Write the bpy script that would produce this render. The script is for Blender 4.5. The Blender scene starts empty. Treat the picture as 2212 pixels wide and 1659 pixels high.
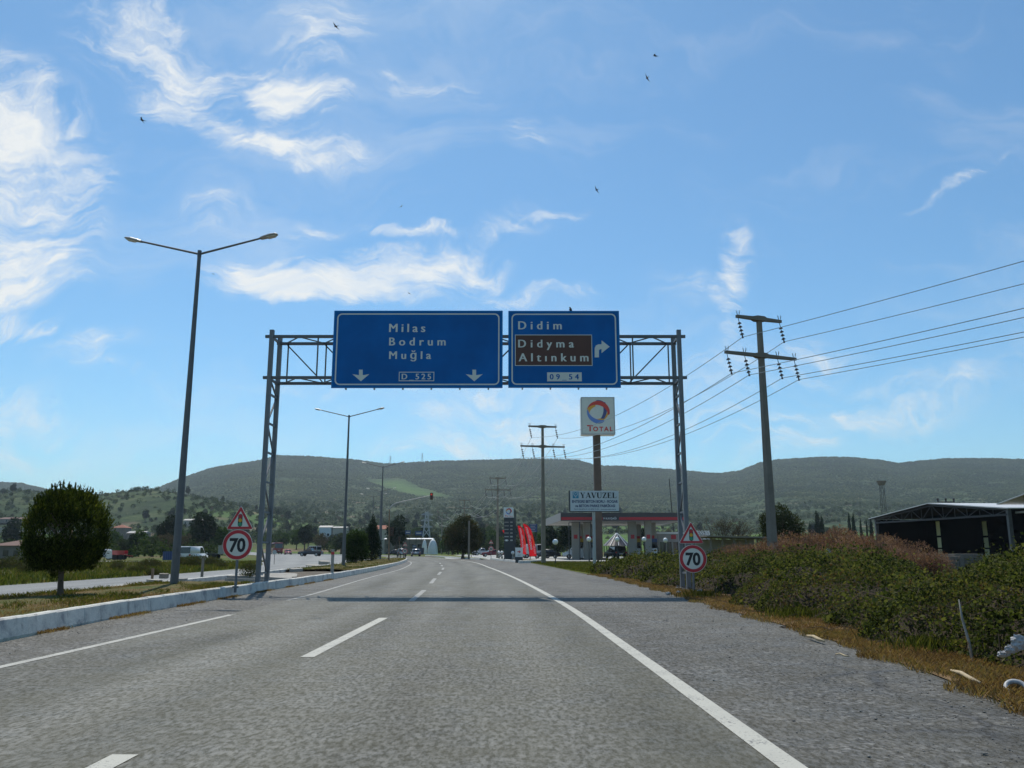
import bpy, bmesh, math, random
import numpy as np
from mathutils import Vector, Matrix, Euler

S = bpy.context.scene
C = S.collection
R = math.radians
random.seed(7)
RNG = np.random.default_rng(11)

# ------------------------------------------------------------------ camera
F_PX, CX, CY = 1800.0, 1106.0, 829.5          # of a 2212 px wide frame
PITCH = R(11.26)
EYE = 1.3
cam_d = bpy.data.cameras.new('camera')
cam = bpy.data.objects.new('camera', cam_d)
C.objects.link(cam)
cam.location = (0, 0, EYE)
cam.rotation_euler = (R(90) + PITCH, 0, 0)
cam_d.sensor_width = 36
cam_d.lens = 36 * F_PX / 2212
cam_d.clip_start = 0.05
cam_d.clip_end = 20000
S.camera = cam

# ------------------------------------------------------------------ light, sky, exposure
SUN_EL, SUN_AZ = R(58), R(-14)                 # azimuth from +Y towards +X
W = bpy.data.worlds.new('World')
S.world = W
W.use_nodes = True
sun_d = bpy.data.lights.new('sun', 'SUN')
sun_d.energy = 4.0
sun_d.angle = R(0.53)
sun_d.color = (1.0, 0.94, 0.84)
sun = bpy.data.objects.new('sun', sun_d)
C.objects.link(sun)
_to = Vector((math.sin(SUN_AZ) * math.cos(SUN_EL), math.cos(SUN_AZ) * math.cos(SUN_EL), math.sin(SUN_EL)))
sun.rotation_euler = _to.to_track_quat('Z', 'Y').to_euler()
sun.location = (-20, 60, 90)
S.view_settings.view_transform = 'Standard'
S.view_settings.look = 'None'
S.view_settings.exposure = 0.0
S.view_settings.gamma = 1.0
S.cycles.max_bounces = 6
S.cycles.diffuse_bounces = 3
S.cycles.glossy_bounces = 2
S.cycles.transmission_bounces = 4
S.cycles.transparent_max_bounces = 8
S.cycles.volume_bounces = 0
S.cycles.sample_clamp_indirect = 4
S.cycles.use_denoising = True
try:
    S.cycles.denoising_input_passes = 'RGB_ALBEDO_NORMAL'; S.cycles.denoising_prefilter = 'ACCURATE'; S.cycles.denoising_quality = 'HIGH'
except Exception: pass


# ------------------------------------------------------------------ from sight lines to places
_cp, _sp = math.cos(PITCH), math.sin(PITCH)
def ray(u, v):
    a, b = (u - CX) / F_PX, (CY - v) / F_PX
    return (a, _cp - b * _sp, _sp + b * _cp)
def at(u, v, y):
    d = ray(u, v); k = y / d[1]
    return Vector((d[0] * k, y, EYE + d[2] * k))
def gnd(u, v, z=0.0):
    d = ray(u, v); k = (z - EYE) / d[2]
    return Vector((d[0] * k, d[1] * k, z))

# ------------------------------------------------------------------ node helpers
class NT:
    def __init__(s, tree):
        s.t = tree; s.n = tree.nodes; s.l = tree.links
    def new(s, typ, **kw):
        n = s.n.new(typ)
        for k, v in kw.items(): setattr(n, k, v)
        return n
    def put(s, sock, val):
        if hasattr(val, 'is_output') or isinstance(val, bpy.types.NodeSocket): s.l.new(val, sock)
        elif val is not None: sock.default_value = val
    def math(s, op, a, b=None, c=None, clamp=False):
        n = s.new('ShaderNodeMath', operation=op, use_clamp=clamp)
        s.put(n.inputs[0], a)
        if b is not None: s.put(n.inputs[1], b)
        if c is not None: s.put(n.inputs[2], c)
        return n.outputs[0]
    def vmath(s, op, a, b=None, scale=None):
        n = s.new('ShaderNodeVectorMath', operation=op)
        s.put(n.inputs[0], a)
        if b is not None: s.put(n.inputs[1], b)
        if scale is not None: s.put(n.inputs['Scale'], scale)
        return n.outputs[0]
    def noise(s, vec, scale, detail=4, rough=0.55, dist=0.0):
        n = s.new('ShaderNodeTexNoise')
        if vec is not None: s.l.new(vec, n.inputs['Vector'])
        n.inputs['Scale'].default_value = scale
        n.inputs['Detail'].default_value = detail
        n.inputs['Roughness'].default_value = rough
        n.inputs['Distortion'].default_value = dist
        return n.outputs['Fac']
    def ramp(s, fac, stops, interp='LINEAR'):
        n = s.new('ShaderNodeValToRGB'); r = n.color_ramp; r.interpolation = interp
        while len(r.elements) < len(stops): r.elements.new(0.5)
        for e, (p, c) in zip(r.elements, stops):
            e.position = p
            e.color = (*c, 1) if hasattr(c, '__len__') else (c, c, c, 1)
        s.put(n.inputs['Fac'], fac)
        return n.outputs['Color']
    def mix(s, fac, a, b, blend='MIX'):
        n = s.new('ShaderNodeMix', data_type='RGBA', blend_type=blend)
        s.put(n.inputs[0], fac)
        for sock, v in ((n.inputs[6], a), (n.inputs[7], b)):
            if hasattr(v, '__len__') and not isinstance(v, bpy.types.NodeSocket): v = (*v, 1) if len(v) == 3 else v
            s.put(sock, v)
        return n.outputs[2]
    def smooth(s, x, lo, hi, a=0.0, b=1.0):
        n = s.new('ShaderNodeMapRange', interpolation_type='SMOOTHSTEP')
        s.put(n.inputs[0], x)
        for k, v in zip((1, 2, 3, 4), (lo, hi, a, b)): s.put(n.inputs[k], v)
        return n.outputs[0]
    def mapping(s, vec, loc=(0, 0, 0), rot=(0, 0, 0), scale=(1, 1, 1), typ='POINT'):
        n = s.new('ShaderNodeMapping', vector_type=typ)
        s.l.new(vec, n.inputs['Vector'])
        n.inputs['Location'].default_value = loc
        n.inputs['Rotation'].default_value = rot
        n.inputs['Scale'].default_value = scale
        return n.outputs['Vector']

# ------------------------------------------------------------------ the sky: Nishita plus thin cirrus
def make_sky():
    t = NT(W.node_tree); t.n.clear()
    out = t.new('ShaderNodeOutputWorld'); bg = t.new('ShaderNodeBackground')
    sky = t.new('ShaderNodeTexSky', sky_type='NISHITA')
    sky.sun_disc = False; sky.sun_elevation = SUN_EL; sky.sun_rotation = SUN_AZ
    sky.altitude = 100; sky.air_density = 1.0; sky.dust_density = 0.35; sky.ozone_density = 3.0
    tc = t.new('ShaderNodeTexCoord').outputs['Generated']
    sep = t.new('ShaderNodeSeparateXYZ'); t.l.new(tc, sep.inputs[0])
    y = t.math('MAXIMUM', t.math('ABSOLUTE', sep.outputs[1]), 0.02)
    cmb = t.new('ShaderNodeCombineXYZ')
    t.l.new(t.math('DIVIDE', sep.outputs[0], y), cmb.inputs[0])
    t.l.new(t.math('DIVIDE', sep.outputs[2], y), cmb.inputs[1])
    p0 = cmb.outputs[0]
    # wind-torn edges: bend the coordinates with noise
    w1 = t.new('ShaderNodeTexNoise'); t.l.new(p0, w1.inputs['Vector'])
    w1.inputs['Scale'].default_value = 5.0; w1.inputs['Detail'].default_value = 5
    w2 = t.new('ShaderNodeTexNoise'); t.l.new(p0, w2.inputs['Vector'])
    w2.inputs['Scale'].default_value = 18.0; w2.inputs['Detail'].default_value = 5
    d1 = t.vmath('SCALE', t.vmath('SUBTRACT', w1.outputs['Color'], (0.5, 0.5, 0.5)), scale=0.095)
    d2 = t.vmath('SCALE', t.vmath('SUBTRACT', w2.outputs['Color'], (0.5, 0.5, 0.5)), scale=0.05)
    p = t.vmath('ADD', t.vmath('ADD', p0, d1), d2)
    total = None
    for (u, v, ru, rv, rot, k) in CLOUDS:
        d = ray(u, v)
        m = t.mapping(p, (d[0] / d[1], d[2] / d[1], 0), (0, 0, R(-rot)), (ru / F_PX * 1.5, rv / F_PX * 1.6, 50), 'TEXTURE')
        g = t.new('ShaderNodeTexGradient', gradient_type='QUADRATIC_SPHERE'); t.l.new(m, g.inputs[0])
        q = t.math('MULTIPLY', t.math('SQRT', g.outputs['Fac']), k)
        total = q if total is None else t.math('MAXIMUM', total, q) if len(CLOUDS) < 3 else t.math('ADD', total, q)
    # fibres: noise stretched along the wind
    ps = t.vmath('ADD', p0, t.vmath('SCALE', t.vmath('SUBTRACT', w1.outputs['Color'], (0.5, 0.5, 0.5)), scale=0.26))
    f1 = t.noise(t.mapping(ps, (0, 0, 0), (0, 0, R(-24)), (2.6, 7.0, 1)), 3.0, 9, 0.64)
    f2 = t.noise(t.mapping(ps, (3, 1, 0), (0, 0, R(38)), (2.2, 8.0, 1)), 4.0, 8, 0.66)
    f = t.math('ADD', t.math('MULTIPLY', f1, 0.6), t.math('MULTIPLY', f2, 0.4))
    fx = t.smooth(f, 0.30, 0.70)
    f3 = t.noise(t.mapping(ps, (1, 5, 0), (0, 0, R(-60)), (3.0, 11.0, 1)), 6.0, 7, 0.62)
    fx = t.math('ADD', t.math('MULTIPLY', fx, .72), t.math('MULTIPLY', t.smooth(f3, .3, .7), .28))
    gate = t.smooth(total, 0.0, 0.3)
    eaten = t.math('ADD', t.math('MULTIPLY', total, .95), t.math('MULTIPLY', t.math('MULTIPLY', t.math('SUBTRACT', fx, .52), gate), 1.2))
    dens = t.math('MULTIPLY', t.smooth(eaten, -.05, 1.28), t.math('ADD', .62, t.math('MULTIPLY', fx, .42)))
    veil = t.math('MULTIPLY', t.smooth(t.noise(t.mapping(ps, (9, 4, 0), (0, 0, R(-20)), (1.2, 4, 1)), 1.6, 6, 0.6), 0.47, 0.8), 0.30)
    dens = t.math('ADD', dens, veil)
    dens = t.math('MINIMUM', t.math('MULTIPLY', dens, SKY['cloud_amount']), 0.92)
    col = t.mix(dens, t.mix(1.0, sky.outputs[0], SKY['tint'], 'MULTIPLY'), SKY['cloud'])
    t.l.new(col, bg.inputs['Color']); bg.inputs['Strength'].default_value = SKY['strength']
    t.l.new(bg.outputs[0], out.inputs[0])

# (u, v, radius u, radius v, tilt, weight): where the photographed clouds stand in the sky
CLOUDS = [
 (20, 430, 200, 230, 0, .95), (120, 300, 120, 60, 35, .55), (30, 590, 190, 55, -8, .75), (0, 250, 110, 130, 0, .6),
 (290, 80, 170, 95, 25, .75), (385, 200, 60, 95, 80, .75), (560, 175, 190, 48, 14, .8), (650, 205, 100, 45, -5, .95),
 (640, 312, 170, 42, 6, 1.0), (465, 270, 90, 40, 35, .6), (700, 70, 110, 75, -30, .6), (885, 165, 75, 26, 10, .55), (985, 172, 60, 24, 15, .4),
 (810, 600, 240, 50, -4, 1.6), (545, 615, 90, 42, 10, .9), (660, 630, 150, 28, 2, .8), (890, 505, 105, 16, 4, .7),
 (460, 445, 70, 70, 60, .4), (640, 520, 45, 35, 0, .25), (1150, 640, 130, 20, -8, .6), (1578, 590, 42, 120, 12, .75), (1480, 620, 100, 40, 15, .25),
 (2085, 400, 130, 11, -30, .42), (1140, 285, 70, 36, 35, .35), (1110, 490, 90, 40, -20, .4), (1200, 465, 60, 14, -15, .35),
 (965, 885, 75, 26, 0, .7), (1090, 930, 190, 55, -5, .55), (1000, 850, 190, 14, 3, .5), (1480, 860, 260, 90, -15, .38),
 (1760, 780, 120, 50, -20, .4), (1950, 870, 280, 45, -12, .35), (2130, 790, 160, 30, -15, .2), (70, 700, 60, 24, -5, .6), (190, 750, 90, 28, -10, .55),
 (225, 797, 65, 20, 5, .55), (700, 842, 200, 20, 4, .4), (30, 915, 150, 90, 15, .45), (1690, 940, 280, 50, -10, .35), (900, 960, 120, 20, 0, .3), (700, 490, 60, 18, 15, .4), (530, 750, 90, 10, 2, .25),
]
SKY = dict(strength=0.107, tint=(0.76, 1.11, 1.20), cloud=(8.6, 8.7, 8.5), cloud_amount=1.0)
make_sky()

# ------------------------------------------------------------------ mesh builder
class MB:
    """collects faces; build() links them as ONE mesh object"""
    def __init__(s): s.v = []; s.f = []; s.m = []; s.cur = 0
    def mat(s, i): s.cur = i; return s
    def add(s, vs, fs, m=None):
        b = len(s.v); s.v += [tuple(x) for x in vs]
        s.f += [tuple(i + b for i in f) for f in fs]; s.m += [s.cur if m is None else m] * len(fs)
        return s
    def box(s, c, d, rot=None, taper=1.0):
        x, y, z = (k / 2 for k in d)
        vs = [Vector((sx * x * (taper if sz > 0 else 1), sy * y * (taper if sz > 0 else 1), sz * z)) for sz in (-1, 1) for sx, sy in ((-1, -1), (1, -1), (1, 1), (-1, 1))]
        if rot is not None:
            M = rot if isinstance(rot, Matrix) else Euler(rot).to_matrix()
            vs = [M @ q for q in vs]
        c = Vector(c)
        return s.add([q + c for q in vs], [(3, 2, 1, 0), (4, 5, 6, 7), (0, 1, 5, 4), (1, 2, 6, 5), (2, 3, 7, 6), (3, 0, 4, 7)])
    def tube(s, p0, p1, r0, r1=None, n=10, cap=True):
        r1 = r0 if r1 is None else r1
        p0, p1 = Vector(p0), Vector(p1); d = (p1 - p0)
        if d.length < 1e-6: return s
        a = d.normalized(); q = Vector((0, 0, 1)) if abs(a.z) < 0.9 else Vector((1, 0, 0))
        x = a.cross(q).normalized(); y = a.cross(x)
        vs = []
        for p, r in ((p0, r0), (p1, r1)):
            for i in range(n):
                t = 2 * math.pi * (i + .5) / n
                vs.append(p + x * (r * math.cos(t)) + y * (r * math.sin(t)))
        fs = [(i, (i + 1) % n, n + (i + 1) % n, n + i) for i in range(n)]
        if cap: fs += [tuple(range(n))[::-1], tuple(range(n, 2 * n))]
        return s.add(vs, fs)
    def path(s, pts, r, n=6):
        pts = [Vector(p) for p in pts]; vs = []
        rr = r if hasattr(r, '__len__') else [r] * len(pts)
        for k, p in enumerate(pts):
            a = (pts[min(k + 1, len(pts) - 1)] - pts[max(k - 1, 0)]).normalized()
            q = Vector((0, 0, 1)) if abs(a.z) < 0.9 else Vector((1, 0, 0))
            x = a.cross(q).normalized(); y = a.cross(x)
            for i in range(n):
                t = 2 * math.pi * i / n
                vs.append(p + x * (rr[k] * math.cos(t)) + y * (rr[k] * math.sin(t)))
        fs = [(k * n + i, k * n + (i + 1) % n, (k + 1) * n + (i + 1) % n, (k + 1) * n + i) for k in range(len(pts) - 1) for i in range(n)]
        fs += [tuple(range(n))[::-1], tuple(range((len(pts) - 1) * n, len(pts) * n))]
        return s.add(vs, fs)
    def bar(s, p0, p1, w, h=None):
        """square bar between two points"""
        h = w if h is None else h
        p0, p1 = Vector(p0), Vector(p1); a = (p1 - p0).normalized()
        q = Vector((0, 0, 1)) if abs(a.z) < 0.95 else Vector((0, 1, 0))
        x = a.cross(q).normalized() * (w / 2); y = a.cross(x).normalized() * (h / 2)
        vs = [p + x * sx + y * sy for p in (p0, p1) for sx, sy in ((-1, -1), (1, -1), (1, 1), (-1, 1))]
        return s.add(vs, [(0, 1, 2, 3), (7, 6, 5, 4), (0, 4, 5, 1), (1, 5, 6, 2), (2, 6, 7, 3), (3, 7, 4, 0)])
    def prism(s, poly, O, X, Y, th):
        """flat outline in the plane O + a X + b Y, thickness th along X x Y"""
        O, X, Y = Vector(O), Vector(X), Vector(Y); N = X.cross(Y).normalized() * th
        n = len(poly)
        vs = [O + X * a + Y * b for a, b in poly]; vs += [p - N for p in vs]
        return s.add(vs, [tuple(range(n)), tuple(range(2 * n - 1, n - 1, -1))] + [(i, i + n, (i + 1) % n + n, (i + 1) % n) for i in range(n)])
    def ring(s, outer, inner, O, X, Y, th):
        O, X, Y = Vector(O), Vector(X), Vector(Y); N = X.cross(Y).normalized() * th
        n = len(outer)
        vs = [O + X * a + Y * b for a, b in outer] + [O + X * a + Y * b for a, b in inner]
        vs += [p - N for p in vs]
        fs = []
        for i in range(n):
            j = (i + 1) % n
            fs += [(i, j, n + j, n + i), (i, 2 * n + i, 2 * n + j, j), (n + i, n + j, 3 * n + j, 3 * n + i)]
        return s.add(vs, fs)
    def sphere(s, c, r, nu=12, nv=8, sc=(1, 1, 1)):
        c = Vector(c); vs = []
        for j in range(nv + 1):
            ph = math.pi * j / nv
            for i in range(nu):
                th = 2 * math.pi * i / nu
                vs.append(c + Vector((r * sc[0] * math.sin(ph) * math.cos(th), r * sc[1] * math.sin(ph) * math.sin(th), r * sc[2] * math.cos(ph))))
        return s.add(vs, [(j * nu + i, (j + 1) * nu + i, (j + 1) * nu + (i + 1) % nu, j * nu + (i + 1) % nu) for j in range(nv) for i in range(nu)])
    def text(s, body, O, X, Y, h, width=None, bold=0.0, th=0.006, space=1.0, center=False):
        """lettering of cap height h in the plane O + a X + b Y (X, Y unit vectors); O is the start of the baseline"""
        vs, fs, x0, x1 = text_shape(body, h, width, bold, space)
        O, X, Y = Vector(O), Vector(X), Vector(Y); N = X.cross(Y).normalized() * th
        if center: O = O - X * ((x0 + x1) / 2)
        else: O = O - X * x0
        P = [O + X * a + Y * b for a, b in vs]
        n = len(P); edges = {}
        for f in fs:
            for i in range(len(f)):
                e = (f[i], f[(i + 1) % len(f)])
                edges[e] = 1
        side = [(a, b) for (a, b) in edges if (b, a) not in edges]
        return s.add(P + [p - N for p in P], list(fs) + [tuple(i + n for i in f[::-1]) for f in fs] + [(b, a, a + n, b + n) for a, b in side])
    def build(s, name, mats, parent=None, smooth=False, loc=None):
        me = bpy.data.meshes.new(name)
        me.from_pydata([tuple(v) for v in s.v], [], s.f)
        mats = mats if isinstance(mats, (list, tuple)) else [mats]
        for m in mats: me.materials.append(m)
        if len(mats) > 1: me.polygons.foreach_set('material_index', s.m)
        if smooth: me.polygons.foreach_set('use_smooth', [True] * len(me.polygons))
        me.update()
        return link(name, me, parent, loc)

def link(name, me, parent=None, loc=None):
    o = bpy.data.objects.new(name, me); C.objects.link(o)
    if parent is not None: o.parent = parent
    if loc is not None: o.location = loc
    return o

_tc = {}
def text_shape(body, h, width, bold, space):
    def raw(sp):
        key = (body, round(bold, 3), round(sp, 3))
        if key in _tc: return _tc[key]
        cu = bpy.data.curves.new('lettering', 'FONT'); cu.body = body; cu.space_character = sp; cu.offset = bold
        cu.resolution_u = 3; cu.fill_mode = 'FRONT'
        o = bpy.data.objects.new('lettering', cu); C.objects.link(o)
        dg = bpy.context.evaluated_depsgraph_get(); dg.update()
        ev = o.evaluated_get(dg); me = ev.to_mesh()
        vs = [(v.co.x, v.co.y) for v in me.vertices]; fs = [tuple(p.vertices) for p in me.polygons]
        nz = [p.normal.z for p in me.polygons]
        fs = [f if z > 0 else f[::-1] for f, z in zip(fs, nz)]
        ev.to_mesh_clear(); bpy.data.objects.remove(o); bpy.data.curves.remove(cu)
        _tc[key] = (vs, fs)
        return vs, fs
    k = h / 0.72                                    # cap height of the built-in face
    if width is not None:
        w = [max(x for x, _ in raw(q)[0]) - min(x for x, _ in raw(q)[0]) for q in (1.0, 1.5)]
        space = 1.0 + (width / k - w[0]) / max(1e-6, (w[1] - w[0])) * 0.5
        kx = k
        if space < 0.92 or len(body) < 2:
            space = 0.95; v = raw(space)[0]
            kx = width / (max(x for x, _ in v) - min(x for x, _ in v))
    else: kx = k
    vs, fs = raw(space)
    vs = [(x * kx, y * k) for x, y in vs]
    return vs, fs, min(x for x, _ in vs), max(x for x, _ in vs)

# ------------------------------------------------------------------ things, parts, labels
def tag(o, label=None, cat=None, group=None, kind=None):
    if label: o['label'] = label
    if cat: o['category'] = cat
    if group: o['group'] = group
    if kind: o['kind'] = kind
    return o
def thing(name, label, cat, loc=(0, 0, 0), rz=0.0, group=None):
    o = bpy.data.objects.new(name, None); C.objects.link(o)
    o.empty_display_size = 0.3
    o.location = loc; o.rotation_euler = (0, 0, rz)
    return tag(o, label, cat, group)
def struct(o): o['kind'] = 'structure'; return o
def copy_tree(o, parent=None):
    c = o.copy(); C.objects.link(c)
    c.parent = parent
    for ch in [x for x in o.children]: copy_tree(ch, c)
    return c
def again(o, loc, rz=None, label=None, scale=None):
    c = copy_tree(o); c.location = loc
    if rz is not None: c.rotation_euler = (0, 0, rz)
    if label: c['label'] = label
    if scale is not None: c.scale = (scale,) * 3 if not hasattr(scale, '__len__') else scale
    return c

# ------------------------------------------------------------------ materials
M = {}
def mat(name, col, rough=0.6, metal=0.0, var=0.12, scale=6.0, bump=0.0, bscale=40.0, spec=0.5, emit=None, coat=0.0):
    m = bpy.data.materials.new(name); m.use_nodes = True
    t = NT(m.node_tree); b = m.node_tree.nodes['Principled BSDF']
    co = t.new('ShaderNodeTexCoord').outputs['Object']
    if var:
        n = t.noise(co, scale, 5, 0.6)
        c = t.ramp(n, [(0.25, tuple(k * (1 - var) for k in col)), (0.75, tuple(min(1, k * (1 + var)) for k in col))])
        t.l.new(c, b.inputs['Base Color'])
    else: b.inputs['Base Color'].default_value = (*col, 1)
    b.inputs['Roughness'].default_value = rough; b.inputs['Metallic'].default_value = metal
    b.inputs['Specular IOR Level'].default_value = spec
    b.inputs['Coat Weight'].default_value = coat
    if bump:
        bn = t.new('ShaderNodeBump'); bn.inputs['Strength'].default_value = bump; bn.inputs['Distance'].default_value = 0.02
        t.l.new(t.noise(co, bscale, 4, 0.6), bn.inputs['Height']); t.l.new(bn.outputs[0], b.inputs['Normal'])
    if emit:
        b.inputs['Emission Color'].default_value = (*emit[0], 1); b.inputs['Emission Strength'].default_value = emit[1]
    M[name] = m
    return m

def leafmat(name, cols, trans=0.3, scale=0.6):
    """foliage: each leaf its own tone; light passes partly through"""
    m = bpy.data.materials.new(name); m.use_nodes = True
    t = NT(m.node_tree); t.n.clear()
    out = t.new('ShaderNodeOutputMaterial')
    g = t.new('ShaderNodeNewGeometry'); co = t.new('ShaderNodeTexCoord').outputs['Object']
    rnd = g.outputs['Random Per Island']
    f = t.math('ADD', t.math('MULTIPLY', rnd, 0.6), t.math('MULTIPLY', t.smooth(t.noise(co, scale, 3), 0.3, 0.7), 0.4))
    k = len(cols) - 1
    c = t.ramp(f, [(0.1 + 0.8 * i / max(1, k), cc) for i, cc in enumerate(cols)])
    d = t.new('ShaderNodeBsdfPrincipled'); t.l.new(c, d.inputs['Base Color']); d.inputs['Roughness'].default_value = 0.8
    d.inputs['Specular IOR Level'].default_value = 0.06
    tr = t.new('ShaderNodeBsdfTranslucent'); t.l.new(t.mix(1.0, c, (1.15, 1.25, 0.6), 'MULTIPLY'), tr.inputs[0])
    mx = t.new('ShaderNodeMixShader'); mx.inputs[0].default_value = trans
    t.l.new(d.outputs[0], mx.inputs[1]); t.l.new(tr.outputs[0], mx.inputs[2]); t.l.new(mx.outputs[0], out.inputs[0])
    M[name] = m
    return m
# ================================================================== SETTING: ground, hills, roads
def interp_curve(pts):
    xs, ys = zip(*pts)
    return lambda q: np.interp(q, xs, ys)

RIDGE = [(-1400, 1080), (-700, 1060), (-300, 1045), (0, 1042), (45, 1044), (90, 1054), (140, 1066), (250, 1075), (330, 1058), (370, 1042), (400, 1030), (450, 1013), (500, 1003), (560, 994), (600, 983), (680, 987),
         (760, 993), (830, 1001), (870, 1000), (950, 995), (1050, 993), (1150, 991), (1250, 994), (1290, 1005), (1350, 1007), (1420, 1012), (1480, 1017), (1530, 1022),
         (1560, 1022), (1600, 1017), (1640, 1000), (1680, 993), (1750, 988), (1840, 987), (1900, 993), (1940, 1000), (1980, 996), (2040, 990), (2120, 990), (2212, 993), (2500, 1000), (3000, 1010), (4500, 1060)]
_rt, _rs = [], []
for u, v in RIDGE:
    d = ray(u, v); _rt.append(d[0] / d[1]); _rs.append(d[2] / d[1])
_rt, _rs = np.array(_rt), np.array(_rs)
_NOI = [(RNG.uniform(-1, 1, 2), RNG.uniform(0, 6.28)) for _ in range(24)]
def vnoise(x, y, wl, seed=0):
    """cheap smooth noise: a few crossed waves"""
    s = 0
    for k in range(6):
        d, ph = _NOI[(seed * 6 + k) % 24]
        d = d / np.linalg.norm(d)
        s = s + np.sin((x * d[0] + y * d[1]) * 6.283 / (wl * (0.7 + 0.12 * k)) + ph)
    return s / 6
def terrain(x, y):
    x = np.asarray(x, float); y = np.asarray(y, float)
    yy = np.maximum(y, 1.0)
    t = np.clip(x / yy, -1.9, 1.9)
    rs = np.interp(t, _rt, _rs)
    # slope seen from the road, growing with distance up to the ridge
    dist = [0, 250, 300, 400, 600, 900, 1400, 2000, 2600, 3200, 4200, 6500]
    frac = [0, 0, .060, .105, .20, .33, .55, .80, 1.0, .80, .45, .1]
    q = np.interp(yy, dist, frac)
    z = rs * q * yy - np.where(yy > 250, 1.3, 0) * (1 - q)
    # a nearer wooded knoll on the left
    kn = np.exp(-((t + 0.50) / 0.20) ** 4) * np.exp(-((yy - 900) / 210) ** 2)
    tgt = (1186 - 1064 + 5 * np.sin(t * 40)) / 1800 * 900
    z = np.where(kn > 0.001, np.maximum(z, z * (1 - kn) + tgt * kn), z)
    rough = np.clip((yy - 500) / 1500, 0, 1)
    z = z + rough * (vnoise(x, y, 520, 0) * 9 + vnoise(x, y, 190, 1) * 4) * np.where(yy > 2450, np.clip((2600 - yy) / 150, 0.25, 1), 1)
    z = np.maximum(z, 0) * np.clip((y - 240) / 40, 0, 1)
    near = np.clip(1 - y / 240, 0, 1)
    return np.where(y < 250, 0.0, z)

def ground_mat():
    m = bpy.data.materials.new('ground'); m.use_nodes = True
    t = NT(m.node_tree); b = m.node_tree.nodes['Principled BSDF']
    g = t.new('ShaderNodeNewGeometry').outputs['Position']
    at_ = t.new('ShaderNodeAttribute', attribute_name='cover'); sep = t.new('ShaderNodeSeparateColor'); t.l.new(at_.outputs['Color'], sep.inputs[0])
    hill, meadow, bare = sep.outputs
    n1 = t.noise(g, 0.35, 6, 0.65); n2 = t.noise(g, 0.04, 5, 0.6); n3 = t.noise(g, 4.0, 5, 0.7); n4 = t.noise(g, 0.012, 6, 0.62)
    grass = t.ramp(n1, [(.25, (.055, .075, .022)), (.5, (.095, .125, .030)), (.75, (.15, .15, .055))])
    dry = t.ramp(n3, [(.3, (.12, .085, .045)), (.7, (.22, .16, .09))])
    near = t.mix(t.smooth(n2, .47, .60), grass, dry)
    near = t.mix(t.smooth(n3, .35, .75, 0, .35), near, (.03, .045, .015))
    scrub = t.ramp(t.noise(g, 0.03, 10, 0.75), [(.34, (.012, .026, .010)), (.46, (.026, .048, .016)), (.55, (.058, .085, .028)), (.66, (.115, .115, .055))])
    scrub = t.mix(t.smooth(n4, .52, .70, 0, .6), scrub, (.060, .072, .038))
    lush = t.ramp(t.noise(g, 0.05, 5), [(.3, (.055, .115, .022)), (.7, (.10, .17, .035))])
    c = t.mix(hill, near, scrub); c = t.mix(meadow, c, lush); c = t.mix(bare, c, t.ramp(n1, [(.3, (.16, .11, .075)), (.7, (.26, .19, .13))]))
    t.l.new(c, b.inputs['Base Color']); b.inputs['Roughness'].default_value = 0.95; b.inputs['Specular IOR Level'].default_value = 0.1
    bn = t.new('ShaderNodeBump'); bn.inputs['Strength'].default_value = 0.7; bn.inputs['Distance'].default_value = 0.25
    t.l.new(n3, bn.inputs['Height']); t.l.new(bn.outputs[0], b.inputs['Normal'])
    M['ground'] = m
ground_mat()

def build_ground():
    az = np.concatenate([np.linspace(-62, 62, 400), np.linspace(64, 296, 60)]) * math.pi / 180
    rr = np.concatenate([[0.5, 2, 4, 7], np.geomspace(10, 250, 40), np.geomspace(258, 7000, 170)])
    A, Rr = np.meshgrid(az, rr)
    X, Y = np.sin(A) * Rr, np.cos(A) * Rr
    Z = terrain(X, Y) - 0.05
    n, k = len(az), len(rr)
    V = np.stack([X, Y, Z], -1).reshape(-1, 3)
    i, j = np.meshgrid(np.arange(n), np.arange(k - 1)); i2 = (i + 1) % n
    Fq = np.stack([j * n + i, j * n + i2, (j + 1) * n + i2, (j + 1) * n + i], -1).reshape(-1, 4)[:, ::-1]
    me = bpy.data.meshes.new('ground')
    me.from_pydata(V.tolist(), [], Fq.tolist() + [tuple(range(n))])
    me.materials.append(M['ground']); me.polygons.foreach_set('use_smooth', [True] * len(me.polygons))
    x, y = V[:, 0], V[:, 1]; t = x / np.maximum(np.abs(y), 1)
    hill = np.clip((y - 330) / 260 + 0.25 * vnoise(x, y, 120, 2), 0, 1)
    mead = np.clip(vnoise(x, y, 240, 3) * 3.0 - 0.4, 0, 1) * ((y > 320) & (y < 1000)) * 0.7
    g1 = ((y > 300) & (y < 640) & (t > 0.08) & (t < 0.75)) * np.clip(1.4 + vnoise(x, y, 90, 1) * 2, 0, 1)
    g2 = np.exp(-((t + .115 + (y - 1700) / 9000) / .022) ** 2) * np.clip((y - 1500) / 60, 0, 1) * np.clip((2050 - y) / 60, 0, 1)
    g3 = ((y > 235) & (y < 330) & (t > -0.5) & (t < 0.1)) * 0.75
    mead = np.maximum.reduce([mead, g1, g2 * .8, g3])
    bare = np.clip(vnoise(x, y, 75, 0) * 4 - 1.9, 0, 1) * ((y > 400) & (y < 1500)) * .8
    bare = np.maximum(bare, ((t > -.30) & (t < -.2) & (y > 300) & (y < 335)) * .8)
    col = me.color_attributes.new('cover', 'FLOAT_COLOR', 'POINT')
    col.data.foreach_set('color', np.stack([hill, mead, bare, np.ones_like(x)], -1).astype(np.float32).ravel())
    return struct(link('ground', me))
GROUND = build_ground()

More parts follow.
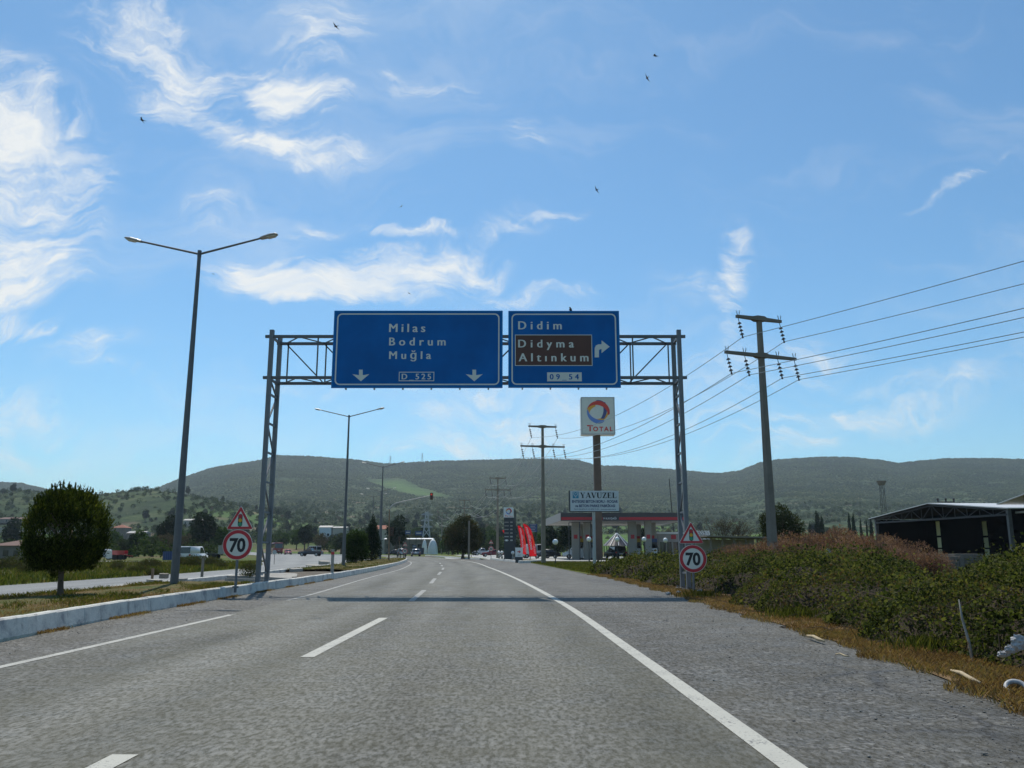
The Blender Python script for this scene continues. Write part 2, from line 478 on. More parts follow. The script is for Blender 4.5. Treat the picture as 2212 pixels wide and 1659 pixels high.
# ------------------------------------------------------------------ road surfaces
ROUGH = (.53, .74)
def road_mat(name, base, dark, speck=1.0, coarse=0.0, streak=True):
    m = bpy.data.materials.new(name); m.use_nodes = True
    t = NT(m.node_tree); b = m.node_tree.nodes['Principled BSDF']
    g = t.new('ShaderNodeNewGeometry').outputs['Position']
    big = t.noise(t.mapping(g, scale=(0.55, 0.10, 1)), 1.0, 6, 0.62, 0.6)
    mid = t.noise(g, 1.6, 6, 0.68)
    c = t.ramp(t.math('ADD', t.math('MULTIPLY', big, .7), t.math('MULTIPLY', mid, .3)), [(.34, dark), (.50, base), (.66, tuple(k * 1.28 for k in base))])
    if streak:
        st = t.noise(t.mapping(g, scale=(5.5, 0.16, 1)), 1.0, 5, 0.65)
        c = t.mix(t.smooth(st, .56, .74, 0, .35), c, tuple(k * 1.5 for k in base))
        c = t.mix(t.smooth(st, .44, .28, 0, .35), c, tuple(k * .75 for k in dark))
    fine = t.noise(g, 55, 3, 0.8)
    c = t.mix(t.smooth(fine, .56, .70, 0, .55 * speck), c, tuple(min(1, k * 2.3) for k in base))
    c = t.mix(t.smooth(fine, .44, .32, 0, .75 * speck), c, tuple(k * .45 for k in dark))
    if coarse:
        v = t.new('ShaderNodeTexVoronoi'); t.l.new(g, v.inputs['Vector']); v.inputs['Scale'].default_value = 28
        sc = t.new('ShaderNodeSeparateColor'); t.l.new(v.outputs['Color'], sc.inputs[0])
        pt = t.smooth(t.noise(g, .9, 5, .7), .40, .60)
        c = t.mix(t.math('MULTIPLY', t.smooth(sc.outputs[0], .55, .95, 0, coarse), pt), c, (.27, .26, .235))
        c = t.mix(t.math('MULTIPLY', t.smooth(sc.outputs[1], .5, .95, 0, coarse), pt), c, (.045, .043, .042))
        ck = t.new('ShaderNodeTexVoronoi', feature='DISTANCE_TO_EDGE'); t.l.new(t.vmath('ADD', g, t.vmath('SCALE', t.new('ShaderNodeTexNoise').outputs['Color'], scale=.0)), ck.inputs['Vector']); ck.inputs['Scale'].default_value = .55
        c = t.mix(t.math('MULTIPLY', t.smooth(ck.outputs[0], .035, .0), t.smooth(t.noise(g, .35, 3), .5, .62, 0, .7)), c, (.03, .03, .03))
    t.l.new(c, b.inputs['Base Color'])
    g1_ = t.noise(t.mapping(g, scale=(1, .42, 1)), 26, 2, .6); g2_ = t.noise(t.mapping(g, scale=(1, .40, 1)), 11, 3, .7)
    c = t.mix(t.smooth(g1_, .53, .66, 0, .24 * speck), c, tuple(min(1, k * 1.9) for k in base)); c = t.mix(t.smooth(g1_, .47, .34, 0, .30 * speck), c, tuple(k * .5 for k in dark))
    c = t.mix(t.smooth(g2_, .46, .33, 0, .26), c, tuple(k * .7 for k in dark)); c = t.mix(t.smooth(g2_, .56, .70, 0, .18), c, tuple(k * 1.5 for k in base))
    if streak:                                            # wheel-polished paths and the darker strips between them
        ac = t.new('ShaderNodeAttribute', attribute_name='across').outputs['Fac']
        sn = t.math('SINE', t.math('MULTIPLY', t.math('ADD', ac, t.math('MULTIPLY', t.math('SUBTRACT', big, .5), .10)), 25.1))
        patchy = t.smooth(t.noise(t.mapping(g, (2, 7, 0), scale=(.5, .07, 1)), 1.0, 4, .6), .36, .6)
        c = t.mix(t.math('MULTIPLY', t.smooth(sn, .1, 1.0, 0, .75), patchy), c, tuple(k * 1.55 for k in base)); c = t.mix(t.math('MULTIPLY', t.smooth(sn, -.1, -1.0, 0, .70), patchy), c, tuple(k * .8 for k in dark))
        cr = t.new('ShaderNodeTexVoronoi', feature='DISTANCE_TO_EDGE'); t.l.new(t.vmath('ADD', t.mapping(g, scale=(.62, .16, 1)), t.vmath('SCALE', t.new('ShaderNodeTexNoise').outputs['Color'], scale=0.0)), cr.inputs['Vector']); cr.inputs['Scale'].default_value = 1.0
        wob = t.noise(g, 3.5, 4, .7)
        c = t.mix(t.math('MULTIPLY', t.smooth(t.math('ADD', cr.outputs[0], t.math('MULTIPLY', t.math('SUBTRACT', wob, .5), .05)), .012, .0), t.smooth(t.noise(g, .16, 3), .50, .58, 0, .75)), c, (.022, .021, .019))
    wide = t.noise(t.mapping(g, (4, 0, 0), (0, 0, .25), (.42, .13, 1)), 1.0, 3, .55)
    c = t.mix(t.smooth(wide, .50, .36, 0, .80), c, tuple(k * .72 for k in dark)); c = t.mix(t.smooth(wide, .54, .70, 0, .55), c, tuple(k * 1.35 for k in base))
    t.l.new(t.smooth(mid, .3, .7, ROUGH[0], ROUGH[1]), b.inputs['Roughness']); t.l.new(t.math('MULTIPLY', t.smooth(g1_, .36, .64, .06, .55), t.smooth(g2_, .3, .7, .45, 1.25)) if not streak else t.math('MULTIPLY', t.math('MULTIPLY', t.smooth(g1_, .36, .64, .06, .55), t.smooth(g2_, .3, .7, .45, 1.25)), t.math('ADD', 1.0, t.math('MULTIPLY', t.math('MULTIPLY', sn, patchy), .45))), b.inputs['Specular IOR Level'])
    bn = t.new('ShaderNodeBump'); bn.inputs['Strength'].default_value = .5 + .4 * coarse; bn.inputs['Distance'].default_value = .012
    t.l.new(t.math('ADD', fine, t.math('MULTIPLY', mid, 1.5)), bn.inputs['Height']); t.l.new(bn.outputs[0], b.inputs['Normal'])
    M[name] = m
road_mat('asphalt', (.098, .094, .072), (.056, .053, .041), 1.0)
road_mat('gravelly asphalt', (.076, .071, .056), (.038, .035, .028), 1.6, .5, False)
road_mat('pale asphalt', (.185, .187, .178), (.14, .14, .132), .8)
road_mat('pale concrete', (.34, .335, .31), (.25, .245, .225), .6)

def paint_mat(name, col, wear):
    m = bpy.data.materials.new(name); m.use_nodes = True
    t = NT(m.node_tree); b = m.node_tree.nodes['Principled BSDF']
    g = t.new('ShaderNodeNewGeometry').outputs['Position']
    w = t.math('ADD', t.math('MULTIPLY', t.noise(g, 38, 4, .75), .65), t.math('MULTIPLY', t.noise(g, 3, 4, .6), .35))
    c = t.mix(t.smooth(w, wear, wear + .08), col, (.13, .13, .125))
    c = t.mix(t.smooth(t.noise(g, 1.2, 5, .65), .45, .75, 0, .35), c, (.22, .21, .19))
    t.l.new(c, b.inputs['Base Color']); b.inputs['Roughness'].default_value = .7
    M[name] = m
paint_mat('road paint', (.43, .42, .36), .535)
paint_mat('left paint', (.40, .39, .34), .525)
paint_mat('worn paint', (.30, .295, .265), .49)

def catmull(pts, n=8):
    """smooth run through plan points"""
    P = [Vector((*p, 0)) if len(p) == 2 else Vector(p) for p in pts]
    out = []
    for i in range(len(P) - 1):
        a, b, c, d = P[max(i - 1, 0)], P[i], P[i + 1], P[min(i + 2, len(P) - 1)]
        for k in range(n):
            s = k / n
            out.append(0.5 * ((2 * b) + (c - a) * s + (2 * a - 5 * b + 4 * c - d) * s * s + (3 * b - a - 3 * c + d) * s ** 3))
    out.append(P[-1])
    return out
def zed(x, y, lift): return float(terrain(x, y)) + lift
def strip(name, left, right, material, lift=0.0, n=8, cols=1):
    """surface between two runs (same number of points)"""
    L, Rr = catmull(left, n), catmull(right, n); b = MB()
    vs = []
    for p, q in zip(L, Rr):
        for k in range(cols + 1):
            r = p.lerp(q, k / cols); vs.append((r.x, r.y, zed(r.x, r.y, lift)))
    w = cols + 1
    b.add(vs, [(i * w + k, i * w + k + 1, (i + 1) * w + k + 1, (i + 1) * w + k) for i in range(len(L) - 1) for k in range(cols)])
    o = b.build(name, material)
    at_ = o.data.attributes.new('across', 'FLOAT', 'POINT'); at_.data.foreach_set('value', [k / cols for _ in L for k in range(w)])
    return struct(o)
def offset_run(run, d):
    out = []
    for i, p in enumerate(run):
        a = run[min(i + 1, len(run) - 1)] - run[max(i - 1, 0)]
        nrm = Vector((a.y, -a.x, 0)).normalized()
        out.append(p + nrm * d)
    return out
def line(name, pts, w, material, lift, n=8):
    """painted line of width w along a run"""
    run = catmull(pts, n); b = MB()
    A, B = offset_run(run, -w / 2), offset_run(run, w / 2)
    vs = [(p.x, p.y, zed(p.x, p.y, lift)) for pr in zip(A, B) for p in pr]
    b.add(vs, [(2 * i, 2 * i + 1, 2 * i + 3, 2 * i + 2) for i in range(len(run) - 1)])
    return struct(b.build(name, material))

LINE_R = [(1.95, -12), (1.85, 0), (1.72, 5), (1.57, 11.3), (1.27, 21), (.55, 34), (-.35, 47), (-1.54, 62), (-4.2, 92), (-9.0, 124), (-13.6, 150), (-21, 180), (-32.5, 217), (-49, 248), (-72, 281)]
LINE_L = [(-5.9, -12), (-5.9, 0), (-5.95, 6), (-5.87, 12), (-5.84, 18), (-6.15, 27), (-6.9, 40), (-8.0, 62), (-11.2, 93), (-17.0, 124), (-22, 150), (-29, 182), (-40.5, 220), (-56, 251), (-79, 285)]
KERB_R = [(-7.05, -12), (-7.1, 0), (-7.2, 6), (-7.4, 12), (-7.7, 16.5), (-7.85, 21), (-7.95, 27), (-8.15, 40), (-9.1, 60), (-10.6, 82), (-13.0, 106), (-14.3, 114)]
KERB_L = [(-11.2, -12), (-11.3, 0), (-11.4, 8), (-11.5, 14), (-11.6, 19), (-11.8, 27), (-12.2, 38), (-12.8, 50), (-13.8, 67), (-15.6, 88), (-16.2, 106), (-15.6, 114)]
EDGE_R = [(4.0, -12), (4.05, 0), (4.2, 6.8), (4.5, 9.7), (4.75, 14.4), (4.7, 19.5), (4.85, 25.5), (4.6, 40), (4.1, 47), (2.9, 70), (.9, 96), (-2.4, 112)]
strip('road', [p for p in LINE_L], [p for p in LINE_R], M['asphalt'], 0.0, 8, 12)
strip('road_shoulder', LINE_R[:10], [(4.8, -12), (4.85, 0), (4.9, 5), (5.3, 11.3), (5.5, 20), (5.5, 33), (4.7, 47), (3.8, 65), (1.5, 96), (-5.0, 128)], M['gravelly asphalt'], -0.002, 8, 3)
strip('road_margin', [(-7.0, -12), (-7.05, 0), (-7.15, 6), (-7.3, 12), (-7.75, 18), (-7.9, 27), (-8.1, 40), (-9.05, 62), (-11.8, 93), (-16.5, 125)], LINE_L[:10], M['gravelly asphalt'], -0.002, 8, 2)
OPP_R = [(-11.4, -12), (-11.5, 0), (-11.6, 8), (-11.7, 14), (-11.8, 19), (-12.0, 27), (-12.4, 38), (-13, 50), (-14, 67), (-16, 90), (-21, 120), (-26, 150), (-34, 184), (-47, 222), (-64, 256), (-88, 294), (-140, 345)]
OPP_L = [(-19.5, -12), (-19.4, 0), (-19.3, 8), (-19.2, 14), (-19.1, 19), (-19.0, 27), (-18.9, 38), (-18.7, 50), (-20, 67), (-27, 92), (-36, 122), (-44, 150), (-54, 184), (-68, 222), (-83, 260), (-106, 304), (-156, 360)]
strip('road', OPP_L, OPP_R, M['pale asphalt'], -0.004, 8, 2)
# the open crossing between the two carriageways and the side road to the right
strip('junction', [(-16, 96), (-18.5, 106), (-20.5, 116), (-22.5, 128)], [(-12.5, 96), (-14.0, 108), (-16, 118), (-18.6, 128)], M['asphalt'], -0.008, 8, 2)
strip('side_road', [(-7.0, 112), (-10, 130), (-12.5, 160), (-14, 200), (-14, 240)], [(1.5, 104), (.5, 130), (-.5, 160), (-1.0, 200), (0, 240)], M['pale concrete'], -0.006, 8, 2)
strip('forecourt', [(-1.5, 104), (-1.2, 120), (-1, 140), (0, 165)], [(44, 90), (46, 120), (48, 140), (50, 165)], M['pale concrete'], -0.0035, 6, 2)
# markings: solid edge lines, broken lane line
line('marking', LINE_R[:11], .17, M['road paint'], .004)
line('marking', [(-5.78, -12), (-5.78, 0), (-5.83, 6), (-5.75, 12), (-5.73, 17.6)], .13, M['left paint'], .004)
line('marking', [(-5.88, 22.5), (-6.03, 27), (-6.78, 40), (-7.88, 62), (-11.08, 93), (-16.88, 124)], .12, M['worn paint'], .004)
def lane_x(y):
    L = np.interp(y, [p[1] for p in LINE_L], [p[0] for p in LINE_L]); Rr = np.interp(y, [p[1] for p in LINE_R], [p[0] for p in LINE_R])
    return float(L * .53 + Rr * .47)
y = 4.3
for k, (a, b2) in enumerate([(3.2, 5.75), (10.75, 16.8), (22.2, 28.2), (33.8, 39.8), (45.4, 51.4), (57, 63), (69, 75), (81, 87), (93, 99)]):
    xs = (-2.53, -2.5) if k < 2 else (lane_x(a), lane_x(b2))
    mm = M['worn paint'] if k >= 2 else M['road paint']
    line('marking', [(xs[0], a), ((xs[0] + xs[1]) / 2, (a + b2) / 2), (xs[1], b2)], .17 if k < 2 else .16, mm, .004, 6)
line('marking', [(p[0] + .02, p[1]) for p in OPP_R[:9]], .22, M['road paint'], .003)
line('marking', [(p[0] + .25, p[1]) for p in OPP_L[:8]], .15, M['worn paint'], .003)

# ------------------------------------------------------------------ median strip and its kerbs
def soil_mat(name, stops, dry, wet):
    m = bpy.data.materials.new(name); m.use_nodes = True
    t = NT(m.node_tree); b = m.node_tree.nodes['Principled BSDF']
    g = t.new('ShaderNodeNewGeometry').outputs['Position']
    c = t.ramp(t.math('ADD', t.math('MULTIPLY', t.noise(g, .55, 5, .65), .6), t.math('MULTIPLY', t.noise(g, 9, 5, .75), .4)), stops)
    c = t.mix(t.smooth(t.noise(g, 45, 3, .8), .55, .72, 0, .35), c, dry); c = t.mix(t.smooth(t.noise(g, 30, 3, .8), .45, .3, 0, .7), c, wet)
    t.l.new(c, b.inputs['Base Color']); b.inputs['Roughness'].default_value = .95; b.inputs['Specular IOR Level'].default_value = .1
    bn = t.new('ShaderNodeBump'); bn.inputs['Strength'].default_value = .9; bn.inputs['Distance'].default_value = .05
    t.l.new(t.noise(g, 14, 6, .75), bn.inputs['Height']); t.l.new(bn.outputs[0], b.inputs['Normal'])
    M[name] = m
soil_mat('median soil', [(.36, (.20, .115, .06)), (.47, (.16, .115, .05)), (.55, (.095, .105, .032)), (.68, (.065, .095, .025))], (.28, .19, .10), (.045, .04, .02))
soil_mat('rubble soil', [(.35, (.10, .09, .075)), (.6, (.19, .16, .125))], (.30, .27, .22), (.05, .045, .04))
soil_mat('dry grass soil', [(.35, (.16, .095, .05)), (.5, (.25, .16, .085)), (.65, (.21, .165, .08))], (.36, .26, .15), (.06, .045, .03))
soil_mat('lawn', [(.35, (.07, .095, .02)), (.5, (.12, .135, .028)), (.7, (.17, .165, .04))], (.22, .20, .06), (.035, .05, .015))
def median(name, y0, y1, z, material):
    n = 26; b = MB(); vs = []; w = 7
    for i in range(n + 1):
        y = y0 + (y1 - y0) * i / n
        xr = np.interp(y, [p[1] for p in KERB_R], [p[0] for p in KERB_R]) - .16; xl = np.interp(y, [p[1] for p in KERB_L], [p[0] for p in KERB_L]) + .16
        for k in range(w):
            s = k / (w - 1); x = xl + (xr - xl) * s
            vs.append((x, y, z + .05 * math.sin(s * math.pi) + random.uniform(-.015, .02)))
    b.add(vs, [(i * w + k, i * w + k + 1, (i + 1) * w + k + 1, (i + 1) * w + k) for i in range(n) for k in range(w - 1)])
    return struct(b.build(name, material, smooth=True))
median('median_ground', -12, 27.6, .25, M['median soil'])
median('median_ground', 27.6, 47, .10, M['rubble soil'])
median('median_ground', 47, 113.4, .22, M['median soil'])

def kerb_mat():
    m = bpy.data.materials.new('kerb'); m.use_nodes = True
    t = NT(m.node_tree); b = m.node_tree.nodes['Principled BSDF']
    gg = t.new('ShaderNodeNewGeometry'); g = gg.outputs['Position']
    n = t.noise(g, 2.2, 6, .7); s = t.noise(t.mapping(g, scale=(1, 1, .25)), 5, 5, .7)
    c = t.ramp(n, [(.32, (.30, .30, .30)), (.46, (.55, .54, .49)), (.66, (.69, .67, .60))])
    c = t.mix(t.smooth(s, .56, .72, 0, .75), c, (.20, .19, .18)); c = t.mix(t.smooth(t.noise(g, 40, 3, .8), .60, .70, 0, .5), c, (.12, .11, .10))
    t.l.new(c, b.inputs['Base Color']); b.inputs['Roughness'].default_value = .85
    bn = t.new('ShaderNodeBump'); bn.inputs['Strength'].default_value = .5; bn.inputs['Distance'].default_value = .02
    t.l.new(t.noise(g, 12, 5, .7), bn.inputs['Height']); t.l.new(bn.outputs[0], b.inputs['Normal'])
    M['kerb'] = m
kerb_mat()
def kerb(name, pts, w, h, hs, seg=1.0, gap=.004, side=1):
    """kerbstones laid end to end along a run; hs(y) gives the height"""
    run = catmull(pts, 24); acc = [0.0]
    for p, q in zip(run, run[1:]): acc.append(acc[-1] + (q - p).length)
    def P(s):
        i = min(max(np.searchsorted(acc, s) - 1, 0), len(run) - 2); k = (s - acc[i]) / max(1e-9, acc[i + 1] - acc[i])
        return run[i].lerp(run[i + 1], k), (run[i + 1] - run[i]).normalized()
    b = MB(); s = 0.0
    while s < acc[-1] - .1:
        e = min(s + seg * random.uniform(.85, 1.1), acc[-1])
        (p, a), (q, c) = P(s + gap / 2), P(e - gap / 2)
        jog = random.uniform(-.004, .004); hh = hs(p.y) + random.uniform(-.008, .008); hh2 = hs(q.y) + random.uniform(-.008, .008)
        na, nb = Vector((a.y, -a.x, 0)), Vector((c.y, -c.x, 0))
        bev = .025
        prof = [(-w, -.1), (0, -.1), (.02, hh * .1), (-.015, hh - bev), (-.015 - bev, hh), (-w + bev, hh), (-w, hh - bev)]
        vs = []
        for pp, nn, h2 in ((p, na, hh), (q, nb, hh2)):
            for (o, zz) in prof:
                zz = zz if zz < hh * .5 else zz - hh + h2
                vs.append((pp.x + nn.x * side * (o + jog), pp.y + nn.y * side * (o + jog), zz))
        n = len(prof)
        fs = [(i, (i + 1) % n, n + (i + 1) % n, n + i) for i in range(n)] + [tuple(range(n))[::-1], tuple(range(n, 2 * n))]
        b.add(vs, fs); s = e
    return struct(b.build(name, M['kerb']))
kerb('kerb', KERB_R, .17, .3, lambda y: .31 if y < 15 else .31 - .07 * min(1, (y - 15) / 40), 1.05)
kerb('kerb', KERB_L, .17, .3, lambda y: .27, 1.0, side=-1)
kerb('kerb', [(-14.3, 114.05), (-14.7, 115), (-15.2, 115.0), (-15.55, 114.05)], .17, .25, lambda y: .25, .7)
# far median beyond the crossing, its kerbs and turf
FM_L = [(-21.5, 124), (-26, 150), (-34, 184), (-47, 222), (-64, 256), (-88, 294)]
FM_R = [(-18.5, 127), (-22.5, 150), (-29.5, 182), (-41, 220), (-57, 252), (-80, 286)]
strip('verge_island', [(-4.4, 115), (-8.6, 135), (-12.6, 155), (-18.6, 182)], [(-3.3, 117), (-6.0, 135), (-8.5, 155), (-12, 182)], M['lawn'], .14, 8, 2)
strip('far_median_ground', FM_L, FM_R, M['lawn'], .12, 8, 2)
kerb('kerb', [(-4.4, 115), (-8.6, 135), (-12.6, 155), (-18.6, 182)], .2, .2, lambda y: .2, 2.0, side=-1)
kerb('kerb', FM_L, .2, .2, lambda y: .2 + float(terrain(-60, y)), 2.0, side=-1)
# verge of dry grass right of the shoulder, lawn before the forecourt
strip('verge_ground', [(4.0, -12), (4.05, 0), (4.2, 6.8), (4.5, 9.7), (4.75, 14.4), (4.75, 19.5), (4.85, 25.5), (4.65, 40), (4.15, 46)], [(9, -12), (9, 0), (8, 6.8), (7.5, 9.7), (7, 14.4), (7, 19.5), (7, 25.5), (8, 40), (9, 46)], M['dry grass soil'], .012, 8, 2)
strip('lawn_ground', [(4.1, 46), (3.3, 62), (2.4, 78), (1.5, 90)], [(20, 46), (22, 62), (23, 78), (24, 90)], M['lawn'], .015, 8, 2)
strip('field_track', [(-120, 104), (-70, 100), (-45, 97), (-30, 93)], [(-120, 108), (-70, 104), (-45, 101), (-30, 97)], M['pale concrete'], .0, 8, 1)
# ================================================================== GANTRY, ROAD SIGNS, LAMPS, POWER LINE
mat('galvanised steel', (.17, .18, .19), .55, .3, .12, 5)
mat('painted steel', (.12, .122, .125), .5, .3, .15, 4)
mat('dark steel', (.045, .045, .048), .5, .4, .2, 5)
mat('aluminium back', (.42, .43, .44), .45, .5, .08, 4)
mat('sign blue', (.002, .125, .40), .6, 0, .22, .7, spec=.18)
mat('sign blue edge', (.004, .17, .46), .6, 0, .05, 1.2, spec=.18)
mat('sign brown', (.105, .042, .026), .6, 0, .12, 1.2)
mat('sign white', (.70, .70, .62), .45, 0, .05, 2)
mat('sign red', (.50, .025, .035), .42, 0, .08, 2)
mat('sign black', (.012, .012, .014), .5, 0, 0)
mat('signal amber', (.75, .36, .02), .4, 0, 0); mat('signal green', (.03, .30, .15), .4, 0, 0)
mat('concrete', (.215, .185, .145), .9, 0, .2, 1.6, .5, 20)
mat('pale stone', (.34, .32, .28), .9, 0, .2, 3, .6, 15)
mat('cable', (.42, .42, .42), .4, .7, 0)
mat('porcelain', (.05, .035, .035), .2, 0, .1)
mat('lamp housing', (.42, .42, .41), .45, .2, .08)
mat('lamp glass', (.62, .60, .54), .15, 0, .05)
XA, ZA = Vector((1, 0, 0)), Vector((0, 0, 1))

def rrect(x0, z0, x1, z1, r, n=6):
    pts = []
    for cx, cz, a0 in ((x1 - r, z1 - r, 0), (x0 + r, z1 - r, 90), (x0 + r, z0 + r, 180), (x1 - r, z0 + r, 270)):
        for k in range(n + 1):
            a = R(a0 + 90 * k / n); pts.append((cx + r * math.cos(a), cz + r * math.sin(a)))
    return pts

# ---------------- gantry over the carriageway
GY, GD = 28.0, 1.02
GL, GR = -8.32, 5.78
def make_gantry():
    root = thing('sign_gantry', 'grey steel lattice gantry spanning the road with two blue signs on it', 'gantry', (0, GY, 0))
    zt = at(598, 713, GY).z; zbt = at(650, 727, GY).z; zbb = at(650, 815.7, GY).z
    for gx, s in ((GL, 1), (GR, -1)):
        zb = -.1
        for yy, top in ((0, zt), (GD, at(611, 729, GY + GD).z)):
            b = MB(); b.box((gx, yy, (zb + top) / 2), (.14, .14, top - zb)); b.box((gx, yy, .13 if gx < 0 else .03), (.42, .42, .05))
            for dx in (-.15, .15):
                for dy in (-.15, .15): b.tube((gx + dx, yy + dy, .12 if gx < 0 else .04), (gx + dx, yy + dy, .22 if gx < 0 else .12), .018, n=6)
            b.build('post', M['galvanised steel'], root)
        b = MB(); z = .55; k = 0
        while z < zbb - .1:
            b.bar((gx, .09, z), (gx, GD - .09, z), .06)
            z2 = min(z + 1.0, zbb)
            a, c = ((.09, GD - .09) if k % 2 else (GD - .09, .09))
            b.bar((gx, a, z + .05), (gx, c, z2 - .05), .05); z = z2; k += 1
        for zz in (zbb - .03, zbt): b.bar((gx, .09, zz), (gx, GD - .09, zz - .0), .07)
        b.build('leg_bracing', M['galvanised steel'], root)
    for yy in (0, GD):
        for zz in (zbt, zbb):
            b = MB(); b.box(((GL + GR) / 2, yy, zz), (GR - GL + (.44 if yy == 0 else .2), .095, .095)); b.build('beam_chord', M['painted steel'], root)
    nb = 10; b = MB(); step = (GR - GL - .5) / nb
    for i in range(nb + 1):
        x = GL + .25 + step * i
        b.bar((x, 0, zbb + .05), (x, 0, zbt - .05), .045); b.bar((x + .06, GD, zbb + .05), (x + .06, GD, zbt - .05), .045)
        if i < nb:
            up = i < nb / 2
            b.bar((x + .03, GD - .0, zbt - .06 if up else zbb + .06), (x + step - .03, GD, zbb + .06 if up else zbt - .06), .045)
            for zz in (zbt, zbb):
                a, c = (GD - .05, .05)
                b.bar((x, a, zz), (x + step / 2, c, zz), .035); b.bar((x + step / 2, c, zz), (x + step, a, zz), .035)
    b.build('beam_bracing', M['painted steel'], root)
make_gantry()

SY = GY - .22                                     # face of the sign plates
def plane_pt(u, v): p = at(u, v, SY); return p.x, p.z
def sign_plate(name, label, u0, u1, v0, v1, ub=None):
    x0 = (plane_pt(u0, v0)[0] + plane_pt(ub or u0, v1)[0]) / 2; x1 = plane_pt(u1, v0)[0]
    z1, z0 = plane_pt((u0 + u1) / 2, v0)[1], plane_pt((u0 + u1) / 2, v1)[1]
    root = thing(name, label, 'road sign', ((x0 + x1) / 2, SY, z0), 0, 'signs hung on the gantry')
    o = root.location
    b = MB(); b.cur = 0
    b.prism([(x0 - o.x, 0), (x1 - o.x, 0), (x1 - o.x, z1 - z0), (x0 - o.x, z1 - z0)], (0, 0, 0), XA, ZA, .02)
    b.cur = 1
    b.box(((x1 - x0) / 2 + x0 - o.x, .045, (z1 - z0) / 2), (x1 - x0 - .01, .045, z1 - z0 - .01))
    n = int((x1 - x0) / .9)
    for k in range(n):
        b.box((x0 - o.x + (k + .5) * (x1 - x0) / n, .10, (z1 - z0) / 2 - .03), (.05, .09, z1 - z0 + .03))
    panel = b.build('panel', [M['sign blue'], M['aluminium back']], root)
    w, h = (x1 - x0) / 2, z1 - z0
    e = MB(); e.ring([(-w, 0), (w, 0), (w, h), (-w, h)], [(-w + .055, .055), (w - .055, .055), (w - .055, h - .055), (-w + .055, h - .055)], (0, -.003, 0), XA, ZA, .003)
    e.build('edge', M['sign blue edge'], root)
    r = MB(); r.ring(rrect(-w + .11, .10, w - .11, h - .10, .17), rrect(-w + .155, .145, w - .155, h - .145, .13), (0, -.004, 0), XA, ZA, .004)
    r.build('border', M['sign white'], root)
    return root, o
def lettering(root, o, body, u0, u1, vt, vb, m, bold=.020, name='lettering', dy=-.004):
    xa, za = plane_pt(u0, vb); xb, zt = plane_pt(u1, vt)
    b = MB(); h = zt - za
    for k, dx in enumerate((0, -.04, .04)): b.text(body, (xa - o.x + dx * h, dy - .0012 * k, za - o.z), XA, ZA, h, xb - xa, 0.0, .001)
    return b.build(name, m, root)
def local(o, pts): return [(plane_pt(u, v)[0] - o.x, plane_pt(u, v)[1] - o.z) for u, v in pts]
def make_signs():
    wm = M['sign white']
    root, o = sign_plate('direction_sign', 'wide blue sign reading Milas, Bodrum and Muğla above the left lanes', 721, 1086, 671, 838, 716.5)
    lettering(root, o, 'Milas', 841, 918.5, 698.6, 717.2, wm); lettering(root, o, 'Bodrum', 841, 962.4, 728.4, 746.2, wm); lettering(root, o, 'Muğla', 841, 931, 758, 775.4, wm)
    for uc in (779.5, 1024.5):
        P = local(o, [(uc - 4, 798.6), (uc - 4, 810.5), (uc - 18.3, 808.2), (uc, 823.6), (uc + 18.3, 808.2), (uc + 4, 810.5), (uc + 4, 798.6)])[::-1]
        b = MB(); b.prism(P, (0, -.004, 0), XA, ZA, .004); b.build('arrow', wm, root)
    q = local(o, [(861.3, 823.3), (938.2, 803.2)])
    b = MB(); (x0, z0), (x1, z1) = q
    b.ring([(x0, z0), (x1, z0), (x1, z1), (x0, z1)], [(x0 + .025, z0 + .025), (x1 - .025, z0 + .025), (x1 - .025, z1 - .025), (x0 + .025, z1 - .025)], (0, -.004, 0), XA, ZA, .004)
    b.build('route_frame', wm, root)
    lettering(root, o, 'D_525', 868, 931, 806.8, 819.4, wm, .012)
    root, o = sign_plate('direction_sign', 'narrower blue sign reading Didim with a brown panel and right turn arrow', 1098, 1337, 671.5, 837.5)
    lettering(root, o, 'Didim', 1120, 1212.7, 693.2, 711.4, wm)
    (x0, z0), (x1, z1) = local(o, [(1112.5, 790.3), (1278.6, 723)])
    b = MB(); b.prism([(x0, z0), (x1, z0), (x1, z1), (x0, z1)], (0, -.003, 0), XA, ZA, .003)
    bp = b.build('brown_panel', M['sign brown'], root)
    b = MB(); b.ring([(x0, z0), (x1, z0), (x1, z1), (x0, z1)], [(x0 + .022, z0 + .022), (x1 - .022, z0 + .022), (x1 - .022, z1 - .022), (x0 + .022, z1 - .022)], (0, -.0065, 0), XA, ZA, .003)
    b.build('panel_border', wm, bp)
    lettering(bp, o, 'Didyma', 1120, 1239, 733, 750.6, wm, dy=-.0075); lettering(bp, o, 'Altınkum', 1121, 1270.5, 762.4, 780.6, wm, dy=-.0075)
    P = local(o, [(1284.6, 772), (1284.6, 752), (1287.3, 746.2), (1292.5, 743.8), (1299.5, 743.5), (1299.5, 735.3), (1317, 749), (1299.5, 762.7), (1299.5, 754.2), (1295.5, 754.6), (1293.8, 757), (1293.8, 772)])[::-1]
    b = MB(); b.prism(P, (0, -.004, 0), XA, ZA, .004); b.build('arrow', wm, root)
    (x0, z0), (x1, z1) = local(o, [(1182, 823.6), (1256.5, 804.4)])
    b = MB(); b.prism([(x0, z0), (x1, z0), (x1, z1), (x0, z1)], (0, -.003, 0), XA, ZA, .003); rp = b.build('route_plate', wm, root)
    lettering(rp, o, '09_54', 1188, 1250, 807.6, 819.6, M['sign blue'], .012, dy=-.0065)
make_signs()

